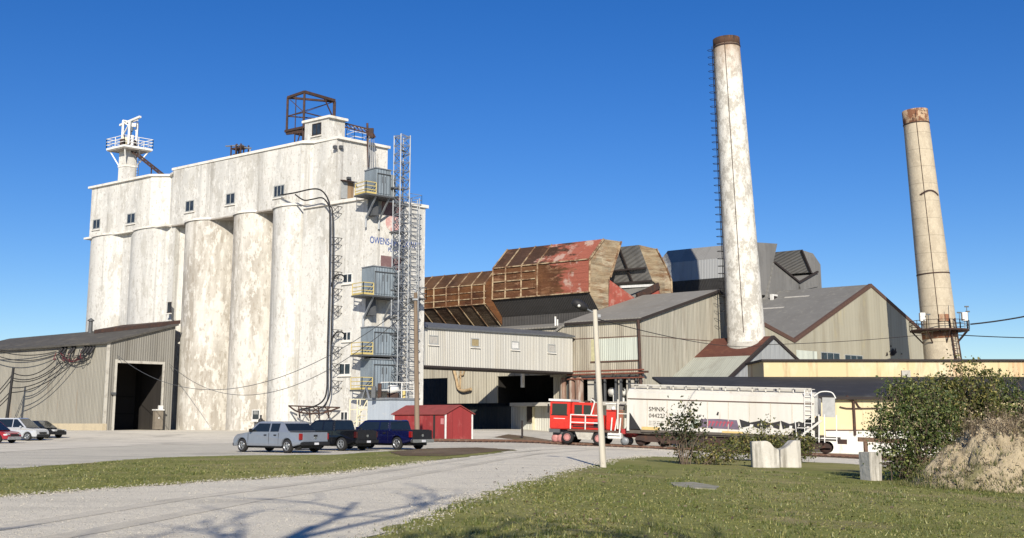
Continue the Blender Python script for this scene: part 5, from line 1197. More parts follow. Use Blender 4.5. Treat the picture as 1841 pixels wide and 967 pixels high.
m = MB(); m.lathe([(rc + .02, -1.2), (rc + .06, -1.2), (rc + .06, -.2), (rc + .02, -.2)], 40, ax, pcn); p = pcn + Vector((-.2, -rc - .05, 1.2)); m.beam(p, p + Vector((0, 0, 1.0)), 1.4, .2); m.pieces('collar', weathered('rust_stained_collar', (.25, .11, .06), [((.42, .33, .22), 1.2, (1, 1, .4), .48, .6, .8)], .9), st2)

# ---------------------------------------------------------------- long low yellow building
y0 = P(985, 470, 100.0); YPl = Plane((y0.x, y0.y), (1, .03)); gzy = -1.35
yb = thing('yellow_building', 'long low yellow building with black roof stepping up to a rust streaked upper wall', 'building', (y0.x, y0.y, gzy))
yel = weathered('faded_yellow_wall', (.60, .495, .30), [((.64, .56, .39), .6, (1, 1, .4), .48, .66, .7), ((.42, .33, .2), 1.2, STREAK, .58, .7, .5)], .85, panel=((1, 0, 0), 2.4, .08, .15))
yel_r = weathered('rust_streaked_yellow_wall', (.59, .475, .27), [((.63, .55, .39), .6, (1, 1, .4), .5, .66, .7), ((.36, .14, .06), .55, (1, 1, .12), .55, .70, .75)], .85, panel=((1, 0, 0), 3.2, .08, .3))
a0, a1 = YPl.sz(900, 460)[0], YPl.sz(1700, 460)[0]
z_ev = YPl.sz(1080, 428)[1]; z_wb = YPl.sz(1040, 466.5)[1]
m = MB(); m.slab(YPl, a0 - 8, a1, gzy - .4, z_ev, -.3, 0); m.obj('wall', yel, yb)
m = MB(); m.slab(YPl, YPl.sz(968, 480)[0], a1 + .05, gzy - .45, z_wb, -.25, .05); m.obj('base_wall', weathered('white_base_paint', (.62, .60, .54), [((.36, .3, .22), 1.2, (1, 1, .4), .54, .68, .7)], .9), yb)
m = MB(); m.slab(YPl, a0 - 8.0, YPl.sz(967.5, 480)[0], gzy - .45, YPl.sz(900, 472)[1], -.25, .05); m.obj('plinth', plain('shade_dark_plinth', (.06, .05, .042), .9, local=False), yb)  # added strip, its dark colour stands for the shade beneath the wagon
u0 = P(895, 395, 117.5); UP = Plane((u0.x, u0.y), (1, .0)); ua1 = UP.sz(1700, 395)[0]; zu0, zu1 = UP.sz(1000, 406)[1], UP.sz(1000, 385.5)[1]
m = MB(); m.slab(UP, 0, ua1, zu0 - 1.2, zu1, -8, 0); m.obj('upper_wall', yel_r, yb)
m = MB(); m.slab(UP, -.25, ua1 + .3, zu1, zu1 + .22, -8.2, .25); m.obj('upper_roof', M['trim_dark'], yb)
el = YPl.pt(a0 - 8, z_ev - .05, .35); er = YPl.pt(a1, z_ev - .05, .35)
m = MB(); m.extr([el, er, UP.pt(ua1, zu0, 0), Vector((el.x, u0.y, zu0))], (0, 0, .22)); m.obj('lower_roof', M['roof_black'], yb)
m = MB(); m.slab(YPl, a0 - 8, a1, z_ev - .18, z_ev + .05, .36, .5); m.obj('gutter', M['trim_dark'], yb)
m = MB(); a, z = UP.sz(1062, 400); m.slab(UP, a - .55, a + .35, z - .45, z + .35, .0, .3); m.obj('wall_box', M['slab_grey'], yb)
m = MB(); pz_ = z_ev
m.tube([YPl.hit(992, 426, .4), YPl.hit(996, 430, .25), YPl.hit(1000, 432, .15), YPl.hit(1001, 450, .15), YPl.hit(1002, 472, .15)], .12, 8)
m.tube(smooth_path([YPl.hit(984, 438.5, .15), YPl.hit(990, 440, .15), YPl.hit(1000, 440.5, .15), YPl.hit(1060, 440, .15)]), .05, 5); m.tube(smooth_path([YPl.hit(1003, 432, .2), YPl.hit(1006, 438, .15), YPl.hit(1010, 441, .15)]), .06, 5); m.obj('pipe', M['pipe_brown'], yb)
m = MB(); m.slab(YPl, YPl.sz(968, 480)[0], a1, z_wb - .02, z_wb + .07, .05, .09); m.obj('band', M['trim_brown'], yb)
# cables to the right of the platform
cable('stack_cable', 'black cable slanting upward across the sky from the tan chimney platform', [sag(P(1137, 342, Yc - 3), P(1330, 296, 150), .8)], .11, M['black_steel'])
cable('stack_cable', 'thin level cable crossing the sky beside the tan chimney', [sag(P(1122, 354.5, Yc), P(1330, 357, 150), .3)], .07, M['black_steel'])
cable('hall_cable', 'thin wire crossing before the tan gable beside the shorter chimney', [sag(P(895, 366, 125), P(1085, 354, 146), .2)], .035, M['trim_dark'])
# ---------------------------------------------------------------- vehicles
def car_paint(name, c, metal=0.0, rough=.28): return plain(name, c, rough, metal, .5, .6, .04)
M['tyre'] = plain('tyre_rubber', (.018, .018, .019), .85)
M['alloy'] = plain('alloy_rim', (.55, .56, .57), .3, .8)
M['chrome'] = plain('chrome_bar', (.5, .5, .5), .2, .9)
M['black_plastic'] = plain('black_plastic', (.015, .015, .016), .55)
M['car_glass'] = plain('car_glass', (.012, .016, .018), .04, 0, .8, var=.1)
M['tail_dark'] = plain('dark_tail_lamp', (.05, .006, .006), .2, 0, .6)
M['tail_red'] = plain('tail_lamp_red', (.26, .010, .010), .2, 0, .6)
M['head_lens'] = plain('headlamp_lens', (.55, .56, .56), .15, 0, .6)
M['plate'] = plain('number_plate', (.6, .6, .62), .5)
def wheel(x, y, r, w, parent, rim='alloy', spokes=5):
    s_ = 1 if y > 0 else -1
    m = MB(); m.lathe([(r * .58, -w * .15), (r * .64, -w / 2), (r * .94, -w / 2), (r, -w * .3), (r, w * .3), (r * .94, w / 2), (r * .64, w / 2), (r * .58, w * .15)], 28, (0, 1, 0), (x, y, r)); ty = m.obj('wheel', M['tyre'], parent)
    m = MB(); o = Vector((x, y + s_ * (w / 2 - .03), r)); m.lathe([(r * .64, -.04), (r * .66, .03), (r * .58, .04), (r * .56, -.02)], 28, (0, s_, 0), o); m.lathe([(.001, .02), (r * .16, .03), (r * .18, 0)], 12, (0, s_, 0), o)
    for k in range(spokes):
        a = 2 * math.pi * k / spokes + .3; d = Vector((math.cos(a), 0, math.sin(a))); m.beam(o + d * r * .1, o + d * r * .58, r * .17, .05)
    m.lathe([(r * .56, -.03), (.001, -.03)], 20, (0, s_, 0), o, M['black_plastic']) if False else None
    ri = m.obj('rim', M[rim], ty)
    m = MB(); m.lathe([(r * .57, -.02), (.001, -.02)], 20, (0, s_, 0), o); m.obj('brake', M['black_plastic'], ty)
def arch(cx, r, z0, n=9):
    return [(cx + r * math.cos(math.pi * i / n), max(z0, .42 + r * math.sin(math.pi * i / n) * 1.0)) for i in range(n + 1)]
def profile_body(top, wx, wr, z0, W, tumble=.06, belt=.75):
    """side outline: top points from rear to front, bottom with wheel arches, pulled across the width"""
    out = list(top)
    fx = top[-1][0]; rx = top[0][0]
    bottom = []
    for cx in sorted(wx, reverse=True):
        a = [(cx + wr * math.cos(t), wr * .95 + wr * math.sin(t) * .0 + 0) for t in ()]
        n = 10
        for i in range(n + 1):
            t = math.pi * i / n; bottom.append((cx + wr * math.cos(t), max(z0, wr * .78 + wr * math.sin(t))))
    out = out + bottom
    m = MB(); n = len(out)
    ys = (-W / 2, -W / 2 + .0, W / 2)
    m.extr([(x, -W / 2, z) for x, z in out], (0, W, 0))
    for v in m.v:
        k = 1 - tumble * max(0, v.z - belt) - .05 * max(0, .55 - v.z)
        e = 1 - .10 * max(0, (abs(v.x) - abs(fx) * .72) / (abs(fx) * .28)) ** 2
        v.y *= k * e
    return m
def cab_shape(pts, W, z0, z1, inset):
    m = MB(); m.extr([(x, -W / 2, z) for x, z in pts], (0, W, 0))
    for v in m.v: v.y *= 1 - inset * (v.z - z0) / (z1 - z0)
    return m
def side_glass(pts, W, z0, z1, inset, off=.012):
    m = MB()
    for s_ in (-1, 1):
        q = [Vector((x, s_ * (W / 2 * (1 - inset * (z - z0) / (z1 - z0)) + off), z)) for x, z in pts]; m.extr(q, (0, -s_ * .03, 0))
    return m
def strip_glass(a, b, W, z0, z1, inset, off):
    """front or rear screen between side-profile points a (low) and b (high)"""
    m = MB(); q = []
    for (x, z), s_ in ((a, -1), (a, 1), (b, 1), (b, -1)):
        q.append(Vector((x, s_ * (W / 2 * (1 - inset * (z - z0) / (z1 - z0)) - .09), z)))
    n = (q[1] - q[0]).cross(q[3] - q[0]).normalized()
    if n.x * off < 0: n = -n
    q = [v + n * abs(.012) for v in q]; m.extr(q, -n * .03); return m

def pickup(label, loc, rz, paint, L=5.3, W=1.95, sail=False, dark=False, rim='alloy', tail_trim='black_plastic', sc=1.0, lamp='tail_red'):
    t = thing('pickup_truck', label, 'pickup truck', loc, rz, 'pickup trucks parked in a row'); t.scale = (sc, sc, sc)
    h = L / 2; wr = .38; wx = (-h + 1.15, h - .98); zt = 1.12; bed0, bed1 = -h + .08, -h + 1.75
    top = [(-h + .04, .52), (-h, .60), (-h + .01, zt), (-h + .06, zt + .03)]
    if sail: top += [(-h + .9, zt + .04), (bed1, zt + .07)]
    else: top += [(bed1, zt + .03)]
    top += [(h - 1.75, zt + .05), (h - 1.3, zt + .01), (h - .45, zt - .10), (h - .14, zt - .25), (h - .02, zt - .42), (h, .50), (h - .08, .34)]
    b = profile_body(top, wx, wr + .09, .34, W); b.obj('body', paint, t, bevel=.035)
    bedm = MB(); bedm.box((bed0 + .1, -W / 2 + .2, zt + .03), (bed1 - .05, W / 2 - .2, zt + .075 + (.02 if sail else 0))); bedm.obj('bed_liner', M['black_plastic'], t)
    z0, z1 = zt + .0, 1.78; CW = W - .12; ins = .16
    cr = -h + (1.02 if sail else 1.78)
    cab = [(cr, z0), (cr + (.62 if sail else .12), z1 - (.10 if sail else .06)), (cr + (.95 if sail else .3), z1), (h - 2.5, z1), (h - 2.2, z1 - .05), (h - 1.42, z0)]
    c = cab_shape(cab, CW, z0, z1, ins); co_ = c.obj('cab', paint, t, bevel=.03)
    zg0, zg1 = z0 + .07, z1 - .12
    bp = -h + 2.68 + (.05 if sail else 0)
    rear0 = (-h + 1.9)
    fw = [(bp + .07, zg0), (bp + .07, zg1), (h - 2.32, zg1), (h - 1.72, zg0)]
    rw = [(rear0 + .05, zg0), (rear0 + (.05 if not sail else .0) + .02, zg1), (bp - .06, zg1), (bp - .06, zg0)]
    side_glass(fw, CW, z0, z1, ins).pieces('window', M['car_glass'], co_); side_glass(rw, CW, z0, z1, ins).pieces('window', M['car_glass'], co_)
    strip_glass((h - 1.44, z0 + .04), (h - 2.18, z1 - .07), CW, z0, z1, ins, 1).obj('windscreen', M['car_glass'], co_)
    if sail: strip_glass((cr + .12, z0 + .12), (cr + .58, z1 - .14), CW + .1, z0, z1, ins, -1).obj('rear_window', M['car_glass'], co_)
    else: strip_glass((cr + .015, z0 + .1), (cr + .105, z1 - .1), CW, z0, z1, ins, -1).obj('rear_window', M['car_glass'], co_)
    m = MB(); m.box((-h - .03, -W / 2 + .2, .62), (-h + .05, W / 2 - .2, zt + .04)); tg = m.obj('tailgate', paint if not dark else M['black_plastic'], t, bevel=.02)
    m = MB(); m.box((-h - .055, -.13, .92), (-h - .03, .13, 1.02)); m.obj('handle', M['black_plastic'], tg)
    m = MB(); m.lathe([(.09, 0), (.09, .02)], 12, (-1, 0, 0), (-h - .03, 0, .86)); m.obj('badge', M['chrome'], tg)
    for s_ in (-1, 1):
        m = MB(); m.box((-h - .02, s_ * (W / 2 - .14) - .05, .74), (-h + .16, s_ * (W / 2 - .12) + .10, zt - .02)); m.obj('tail_light', M[lamp], t, bevel=.02)
        m = MB(); m.box((h - .22, s_ * (W / 2 - .32) - .18, .68), (h - .03, s_ * (W / 2 - .32) + .18, .88)); m.obj('headlight', M['head_lens'], t, bevel=.02)
        m = MB(); m.box((h - 1.95, s_ * (W / 2 + .07) - .10, zt + .04), (h - 1.80, s_ * (W / 2 + .07) + .10, zt + .24)); m.obj('mirror', M['black_plastic'] if not dark else paint, t, bevel=.03)
        for hx in (bp - .12, h - 1.72 - .75 + .12): 
            pass
        for hx in (bp + .22, rear0 + .18):
            m = MB(); m.box((hx, s_ * (W / 2 - .01) - .02, .96), (hx + .2, s_ * (W / 2 - .01) + .03, 1.03)); m.obj('door_handle', M['black_plastic'], t)
        m = MB()
        for sx in (bp, rear0 - .02, h - 1.55): m.box((sx - .008, s_ * (W / 2 - .004) - .008, .46), (sx + .008, s_ * (W / 2 - .004) + .008, zt))
        m.pieces('door_seam', M['black_plastic'], t)
    m = MB(); m.box((-h - .14, -W / 2 + .1, .42), (-h + .1, W / 2 - .1, .62)); m.obj('bumper', M[tail_trim], t, bevel=.03)
    m = MB(); m.box((h - .15, -W / 2 + .12, .34), (h + .04, W / 2 - .12, .56)); m.obj('bumper', M['black_plastic'], t, bevel=.04)
    m = MB(); m.box((h - .06, -.5, .58), (h + .02, .5, .84)); m.obj('grille', M['black_plastic'], t)
    m = MB(); m.box((-h - .16, -.16, .46), (-h - .13, .16, .58)); m.obj('number_plate', M['plate'], t)
    m = MB(); m.box((-h + .3, -W / 2 + .3, .25), (h - .4, W / 2 - .3, .45)); m.obj('chassis', M['black_plastic'], t)
    for x in wx:
        for s_ in (-1, 1): wheel(x, s_ * (W / 2 - .13), wr, .25, t, rim)
    return t
def road_car(label, loc, rz, paint, L=4.6, W=1.85, H=1.7, kind='suv', cladding=None):
    t = thing('parked_car', label, 'car', loc, rz, 'cars parked at the left edge'); h = L / 2; wr = .35; wx = (-h + .85, h - .88); zt = H * .56
    top = [(-h + .05, .45), (-h, .6), (-h + .03, zt), (-h + .12, zt + .02), (h - 1.5, zt + .04), (h - 1.2, zt), (h - .4, zt - .1), (h - .1, zt - .22), (h, .52), (h - .06, .32)]
    profile_body(top, wx, wr + .07, .3, W).obj('body', paint, t, bevel=.04)
    z0, z1 = zt, H; CW = W - .1; ins = .2
    rear = -h + (.1 if kind == 'suv' else .75)
    cab = [(rear, z0), (rear + (.28 if kind == 'suv' else .8), z1 - .06), (rear + (.6 if kind == 'suv' else 1.2), z1), (h - 2.25, z1), (h - 2.0, z1 - .05), (h - 1.05, z0)]
    c = cab_shape(cab, CW, z0, z1, ins).obj('cab', paint, t, bevel=.03)
    zg0, zg1 = z0 + .06, z1 - .1
    side_glass([(rear + .42 if kind == 'suv' else rear + .55, zg0), (rear + .5 if kind == 'suv' else rear + .95, zg1), (-.15, zg1), (-.15, zg0)], CW, z0, z1, ins).pieces('window', M['car_glass'], c)
    side_glass([(-.06, zg0), (-.06, zg1), (h - 2.1, zg1), (h - 1.25, zg0)], CW, z0, z1, ins).pieces('window', M['car_glass'], c)
    strip_glass((h - 1.07, z0 + .03), (h - 1.99, z1 - .06), CW, z0, z1, ins, 1).obj('windscreen', M['car_glass'], c)
    strip_glass((rear + .03, z0 + .08), (rear + (.27 if kind == 'suv' else .78), z1 - .09), CW, z0, z1, ins, -1).obj('rear_window', M['car_glass'], c)
    for s_ in (-1, 1):
        m = MB(); m.box((h - .42, s_ * (W / 2 - .27) - .2, .58), (h - .06, s_ * (W / 2 - .27) + .19, .76)); m.obj('headlight', M['head_lens'], t, bevel=.03)
        m = MB(); m.box((-h - .02, s_ * (W / 2 - .2) - .15, .7), (-h + .1, s_ * (W / 2 - .2) + .15, .95)); m.obj('tail_light', M['tail_red'], t, bevel=.02)
        m = MB(); m.box((h - 1.6, s_ * (W / 2 + .06) - .09, zt + .03), (h - 1.45, s_ * (W / 2 + .06) + .09, zt + .18)); m.obj('mirror', paint, t, bevel=.03)
    m = MB(); m.box((h - .12, -W / 2 + .15, .28), (h + .03, W / 2 - .15, .52)); m.obj('bumper', cladding or M['black_plastic'], t, bevel=.04)
    m = MB(); m.box((h - .05, -.45, .55), (h + .012, .45, .72)); m.obj('grille', M['black_plastic'], t)
    for x in wx:
        for s_ in (-1, 1): wheel(x, s_ * (W / 2 - .12), wr, .23, t)
    return t
hd = math.atan2(DL.y, DL.x)
def centre_of(px0, px1, pb):
    a, b = G(px0, pb), G(px1, pb); return (a + b) / 2
cs = on_ground((328.5 - 600) / 1316 * 63, 63)
pickup('silver crew-cab pickup truck, nearest of the parked pickups, beside the grass strip', on_ground(cs.x, cs.y, .016), hd - .04, car_paint('silver_paint', (.25, .275, .32), .35, .33), 6.15, 2.25, True, sc=.95)
cb_ = on_ground((389 - 600) / 1316 * 67.5, 67.5)
pickup('black pickup truck half hidden between the silver and the dark blue pickups', on_ground(cb_.x, cb_.y, .016), hd + .02, car_paint('black_paint', (.006, .006, .007), 0, .2), 5.7, 2.0, False, True, 'galv', sc=1.0, lamp='tail_dark')
cc_ = on_ground((451 - 600) / 1316 * 70, 70)
pickup('dark blue pickup truck with black tailgate parked before the red shed', on_ground(cc_.x, cc_.y, .016), hd - .03, car_paint('dark_blue_paint', (.005, .006, .042), .1, .22), 6.3, 2.1, False, True, 'alloy', 'chrome', sc=1.0)
ca = G(-12, 481.5); road_car('red SUV nearest of the three parked cars, in front of the white-silver one', on_ground(ca.x, ca.y, .012), R(-14), car_paint('red_paint', (.30, .012, .022), .1), 4.5, 1.85, 1.75, 'suv', M['alloy'])
ca = G(0, 479.6); road_car('white-silver SUV parked between the red SUV and the black car', on_ground(ca.x + .3, ca.y + 3, .012), R(-14), car_paint('pale_silver_paint', (.52, .53, .54), .3), 4.7, 1.9, 1.92, 'suv')
ca = G(9, 477.6); road_car('low black sedan nose protruding beyond the white-silver SUV', on_ground(ca.x + 1.0, ca.y + 4, .012), R(-16), car_paint('black_car_paint', (.012, .012, .014), 0, .2), 4.8, 1.85, 1.55, 'sedan')

# ---------------------------------------------------------------- railway: track, red shunter, covered hopper wagon
def rail_pt(px, py): return G(px, py)
ta, tb = on_ground(9.4, 89.3), on_ground(24.4, 83.6)
td = (tb - ta); td.z = 0; td.normalize(); trz = math.atan2(td.y, td.x); tn = Vector((-td.y, td.x, 0))
for i in range(-2, 0): pass
def track_pt(s_, lat=0, dz=0):
    p = Vector((ta.x, ta.y, 0)) + td * s_ + tn * lat; return on_ground(p.x, p.y, dz)
tr = thing('railway_track', 'single railway track of brown steel rails in gravel beneath the wagon', 'railway track', track_pt(0))
for lat in (-.72, .72):
    m = MB()
    for k in range(-30, 60, 2): m.beam(track_pt(k, lat, .13), track_pt(k + 2, lat, .13), .09, .17)
    m.obj('rail', weathered('rusty_rail', (.13, .07, .045), [((.25, .2, .16), 3, (1, 1, 1), .55, .65, .6)], .6), tr)
m = MB()
for k in range(-60, 120): m.beam(track_pt(k * .5, -1.25, .03), track_pt(k * .5, 1.25, .03), .22, .12)
m.obj('sleeper', M['rust_dark'], tr)['kind'] = 'stuff'
Z = .22
def local_slope(s0, s1): 
    a, b = track_pt(s0), track_pt(s1); return math.atan2(b.z - a.z, s1 - s0)
def rail_thing(name, label, cat, s_c, half):
    p = track_pt(s_c); t = thing(name, label, cat, p, trz); t.rotation_euler = (0, -local_slope(s_c - half, s_c + half), trz); return t
hop = rail_thing('hopper_wagon', 'long pale cream covered hopper wagon with graffiti and black lettering', 'rail wagon', 8.0, 8)
hw_m = weathered('cream_wagon_paint', (.535, .515, .465), [((.43, .405, .345), .7, STREAK, .48, .68, .65), ((.60, .57, .51), 1.2, (1, 1, .3), .55, .66, .4), ((.28, .20, .13), 1.6, (1, 1, .08), .60, .70, .6)], .65, local=True)
HL, HW = 8.0, 1.52
zb_, ze_, zr_ = 1.22 + Z, 4.05 + Z, 4.50 + Z
# body: side sheets, slope sheets at both ends, rounded roof
x0, x1 = -HL + .1, HL - 1.75
side = [(x0 + 1.35, zb_), (x1 - 1.2, zb_), (x1 - .75, zb_ + .6), (x1, zb_ + 1.45), (x1, ze_), (x0, ze_), (x0, zb_ + .1 + 1.3), (x0 + .75, zb_ + .6)]
side = [(x0 + 1.1, zb_), (x1 - 1.9, zb_), (x1 - .2, zb_ + 1.5), (x1, zb_ + 1.5), (x1, ze_), (x0, ze_), (x0, zb_ + 1.3), (x0 + .2, zb_ + 1.3)]
m = MB(); m.extr([(x, -HW, z) for x, z in side], (0, 2 * HW, 0)); m.obj('body', hw_m, hop)
m = MB(); m.extr([(x0 - .02, -HW - .04, ze_ - .42), (x0 - .02, -HW - .04, ze_ + .02), (x0 - .02, -HW + .35, zr_ - .12), (x0 - .02, 0, zr_), (x0 - .02, HW - .35, zr_ - .12), (x0 - .02, HW + .04, ze_ + .02), (x0 - .02, HW + .04, ze_ - .42)], (x1 - x0 + .04, 0, 0)); m.obj('roof', hw_m, hop)
m = MB()
for s_ in (-1, 1): m.box((x0, s_ * (HW + .05) - .02, ze_ - .47), (x1, s_ * (HW + .05) + .02, ze_ - .41))
m.obj('roof_rib', M['trim_brown'], hop)
m = MB()
for k in range(14):
    x = x0 + .5 + k * (x1 - x0 - 1) / 13
    for s_ in (-1, 1): m.beam((x, s_ * (HW - .3), zr_ - .12), (x, s_ * (HW - .3), zr_ + .22), .08, .08)
for s_ in (-1, 1): m.box((x0 + .2, s_ * (HW - .3) - .22, zr_ + .20), (x1 - .2, s_ * (HW - .3) + .22, zr_ + .25))
m.obj('running_board', hw_m, hop)
m = MB()
for k in range(10): 
    x = x0 + .9 + k * (x1 - x0 - 1.8) / 9; m.box((x - .55, -.5, zr_ - .02), (x + .55, .5, zr_ + .16))
m.obj('hatch', M['slab_grey'], hop)
m = MB()
for k in range(1, 9):
    x = x0 + k * (x1 - x0) / 9
    for s_ in (-1, 1): m.box((x - .025, s_ * (HW + .012) - .012, zb_ + .1), (x + .025, s_ * (HW + .012) + .012, ze_ - .45))
m.pieces('side_seam', plain('seam_paint', (.50, .45, .36), .7), hop)
m = MB(); m.box((-HL, -HW + .12, zb_ - .28), (HL - .1, HW - .12, zb_ - .02)); m.box((x0 + 1.1, -HW - .03, zb_ - .16), (x1 - 1.9, HW + .03, zb_ + .04)); m.obj('sill', plain('dirty_sill', (.10, .085, .07), .8), hop)
m = MB(); m.box((x0 + 1.15, -HW - .045, zb_ + .02), (x0 + 2.6, -HW - .01, zb_ + .26)); m.box((x0 + 7.4, -HW - .045, zb_ + .02), (x0 + 9.0, -HW - .01, zb_ + .16)); m.pieces('reflective_strip', plain('ochre_strip', (.55, .40, .16), .6), hop)
m = MB()
for k, cx in enumerate((x0 + 3.4, x0 + 6.6, x0 + 9.8)):
    m.extr([(cx - 1.6, -1.2, zb_ - .05), (cx + 1.6, -1.2, zb_ - .05), (cx + .7, -1.2, zb_ - .98), (cx - .7, -1.2, zb_ - .98)], (0, 2.4, 0))
m.obj('hopper_chute', M['rust_dark'], hop)
blk = M['black_steel']
m = MB()
m.extr([(x0 + .12, -HW + .02, zb_ + .05), (x0 + 1.0, -HW + .02, zb_ + .05), (x0 + .28, -HW + .02, zb_ + 1.25), (x0 + .12, -HW + .02, zb_ + 1.25)], (0, 2 * HW - .04, 0)); m.obj('slope_void', blk, hop)
m = MB(); m.extr([(x1 - 1.75, -HW + .25, zb_), (x1 + .1, -HW + .25, zb_), (x1 + .1, -HW + .25, zb_ + 1.4), (x1 - .25, -HW + .25, zb_ + 1.4)], (0, 2 * HW - .5, 0)); m.obj('slope_void', blk, hop)
# end frames, ladders, posts
m = MB()
for x in (x0 + .05, x1 - .05):
    for s_ in (-1, 1): m.beam((x, s_ * (HW - .05), zb_ - .1), (x, s_ * (HW - .05), ze_), .2, .14)
m.beam((x0 - .8, -HW + .1, zb_), (x0 - .8, -HW + .1, zb_ + 2.3), .12); m.beam((x0 - .75, -HW + .1, zb_ + 1.2), (x0, -HW + .1, zb_ + 1.2), .08)
m.beam((x1 - .9, -HW - .02, zb_ + .05), (x1 + .55, -HW - .02, zb_ + 1.2), .16); m.pieces('end_post', hw_m, hop)
m = MB()
for xa in (x1 - .65, x1 - .15): m.beam((xa, -HW - .12, zb_ - .3), (xa, -HW - .12, zr_ + .1), .055)
for k in range(11): m.beam((x1 - .65, -HW - .12, zb_ + k * .32), (x1 - .15, -HW - .12, zb_ + k * .32), .04)
for xa in (x1 + .35, x1 + .75, HL - .15): m.beam((xa, -HW + .05, zb_ - .4), (xa, -HW + .05, ze_ - 1.2), .07)
m.beam((x1 + .1, -HW + .05, zb_ - .1), (HL - .1, -HW + .05, zb_ - .1), .08); m.beam((x1 - 1.2, -HW - .1, zb_ + .6), (x1 - .6, -HW - .1, zb_ + .6), .05); m.beam((x1 - 1.2, -HW - .1, zb_ - .3), (x1 - 1.35, -HW - .1, zb_ + 1.1), .05); m.obj('ladder', M['white_steel'], hop)
m = MB(); m.box((x1 + .6, -HW + .02, zb_ + 1.45), (HL - .25, -HW + .12, ze_ + .05)); m.box((x1 + .02, -HW + .2, zb_ + 1.5), (x1 + .25, HW - .2, ze_)); m.obj('end_panel', plain('grey_end_panel', (.40, .40, .38), .6), hop)
m = MB(); m.tube(smooth_path([(x1, -HW, ze_ + .1), (x1 + .5, -HW + .1, zr_), (HL - .5, -HW + .1, zr_ - .02), (HL - .2, -HW + .1, ze_)]), .05, 6); m.obj('grab_rail', M['white_steel'], hop)
def bogie(xc, parent):
    m = MB()
    for s_ in (-1, 1):
        y = s_ * 1.02
        m.extr([(xc - 1.3, y - .09, .42 + Z), (xc - 1.2, y - .09, .70 + Z), (xc - .5, y - .09, .92 + Z), (xc + .5, y - .09, .92 + Z), (xc + 1.2, y - .09, .70 + Z), (xc + 1.3, y - .09, .42 + Z), (xc + .8, y - .09, .42 + Z), (xc + .4, y - .09, .32 + Z), (xc - .4, y - .09, .32 + Z), (xc - .8, y - .09, .42 + Z)], (0, .18, 0))
    m.box((xc - .3, -1.1, .5 + Z), (xc + .3, 1.1, .85 + Z)); b = m.obj('bogie', M['rust_dark'], parent)
    for dx in (-.89, .89):
        for s_ in (-1, 1):
            m = MB(); m.lathe([(.1, -.1), (.30, -.08), (.40, -.06), (.44, .0), (.44, .09), (.1, .1)], 24, (0, s_, 0), (xc + dx, s_ * .75, .44 + Z)); m.obj('wheel', M['rust_dark'], b)
bogie(-HL + 1.9, hop); bogie(HL - 1.9, hop)
m = MB()
for s_ in (-1, 1): m.beam((s_ * (HL - .2), 0, .9 + Z), (s_ * (HL + .45), 0, .9 + Z), .35, .35)
m.pieces('coupler', M['rust_dark'], hop)
text('lettering', 'SMNX', (x0 + 2.33, -HW - .02, zb_ + 1.62), (1, 0, 0), (0, 0, 1), .47, M['trim_dark'], hop)
text('lettering', '044221', (x0 + 2.36, -HW - .02, zb_ + 1.12), (1, 0, 0), (0, 0, 1), .44, M['trim_dark'], hop)
m = MB()
for r_ in range(3):
    for k in range(5): m.box((x0 + 1.7 + k * .32, -HW - .022, zb_ + .40 + r_ * .14), (x0 + 1.93 + k * .32, -HW - .002, zb_ + .45 + r_ * .14))
m.obj('small_print', plain('grey_print', (.3, .28, .24), .7), hop)
# graffiti band
m = MB(); gx = x0 + 5.6
def dec(pts, mat): m.extr([(x, -HW - .018, z) for x, z in pts], (0, .016, 0), mat)
purple = plain('purple_spray', (.13, .10, .14), .7); redp = plain('red_spray', (.34, .06, .09), .7); whitep = plain('white_spray', (.62, .6, .56), .7); mint = plain('mint_spray', (.36, .42, .36), .7)
dec([(gx, zb_ + .35), (gx + 3.1, zb_ + .30), (gx + 2.9, zb_ + 1.0), (gx + 1.5, zb_ + 1.05), (gx + .15, zb_ + 1.0)], purple)
dec([(gx - .7, zb_ + .3), (gx - .1, zb_ + .3), (gx + .05, zb_ + .95), (gx - .35, zb_ + 1.0)], mint)
m.obj('graffiti', None, hop)
m = MB()
def dec2(pts, mat, o=.026): m.extr([(x, -HW - o, z) for x, z in pts], (0, .006, 0), mat)
for k in range(7):
    a = gx + .7 + k * .28; dec2([(a, zb_ + .5), (a + .09, zb_ + .5), (a + .24, zb_ + .88), (a + .12, zb_ + .9)], redp); dec2([(a + .05, zb_ + .85), (a + .28, zb_ + .8), (a + .28, zb_ + .74), (a + .05, zb_ + .78)], redp, .028)
for a, w in ((gx + 3.15, 1.5), (gx + 4.75, 1.3), (gx + 6.2, 1.2), (gx + 7.5, 1.1)):
    dec2([(a + .1, zb_ + .45), (a + w * .5, zb_ + .62), (a + w, zb_ + .42), (a + w * 1.05, zb_ + 1.05), (a + w * .5, zb_ + .86), (a - .05, zb_ + 1.08)], blk)
    dec2([(a + w * .45, zb_ + .5), (a + w * .62, zb_ + .5), (a + w * .66, zb_ + .72), (a + w * .5, zb_ + .74)], whitep, .03)
dec2([(gx + 1.35, zb_ + 1.35), (gx + 1.5, zb_ + 1.3), (gx + 1.55, zb_ + 1.55), (gx + 1.45, zb_ + 1.6)], blk)
m.obj('graffiti', None, hop)

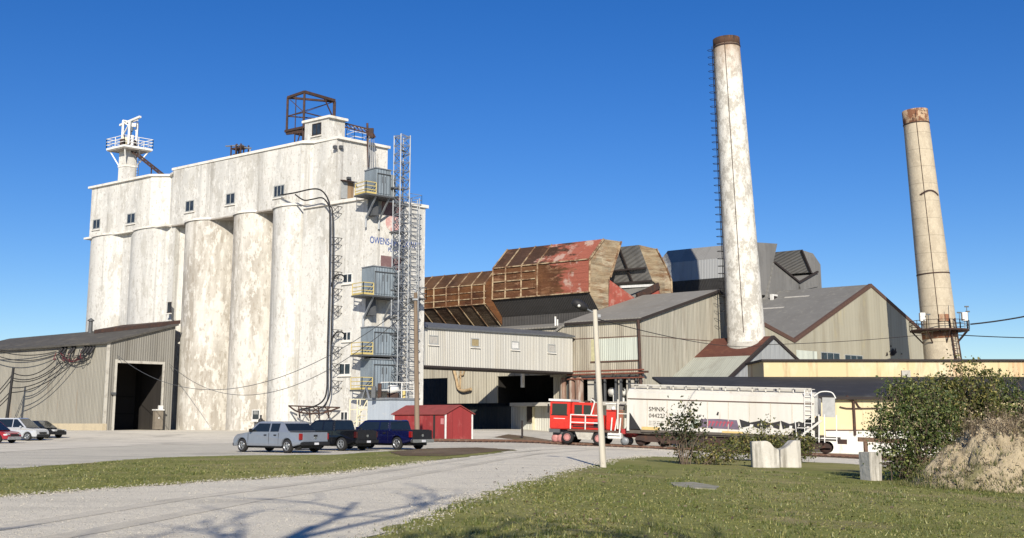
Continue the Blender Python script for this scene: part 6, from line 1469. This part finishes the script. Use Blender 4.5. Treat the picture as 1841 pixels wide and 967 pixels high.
# red road-rail shunter
sh = rail_thing('rail_shunter', 'bright red road-rail shunting tractor with white railings coupled to the hopper wagon', 'rail tractor', -3.55, 3)
redm = plain('shunter_red', (.55, .024, .012), .35, 0, .5, .4, .08)
zz = Z
m = MB(); m.box((-2.85, -1.3, 1.05 + zz), (-1.15, 1.3, 3.25 + zz)); cabo = m.obj('cab', redm, sh, bevel=.06)
m = MB(); m.box((-2.95, -1.36, 3.25 + zz), (-1.1, 1.36, 3.42 + zz)); m.obj('roof', M['frame_white'], cabo)
m = MB()
for s_ in (-1, 1): m.box((-2.65, s_ * 1.31 - .02, 2.2 + zz), (-1.4, s_ * 1.31 + .02, 3.05 + zz))
m.box((-2.88, -1.0, 2.2 + zz), (-2.84, 1.0, 3.05 + zz)); m.pieces('window', M['car_glass'], cabo)
m = MB()
for s_ in (-1, 1): m.box((-2.72, s_ * 1.315 - .015, 2.12 + zz), (-1.33, s_ * 1.315 + .015, 2.2 + zz))
m.obj('window_trim', M['black_plastic'], cabo)
m = MB(); m.box((-2.5, -1.33, 1.85 + zz), (-1.55, -1.3, 1.9 + zz)); m.obj('side_stripe', M['frame_white'], cabo)
m = MB(); m.beam((-3.0, -1.25, 2.3 + zz), (-3.0, -1.25, 3.0 + zz), .08, .2); m.obj('mirror', M['black_plastic'], cabo)
m = MB(); m.box((-1.14, -.95, 1.1 + zz), (.75, .95, 3.2 + zz)); m.box((.75, -.95, 1.1 + zz), (1.6, .95, 2.25 + zz)); eng = m.obj('engine_hood', redm, sh, bevel=.05)
m = MB(); m.box((-.9, -.97, 2.2 + zz), (-.25, -.93, 3.0 + zz)); m.box((-.12, -.97, 2.25 + zz), (.5, -.93, 3.0 + zz)); m.pieces('window', M['car_glass'], eng)
m = MB(); m.tube([(.2, .4, 3.2 + zz), (.2, .4, 3.6 + zz)], .09, 8); m.box((-.2, -.5, 3.2 + zz), (.1, .2, 3.36 + zz)); m.obj('exhaust', M['rust_dark'], eng)
m = MB(); m.box((.75, -.985, 1.35 + zz), (1.5, -.94, 1.7 + zz)); m.box((-1.0, -.985, 1.25 + zz), (1.6, -.94, 1.34 + zz)); m.obj('hood_grille', M['black_plastic'], eng)
m = MB(); m.box((-1.3, -1.34, .92 + zz), (2.9, 1.34, 1.08 + zz)); m.obj('deck', M['trim_brown'], sh)
m = MB(); m.box((1.75, -.9, 1.1 + zz), (2.75, .9, 2.6 + zz)); m.box((1.7, -1.0, 2.6 + zz), (2.8, 1.0, 2.7 + zz)); nose = m.obj('nose', redm, sh, bevel=.05)
m = MB(); m.box((1.78, -.95, 2.7 + zz), (2.75, .95, 3.15 + zz), M['slab_grey']); m.box((1.7, -1.0, 3.15 + zz), (2.85, 1.0, 3.23 + zz), M['frame_white']); m.obj('rear_screen', None, sh)
m = MB(); m.lathe([(.16, 0), (.18, .1), (.1, .24), (.01, .27)], 12, None, (2.35, -.95, 2.72 + zz)); m.obj('beacon', M['frame_white'], sh)
wp = M['frame_white']
m = MB()
for x in (-1.08, .15, 1.4): m.beam((x, -1.28, 1.08 + zz), (x, -1.28, 2.25 + zz), .08)
for z in (1.62, 2.22): m.beam((-1.08, -1.28, z + zz), (1.4, -1.28, z + zz), .08)
m.beam((.55, -1.1, 2.25 + zz), (.85, -1.1, 3.3 + zz), .09); m.beam((.85, -1.1, 3.3 + zz), (.55, -1.1, 3.5 + zz), .08)
for x in (2.25, 2.95): m.beam((x, -1.28, .6 + zz), (x + .1, -1.28, 2.1 + zz), .09)
m.beam((2.6, -1.28, 1.08 + zz), (2.75, -1.28, 2.0 + zz), .08); m.obj('railing', wp, sh)
m = MB(); m.box((2.0, -1.32, .45 + zz), (3.1, 1.32, .92 + zz)); m.obj('bumper', wp, sh, bevel=.04)
m = MB(); m.box((2.05, -1.335, .66 + zz), (3.0, -1.31, .72 + zz)); m.obj('bumper_gap', M['black_plastic'], sh)
m = MB(); m.extr([(-.75, -1.2, .95 + zz), (.85, -1.2, .95 + zz), (.6, -1.2, .3 + zz), (-.45, -1.2, .3 + zz)], (0, 2.4, 0)); m.obj('tank', M['slab_grey'], sh)
m = MB(); m.box((-2.7, -.8, .5 + zz), (2.6, .8, .95 + zz)); m.box((-2.9, -1.2, .75 + zz), (-2.0, 1.2, 1.05 + zz)); m.obj('frame', M['dark_lattice'], sh)
pk = plain('pink_rim', (.50, .22, .20), .6)
for x in (-1.35, 1.25):
    for s_ in (-1, 1):
        m = MB(); m.lathe([(.2, -.18), (.44, -.18), (.5, -.1), (.5, .1), (.44, .18), (.2, .18)], 24, (0, 1, 0), (x, s_ * 1.08, .42 + zz)); w_ = m.obj('wheel', M['tyre'], sh)
        m = MB(); m.lathe([(.001, .03), (.12, .05), (.24, .0), (.28, .06), (.29, 0)], 18, (0, s_, 0), (x, s_ * 1.25, .42 + zz)); m.obj('rim', pk, w_)
for x in (-2.5, -2.05, 3.25):
    for s_ in (-1, 1):
        m = MB(); m.lathe([(.08, -.05), (.3, -.05), (.3, .05), (.34, .06), (.34, .1), (.08, .1)], 20, (0, -s_, 0), (x, s_ * .8, .3 + zz)); m.obj('rail_wheel', M['galv'] if x > 0 else pk, sh)
m = MB(); m.box((3.0, -.9, .85 + zz), (4.3, .9, 1.25 + zz)); m.beam((3.4, -.95, 1.2 + zz), (4.1, -.95, 1.7 + zz), .2); m.beam((4.1, -.95, .8 + zz), (4.25, -.95, 1.65 + zz), .18); m.beam((3.0, 0, .8 + zz), (4.6, 0, .8 + zz), .4); m.obj('coupler', weathered('dark_red_coupler', (.33, .03, .03), [((.1, .05, .04), 3, (1, 1, 1), .5, .62, .7)], .6, local=True), sh)
m = MB(); m.tube(smooth_path([(3.3, -.6, 1.2 + zz), (3.6, -.7, 1.8 + zz), (4.2, -.6, 1.9 + zz), (4.6, -.5, 1.2 + zz)]), .05, 6); m.obj('hose', M['galv'], sh)

# thin marker pole in the yard, timber guard rail
p = G(612, 475.5); m = MB(); m.tube([p, p + Vector((0, 0, (475.5 - 455) * p.y / 1316))], .09, 8); tag(m.obj('marker_post', M['trim_dark']), 'thin dark marker post standing alone in the gravel yard', 'post')
p0_, p1_ = on_ground(25.2, 82.0), on_ground(31.5, 81.0)
t = thing('timber_buffer', 'brown timber buffer beam on posts at the end of the rail wagon', 'buffer', p0_)
m = MB(); m.beam(p0_ + Vector((0, 0, 1.35)), p1_ + Vector((0, 0, 1.3)), .35, .32)
for f_ in (.08, .55, .95): q = p0_.lerp(p1_, f_); m.beam(q, q + Vector((0, 0, 1.3)), .25)
m.obj('beam', weathered('old_timber', (.16, .10, .065), [((.08, .05, .035), 1.5, (1, 1, 1), .45, .6, .7)], .9), t)

# ---------------------------------------------------------------- lamp pole
lb = G(707, 510.5); lt_ = P(697, 325, lb.y)
t = thing('lamp_pole', 'pale weathered wooden lamp pole with black floodlight standing on the lawn edge', 'lamp post', lb)
m = MB(); m.tube([lb - Vector((0, 0, .1)), lb.lerp(lt_, .5), lt_], [.135, .115, .095], 14); m.obj('shaft', weathered('bleached_pole_wood', (.50, .46, .38), [((.30, .26, .2), 1.6, (1, 1, .07), .48, .62, .7), ((.2, .17, .13), 5, (1, 1, .3), .62, .7, .8)], .9), t)
a_ = P(696.5, 328.5, lb.y); b_ = P(684.5, 322.5, lb.y - .35)
m = MB(); m.tube(smooth_path([a_, P(690, 325.5, lb.y - .1), b_]), .035, 6); arm = m.obj('arm', M['galv'], t)
c_ = P(679.5, 319.5, lb.y - .45)
m = MB(); dv = (P(673, 315.5, lb.y - .5) - P(688, 324, lb.y - .4)).normalized(); m.lathe([(.05, -.34), (.14, -.30), (.19, -.1), (.20, .12), (.13, .32), (.02, .34)], 14, dv, c_, M['black_steel']); hd_ = m.obj('floodlight', None, t)
m = MB(); q = P(678.5, 320.3, lb.y - .67); m.lathe([(.055, 0), (.06, .05), (.02, .06)], 10, (0, -1, -.2), q); m.obj('lens', M['frame_white'], hd_)
m = MB(); m.beam(lb.lerp(lt_, .96) + Vector((.1, 0, 0)), lb.lerp(lt_, .96) + Vector((.22, 0, 0)), .1, .12); m.obj('bracket', M['galv'], t)
cable('lamp_wire', 'thin wire sagging from the pale lamp pole across the tan gable', [sag(lt_ - Vector((0, 0, .35)), P(900, 366, 128), .6, 24)], .022, M['trim_dark'])

# ---------------------------------------------------------------- concrete blocks on the lawn
cblk = weathered('weathered_block_concrete', (.50, .475, .42), [((.20, .185, .155), 1.6, (1, 1, .12), .46, .58, .85), ((.6, .58, .53), 2, (1, 1, .4), .55, .64, .5)], .95, (5, .03))
def block(name, label, outline, depth, skew):
    b = G(outline[0][0], outline[0][1]); pl = Plane((b.x, b.y), (1, skew)); pts = [pl.hit(x, y) for x, y in outline]
    pts = [Vector((p.x, p.y, max(p.z, ground_z(p.x, p.y) - .05))) for p in pts]
    m = MB(); m.extr(pts, -pl.n * depth); o = m.obj(name, cblk, None, bevel=.02); return tag(o, label, 'concrete block', 'concrete blocks on the lawn')
block('concrete_block', 'grey concrete barrier block of the close pair, the one nearer the sapling', [(882.5, 510.5), (914, 510.5), (913, 489.5), (907, 486), (903, 481), (899, 478.8), (881, 479.5)], .7, -.08)
block('concrete_block', 'grey concrete barrier block of the close pair, the one nearer the big shrub', [(914.8, 510.5), (939.5, 510.3), (938, 478), (930, 478.5), (926, 483), (921, 487), (914.5, 489)], .7, .16)
block('concrete_block', 'whitish upright concrete block standing against the big shrub', [(1021, 526.3), (1034, 526), (1033.5, 501), (1033, 492), (1018.5, 492), (1019.5, 505)], .7, .3)
s_ = gp((785, 529.5), (812, 529), (843, 534), (838, 537.5), (815, 536), (790, 533))
m = MB(); m.extr([Vector((p.x, p.y, ground_z(p.x, p.y) + .02)) for p in s_], (0, 0, .04)); tag(m.obj('concrete_slab', weathered('mossy_slab', (.30, .28, .22), [((.16, .16, .08), 1.5, (1, 1, 1), .45, .6, .8)], .95)), 'flat broken concrete slab lying in the lawn', 'slab')

# ---------------------------------------------------------------- shrubs, saplings, earth mound
def leaf_mat(name, c, c2, c3=None):
    m, nt, bs = node_mat(name); co = coords(nt, False)
    g = nt.nodes.new('ShaderNodeNewGeometry')
    f = ramp(nt, noise(nt, co, 1.1, 3, .6), .4, .6); col = mix(nt, f, c, c2)
    col = mix(nt, math_(nt, 'MULTIPLY', g.outputs['Random Per Island'], .7), tuple(x * .55 for x in c), col)
    col = mix(nt, math_(nt, 'MULTIPLY', math_(nt, 'GREATER_THAN', g.outputs['Random Per Island'], .8), .8), col, c3 or tuple(min(1, x * 1.9) for x in c2))
    nt.links.new(col, bs.inputs['Base Color']); bs.inputs['Roughness'].default_value = .5; bs.inputs['Specular IOR Level'].default_value = .35
    return m
LG = leaf_mat('green_leaves', (.065, .095, .022), (.105, .135, .034), (.19, .20, .06))
LY = leaf_mat('yellowing_leaves', (.09, .105, .024), (.15, .15, .038), (.25, .21, .065))
LD = leaf_mat('dark_leaves', (.035, .045, .016), (.055, .065, .02), (.12, .12, .04))
LB = leaf_mat('dry_brown_stems', (.16, .115, .07), (.22, .17, .11), (.30, .24, .15))
LF = leaf_mat('fringe_grass', (.10, .12, .03), (.17, .165, .05), (.26, .22, .1))
bark = weathered('grey_brown_bark', (.16, .12, .085), [((.08, .06, .045), 3, (1, 1, .2), .45, .6, .7)], .95)
def leaves(mb, c, size, rnd, up=.4):
    n = Vector((rnd.gauss(0, 1), rnd.gauss(0, 1), rnd.gauss(up, .8))).normalized(); a = n.orthogonal().normalized(); a = (Matrix.Rotation(rnd.uniform(0, 6.28), 3, n) @ a); b = n.cross(a)
    l = size * rnd.uniform(.5, 1.55); w = l * rnd.uniform(.5, .7)
    mb.add([c - a * l * .5, c + b * w * .5 + n * l * .08, c + a * l * .5, c - b * w * .5 + n * l * .08], [[0, 1, 2], [0, 2, 3]])
def shrub(name, label, cat, base, blobs, nleaf, size, mat, rnd_seed, stems=7, group=None, clump=.30, stem_r=.025):
    """blobs: (centre offset, radii) of the crown; stems grow from the base, twigs carry clumps of separate leaves"""
    rnd = random.Random(rnd_seed); t = thing(name, label, cat, base, None, group)
    sm = MB(); lm = MB(); tips = []
    vol = [b[1][0] * b[1][1] * b[1][2] for b in blobs]; tot = sum(vol)
    def inb():
        k = rnd.choices(range(len(blobs)), vol)[0]; c, r_ = blobs[k]
        while True:
            d = Vector((rnd.uniform(-1, 1), rnd.uniform(-1, 1), rnd.uniform(-1, 1)))
            if d.length < 1: break
        d = d.normalized() * d.length ** .6
        return base + Vector(c) + Vector((d.x * r_[0], d.y * r_[1], d.z * r_[2]))
    nt_ = max(6, nleaf // 26)
    for i in range(nt_):
        tips.append(inb())
    for i in range(stems):
        tp = tips[i % len(tips)]; rt0 = base + Vector((rnd.uniform(-.25, .25), rnd.uniform(-.25, .25), -.05)); mid = rt0.lerp(tp, .5) + Vector((rnd.uniform(-.2, .2), rnd.uniform(-.2, .2), .15)); sm.tube(smooth_path([rt0, mid, tp], 4), [stem_r * (1 - .75 * k / 8) for k in range(9)], 5)
    for tp in tips:
        q = tp + Vector((rnd.uniform(-.3, .3), rnd.uniform(-.3, .3), -rnd.uniform(.2, .7)))
        sm.tube([q, tp + (tp - q) * .3], [.010, .004], 4, cap=False)
        k = rnd.randint(12, 40); cl = clump * rnd.uniform(.6, 1.35)
        for j in range(k):
            p = tp + Vector((rnd.gauss(0, cl), rnd.gauss(0, cl), rnd.gauss(0, cl * .8)))
            if p.z > ground_z(p.x, p.y) + .03: leaves(lm, p, size, rnd)
    sm.obj('stem', bark, t); lm.obj('foliage', mat, t); return t
def at_px(px, py): return G(px, py)
def mpp(b): return b.y / 1316
b = at_px(803, 507); k = mpp(b)
shrub('sapling', 'young sparse tree with dark leaves standing before the hopper wagon', 'sapling', b, [((-.25, 0, 1.75), (.85, .6, .75)), ((.15, 0, 2.3), (.55, .45, .55)), ((.5, 0, 1.5), (.5, .4, .6)), ((-.9, 0, 1.5), (.35, .3, .35))], 900, .15, LD, 11, 12, None, .19, .03)
b2 = at_px(826, 507); shrub('shrub', 'low yellow-green shrub at the foot of the sapling', 'shrub', b2, [((.1, 0, .55), (.95, .5, .4)), ((1.1, 0, .6), (.6, .4, .35)), ((-.9, 0, .65), (.5, .4, .3))], 1700, .11, LY, 12, 10, 'shrubs on the lawn')
b3 = at_px(906, 505); b3 = on_ground(b3.x, b3.y + 1.6)
shrub('shrub', 'leafy shrub growing behind the pair of concrete blocks with two tall shoots', 'shrub', b3, [((-.6, 0, .95), (1.2, .7, .6)), ((.9, 0, 1.0), (.9, .6, .6)), ((1.9, .3, .6), (.7, .5, .5)), ((-.25, 0, 1.75), (.4, .35, .4)), ((-1.7, 0, .7), (.7, .4, .5)), ((2.0, 0, 1.0), (.8, .5, .5)), ((.15, 0, 2.2), (.16, .16, .22)), ((.55, 0, 1.75), (.35, .2, .12))], 4200, .125, LY, 13, 16, 'shrubs on the lawn', .24)
def px_blobs(base, Y, lst):
    k = Y / 1316; out = []
    for px, py, rx, ry in lst:
        x = (px - 600) * k; z = EYE + (456 - py) * k; out.append(((x - base.x, rnd0.uniform(-.2, .3), z - base.z), (rx * k, max(.25, min(rx, 40) * k * .75), ry * k)))
    return out
rnd0 = random.Random(4)
bb = on_ground((1066 - 600) / 1316 * 42.5, 42.5)
shrub('shrub', 'big dense dark green shrub beside the whitish upright block', 'shrub', bb, px_blobs(bb, 42.5, [(1047, 500, 27, 25), (1060, 468, 36, 32), (1085, 445, 34, 34), (1100, 482, 28, 36), (1050, 438, 26, 28), (1036, 462, 16, 26), (1078, 508, 34, 17), (1062, 418, 16, 14)]), 10500, .105, LG, 14, 26, 'shrubs on the lawn', .22)
bc = on_ground((1130 - 600) / 1316 * 45, 45)
shrub('shrub', 'tall light green shrub with upright shoots behind the big dark shrub', 'shrub', bc, px_blobs(bc, 45, [(1090, 428, 40, 24), (1130, 440, 44, 34), (1142, 414, 28, 26), (1117, 402, 11, 16), (1143, 396, 7, 10), (1131, 401, 6, 11), (1160, 405, 13, 18), (1130, 475, 44, 24), (1166, 450, 25, 30), (1105, 412, 20, 12)]), 11500, .11, LY, 15, 24, 'shrubs on the lawn', .2)
bd = on_ground((1180 - 600) / 1316 * 47, 47)
shrub('shrub', 'thin upright shrub rising above the bare earth mound', 'shrub', bd, px_blobs(bd, 47, [(1177, 402, 4, 14), (1174, 424, 14, 26), (1193, 412, 5, 14), (1190, 440, 22, 24), (1176, 462, 22, 24)]), 3600, .11, LG, 16, 12, 'shrubs on the lawn', .16)
be = on_ground((1262 - 600) / 1316 * 46, 46)
shrub('shrub', 'broad bushy shrub farthest along behind the earth mound', 'shrub', be, px_blobs(be, 46, [(1240, 440, 40, 30), (1280, 450, 45, 35), (1310, 440, 30, 40)]), 3500, .14, LG, 17, 12, 'shrubs on the lawn', .3)

def mound():
    from mathutils import noise as N
    noise_pick = lambda p: N.noise(Vector((p.x * .8, p.y * .8, p.z * .8 + 4)))
    c = on_ground((1252 - 600) / 1316 * 39.0, 39.0); bm = bmesh.new(); nx, ny = 150, 80; W_, D_ = 5.6, 3.4
    g = {}
    for j in range(ny + 1):
        for i in range(nx + 1):
            u, v = i / nx * 2 - 1, j / ny * 2 - 1; x, y = c.x + u * W_, c.y + v * D_
            r_ = math.sqrt((u * 1.0) ** 2 + v ** 2); hgt = 2.55 * max(0, 1 - r_ ** 2.0) ** .8
            n1 = N.fractal(Vector((x * .9, y * .9, 3.1)), 1.0, 2.1, 6); n2 = N.ridged_multi_fractal(Vector((x * 1.6, y * 1.6, 1.0)), 1.0, 2.2, 5, 1.0, 2.0)
            e = min(1, max(0, 1 - r_) * 5); z = ground_z(x, y) - .05 + hgt + (n1 * .5 + (n2 - 1.2) * .3) * e
            g[i, j] = bm.verts.new((x, y, z - (.2 if r_ >= 1 else 0)))
    for j in range(ny):
        for i in range(nx): bm.faces.new((g[i, j], g[i + 1, j], g[i + 1, j + 1], g[i, j + 1]))
    me = bpy.data.meshes.new('earth_mound'); bm.to_mesh(me); bm.free()
    for p in me.polygons: p.use_smooth = False
    me.materials.append(weathered('tan_earth', (.42, .345, .225), [((.27, .215, .135), 1.4, (1, 1, 1), .46, .6, .75), ((.16, .12, .07), 3.0, (1, 1, 1), .58, .66, .7), ((.52, .43, .29), 2.2, (1, 1, 1), .56, .66, .6), ((.17, .16, .065), .7, (1, 1, 1), .54, .63, .8)], 1.0, (7, .12)))
    for p in me.polygons: p.use_smooth = True
    o = bpy.data.objects.new('earth_mound', me); COL.objects.link(o); struct(o)
    # dry weeds on top and around the foot
    m = MB(); rnd = random.Random(21)
    vs = [v.co for v in me.vertices]
    for i in range(6500):
        p = vs[rnd.randrange(len(vs))]; rel = p.z - ground_z(p.x, p.y)
        if rel < .1 or (rel < 1.7 and rnd.random() < .86): continue
        hh = rnd.uniform(.12, .65) * (1 if rel > 1.4 else .5); d = Vector((rnd.gauss(0, .2), rnd.gauss(0, .2), 1)).normalized() * hh; w = Vector((rnd.uniform(-1, 1), rnd.uniform(-1, 1), 0)).normalized() * .012
        m.add([p - w, p + w, p + d], [[0, 1, 2]])
        for q in range(4): leaves(m, p + d * rnd.uniform(.4, 1) + Vector((rnd.gauss(0, .05), rnd.gauss(0, .05), 0)), .06, rnd)
    w = m.obj('dry_weeds', LB); w['kind'] = 'stuff'
    m = MB()
    for i in range(2600):
        a = rnd.uniform(math.pi * .55, math.pi * 1.75); r_ = rnd.gauss(1.0, .07); x, y = c.x + math.cos(a) * W_ * r_, c.y + math.sin(a) * D_ * r_; z = ground_z(x, y) - .02
        if r_ < 1: z += 2.55 * max(0, 1 - r_ ** 2) ** .8 * .9
        for q in range(3):
            h_ = rnd.uniform(.05, .22); b = rnd.uniform(0, 3.14); w_ = .014; ox, oy = rnd.gauss(0, .06), rnd.gauss(0, .06)
            m.add([(x + ox - math.cos(b) * w_, y + oy - math.sin(b) * w_, z), (x + ox + math.cos(b) * w_, y + oy + math.sin(b) * w_, z), (x + ox + rnd.gauss(0, .05), y + oy + rnd.gauss(0, .05), z + h_)], [[0, 1, 2]])
    for i in range(3000):
        p = vs[rnd.randrange(len(vs))]
        if p.z - ground_z(p.x, p.y) < .05 or noise_pick(p) < .0: continue
        h_ = rnd.uniform(.06, .26); b = rnd.uniform(0, 3.14); w_ = .013
        for q in range(3):
            o_ = Vector((rnd.gauss(0, .07), rnd.gauss(0, .07), 0)); d_ = Vector((math.cos(b) * w_, math.sin(b) * w_, 0)); m.add([p + o_ - d_, p + o_ + d_, p + o_ + Vector((rnd.gauss(0, .06), rnd.gauss(0, .06), h_))], [[0, 1, 2]])
    m.obj('grass_fringe', LF)['kind'] = 'stuff'
    m = MB()
    for i in range(900):
        p = vs[rnd.randrange(len(vs))]
        if p.z - ground_z(p.x, p.y) < .05: continue
        r_ = rnd.uniform(.02, .075); a = rnd.uniform(0, 6.28); pts = [p + Vector((math.cos(a + k * 1.6) * r_ * rnd.uniform(.7, 1.3), math.sin(a + k * 1.6) * r_ * rnd.uniform(.7, 1.3), -.02)) for k in range(4)]; top = p + Vector((rnd.gauss(0, .01), rnd.gauss(0, .01), r_ * 1.1))
        m.add(pts + [top], [[0, 1, 4], [1, 2, 4], [2, 3, 4], [3, 0, 4]])
    m.obj('soil_clods', weathered('dry_clod', (.40, .33, .22), [((.24, .19, .12), 3, (1, 1, 1), .45, .6, .8)], 1.0))['kind'] = 'stuff'
mound()

# grass blades on the lawn and strip (near part) and ragged tufts along the drive edge
def grass_tufts(name, poly, dens, seed, hh, mat, ymax):
    import mathutils
    rnd = random.Random(seed); P2d = [Vector((p.x, p.y)) for p in poly]
    x0, x1 = min(p.x for p in P2d), max(p.x for p in P2d); y0, y1 = min(p.y for p in P2d), min(ymax, max(p.y for p in P2d))
    x0, x1 = max(x0, -60), min(x1, 60); y0 = max(y0, 6)
    def inside(x, y):
        c = False; n = len(P2d); j = n - 1
        for i in range(n):
            a, b = P2d[i], P2d[j]
            if (a.y > y) != (b.y > y) and x < (b.x - a.x) * (y - a.y) / (b.y - a.y) + a.x: c = not c
            j = i
        return c
    m = MB(); k = 0; n = 0
    while n < dens and k < dens * 12:
        k += 1; y = y0 + (y1 - y0) * rnd.random() ** 1.7; x = rnd.uniform(-.62 * y - 1, .62 * y + 1)
        if x < x0 or x > x1 or rnd.random() < sstep(ymax * .55, ymax, y) or not inside(x, y): continue
        n += 1; z = ground_z(x, y) + .02
        for q in range(3):
            h_ = hh * rnd.uniform(.5, 1.5); w = .006 + .0005 * y; a = rnd.uniform(0, 3.14); dx, dy = math.cos(a) * w, math.sin(a) * w; ox, oy = rnd.gauss(0, .05), rnd.gauss(0, .05); lx, ly = rnd.gauss(0, .03), rnd.gauss(0, .03)
            m.add([(x + ox - dx, y + oy - dy, z), (x + ox + dx, y + oy + dy, z), (x + ox + lx, y + oy + ly, z + h_)], [[0, 1, 2]])
    o = m.obj(name, mat); o['kind'] = 'stuff'
GB = leaf_mat('grass_blades', (.19, .20, .052), (.25, .25, .075), (.33, .29, .12))
grass_tufts('grass_blades', lawn, 36000, 31, .028, GB, 48)
grass_tufts('grass_blades', strip, 9000, 32, .028, GB, 62)

# taller clumps in the lawn and strip
def clumps(name, poly, n, seed):
    rnd = random.Random(seed); m = MB(); k = 0; P2d = [Vector((p.x, p.y)) for p in poly]
    def inside(x, y):
        c = False; j = len(P2d) - 1
        for i in range(len(P2d)):
            a, b = P2d[i], P2d[j]
            if (a.y > y) != (b.y > y) and x < (b.x - a.x) * (y - a.y) / (b.y - a.y) + a.x: c = not c
            j = i
        return c
    while k < n:
        y = 14 + 34 * rnd.random() ** 1.3; x = rnd.uniform(-.5 * y, .5 * y)
        k += 1
        if not inside(x, y): continue
        z = ground_z(x, y) + .02; s_ = rnd.uniform(.06, .22)
        for q in range(rnd.randint(8, 26)):
            ox, oy = rnd.gauss(0, s_), rnd.gauss(0, s_); h_ = rnd.uniform(.03, .11); b = rnd.uniform(0, 3.14); w_ = .008 + .0003 * y
            m.add([(x + ox - math.cos(b) * w_, y + oy - math.sin(b) * w_, z), (x + ox + math.cos(b) * w_, y + oy + math.sin(b) * w_, z), (x + ox + rnd.gauss(0, .03), y + oy + rnd.gauss(0, .03), z + h_)], [[0, 1, 2]])
    m.obj(name, LG2)['kind'] = 'stuff'
LG2 = leaf_mat('rank_grass', (.10, .13, .03), (.16, .18, .045), (.26, .25, .09))
clumps('grass_clumps', lawn, 1500, 51); clumps('grass_clumps', strip, 1300, 52)

# loose stones spilled along the drive edges and fallen leaves on the grass
def scatter(name, n, seed, place, size, mat, flat=False):
    rnd = random.Random(seed); m = MB()
    for i in range(n):
        q = place(rnd)
        if q is None: continue
        x, y, dz = q; z = ground_z(x, y) + dz; r_ = size * rnd.uniform(.5, 1.5) * (1 + y / 60)
        if flat: leaves(m, Vector((x, y, z + r_ * .3)), r_ * 2, rnd, 2.5)
        else:
            a = rnd.uniform(0, 6.28); pts = [Vector((x + math.cos(a + k * 2.1) * r_ * rnd.uniform(.7, 1.2), y + math.sin(a + k * 2.1) * r_ * rnd.uniform(.7, 1.2), z - .004)) for k in range(3)]; top = Vector((x + rnd.gauss(0, r_ * .2), y + rnd.gauss(0, r_ * .2), z + r_ * rnd.uniform(.5, .9)))
            m.add(pts + [top], [[0, 1, 3], [1, 2, 3], [2, 0, 3]])
    m.obj(name, mat)['kind'] = 'stuff'
edge_pts = [Vector(p).to_2d() for p in gp((0, 700), (300, 641), (480, 576), (535, 552), (570, 541), (640, 521), (690, 509.5), (720, 500.5), (757, 497.2), (860, 500.5))]
edge_pts2 = [Vector(p).to_2d() for p in gp((500, 503.5), (440, 511.5), (380, 519), (250, 527), (100, 537.5), (0, 546), (-200, 566))]
def along(e, w):
    def f(rnd):
        i = rnd.randrange(len(e) - 1); p = e[i].lerp(e[i + 1], rnd.random()); return p.x + rnd.gauss(0, w), p.y + rnd.gauss(0, w * 1.6), .032
    return f
stone = plain('limestone_chips', (.47, .435, .36), .95, var=.35, local=False, scale=9)
scatter('gravel', 2600, 41, along(edge_pts, .3), .016, stone); scatter('gravel', 2000, 42, along(edge_pts2, .3), .017, stone)
def on_drive(rnd):
    y = 15 + 32 * rnd.random() ** 1.5; x = rnd.uniform(-.5 * y, -.02 * y + 1); return (x, y, .018)
scatter('gravel', 3600, 43, on_drive, .012, stone)
def on_lawn(rnd):
    y = 15 + 30 * rnd.random() ** 1.4; x = rnd.uniform(-.02 * y, .5 * y); return (x, y, .04)
scatter('fallen_leaves', 900, 44, on_lawn, .022, LB, True)

# bare tree behind the viewer, whose branch shadows fall on the drive
def bare_tree(loc, h, seed, label):
    rnd = random.Random(seed); t = thing('bare_tree', label, 'tree', loc); m = MB()
    def grow_(p, d, L, r_, lv):
        pts = [p]; q = p; dd = d
        for i in range(4):
            dd = (dd + Vector((rnd.gauss(0, .16), rnd.gauss(0, .16), rnd.gauss(.04, .1)))).normalized(); q = q + dd * L / 4; pts.append(q)
        m.tube(pts, [r_ * (1 - .45 * i / 4) for i in range(5)], 7 if lv < 2 else 4, cap=False)
        if lv >= 4: return
        for k in range(3 if lv else 4):
            nd = (dd + Vector((rnd.gauss(0, .75), rnd.gauss(0, .55), rnd.gauss(.15, .35)))).normalized(); s0 = pts[rnd.choice((2, 3, 4))]
            grow_(s0, nd, L * rnd.uniform(.55, .8), r_ * .55, lv + 1)
    grow_(Vector(loc), Vector((0, 0, 1)), h * .38, .34, 0); m.obj('trunk', bark, t)
bare_tree((0.2, -6.0, 0), 21, 5, 'taller leafless tree behind the viewpoint, its branch shadows fall on the drive')
bare_tree((2.6, -4.0, 0), 14, 11, 'shorter leafless tree behind the viewpoint, its shadow falls on the lawn corner')
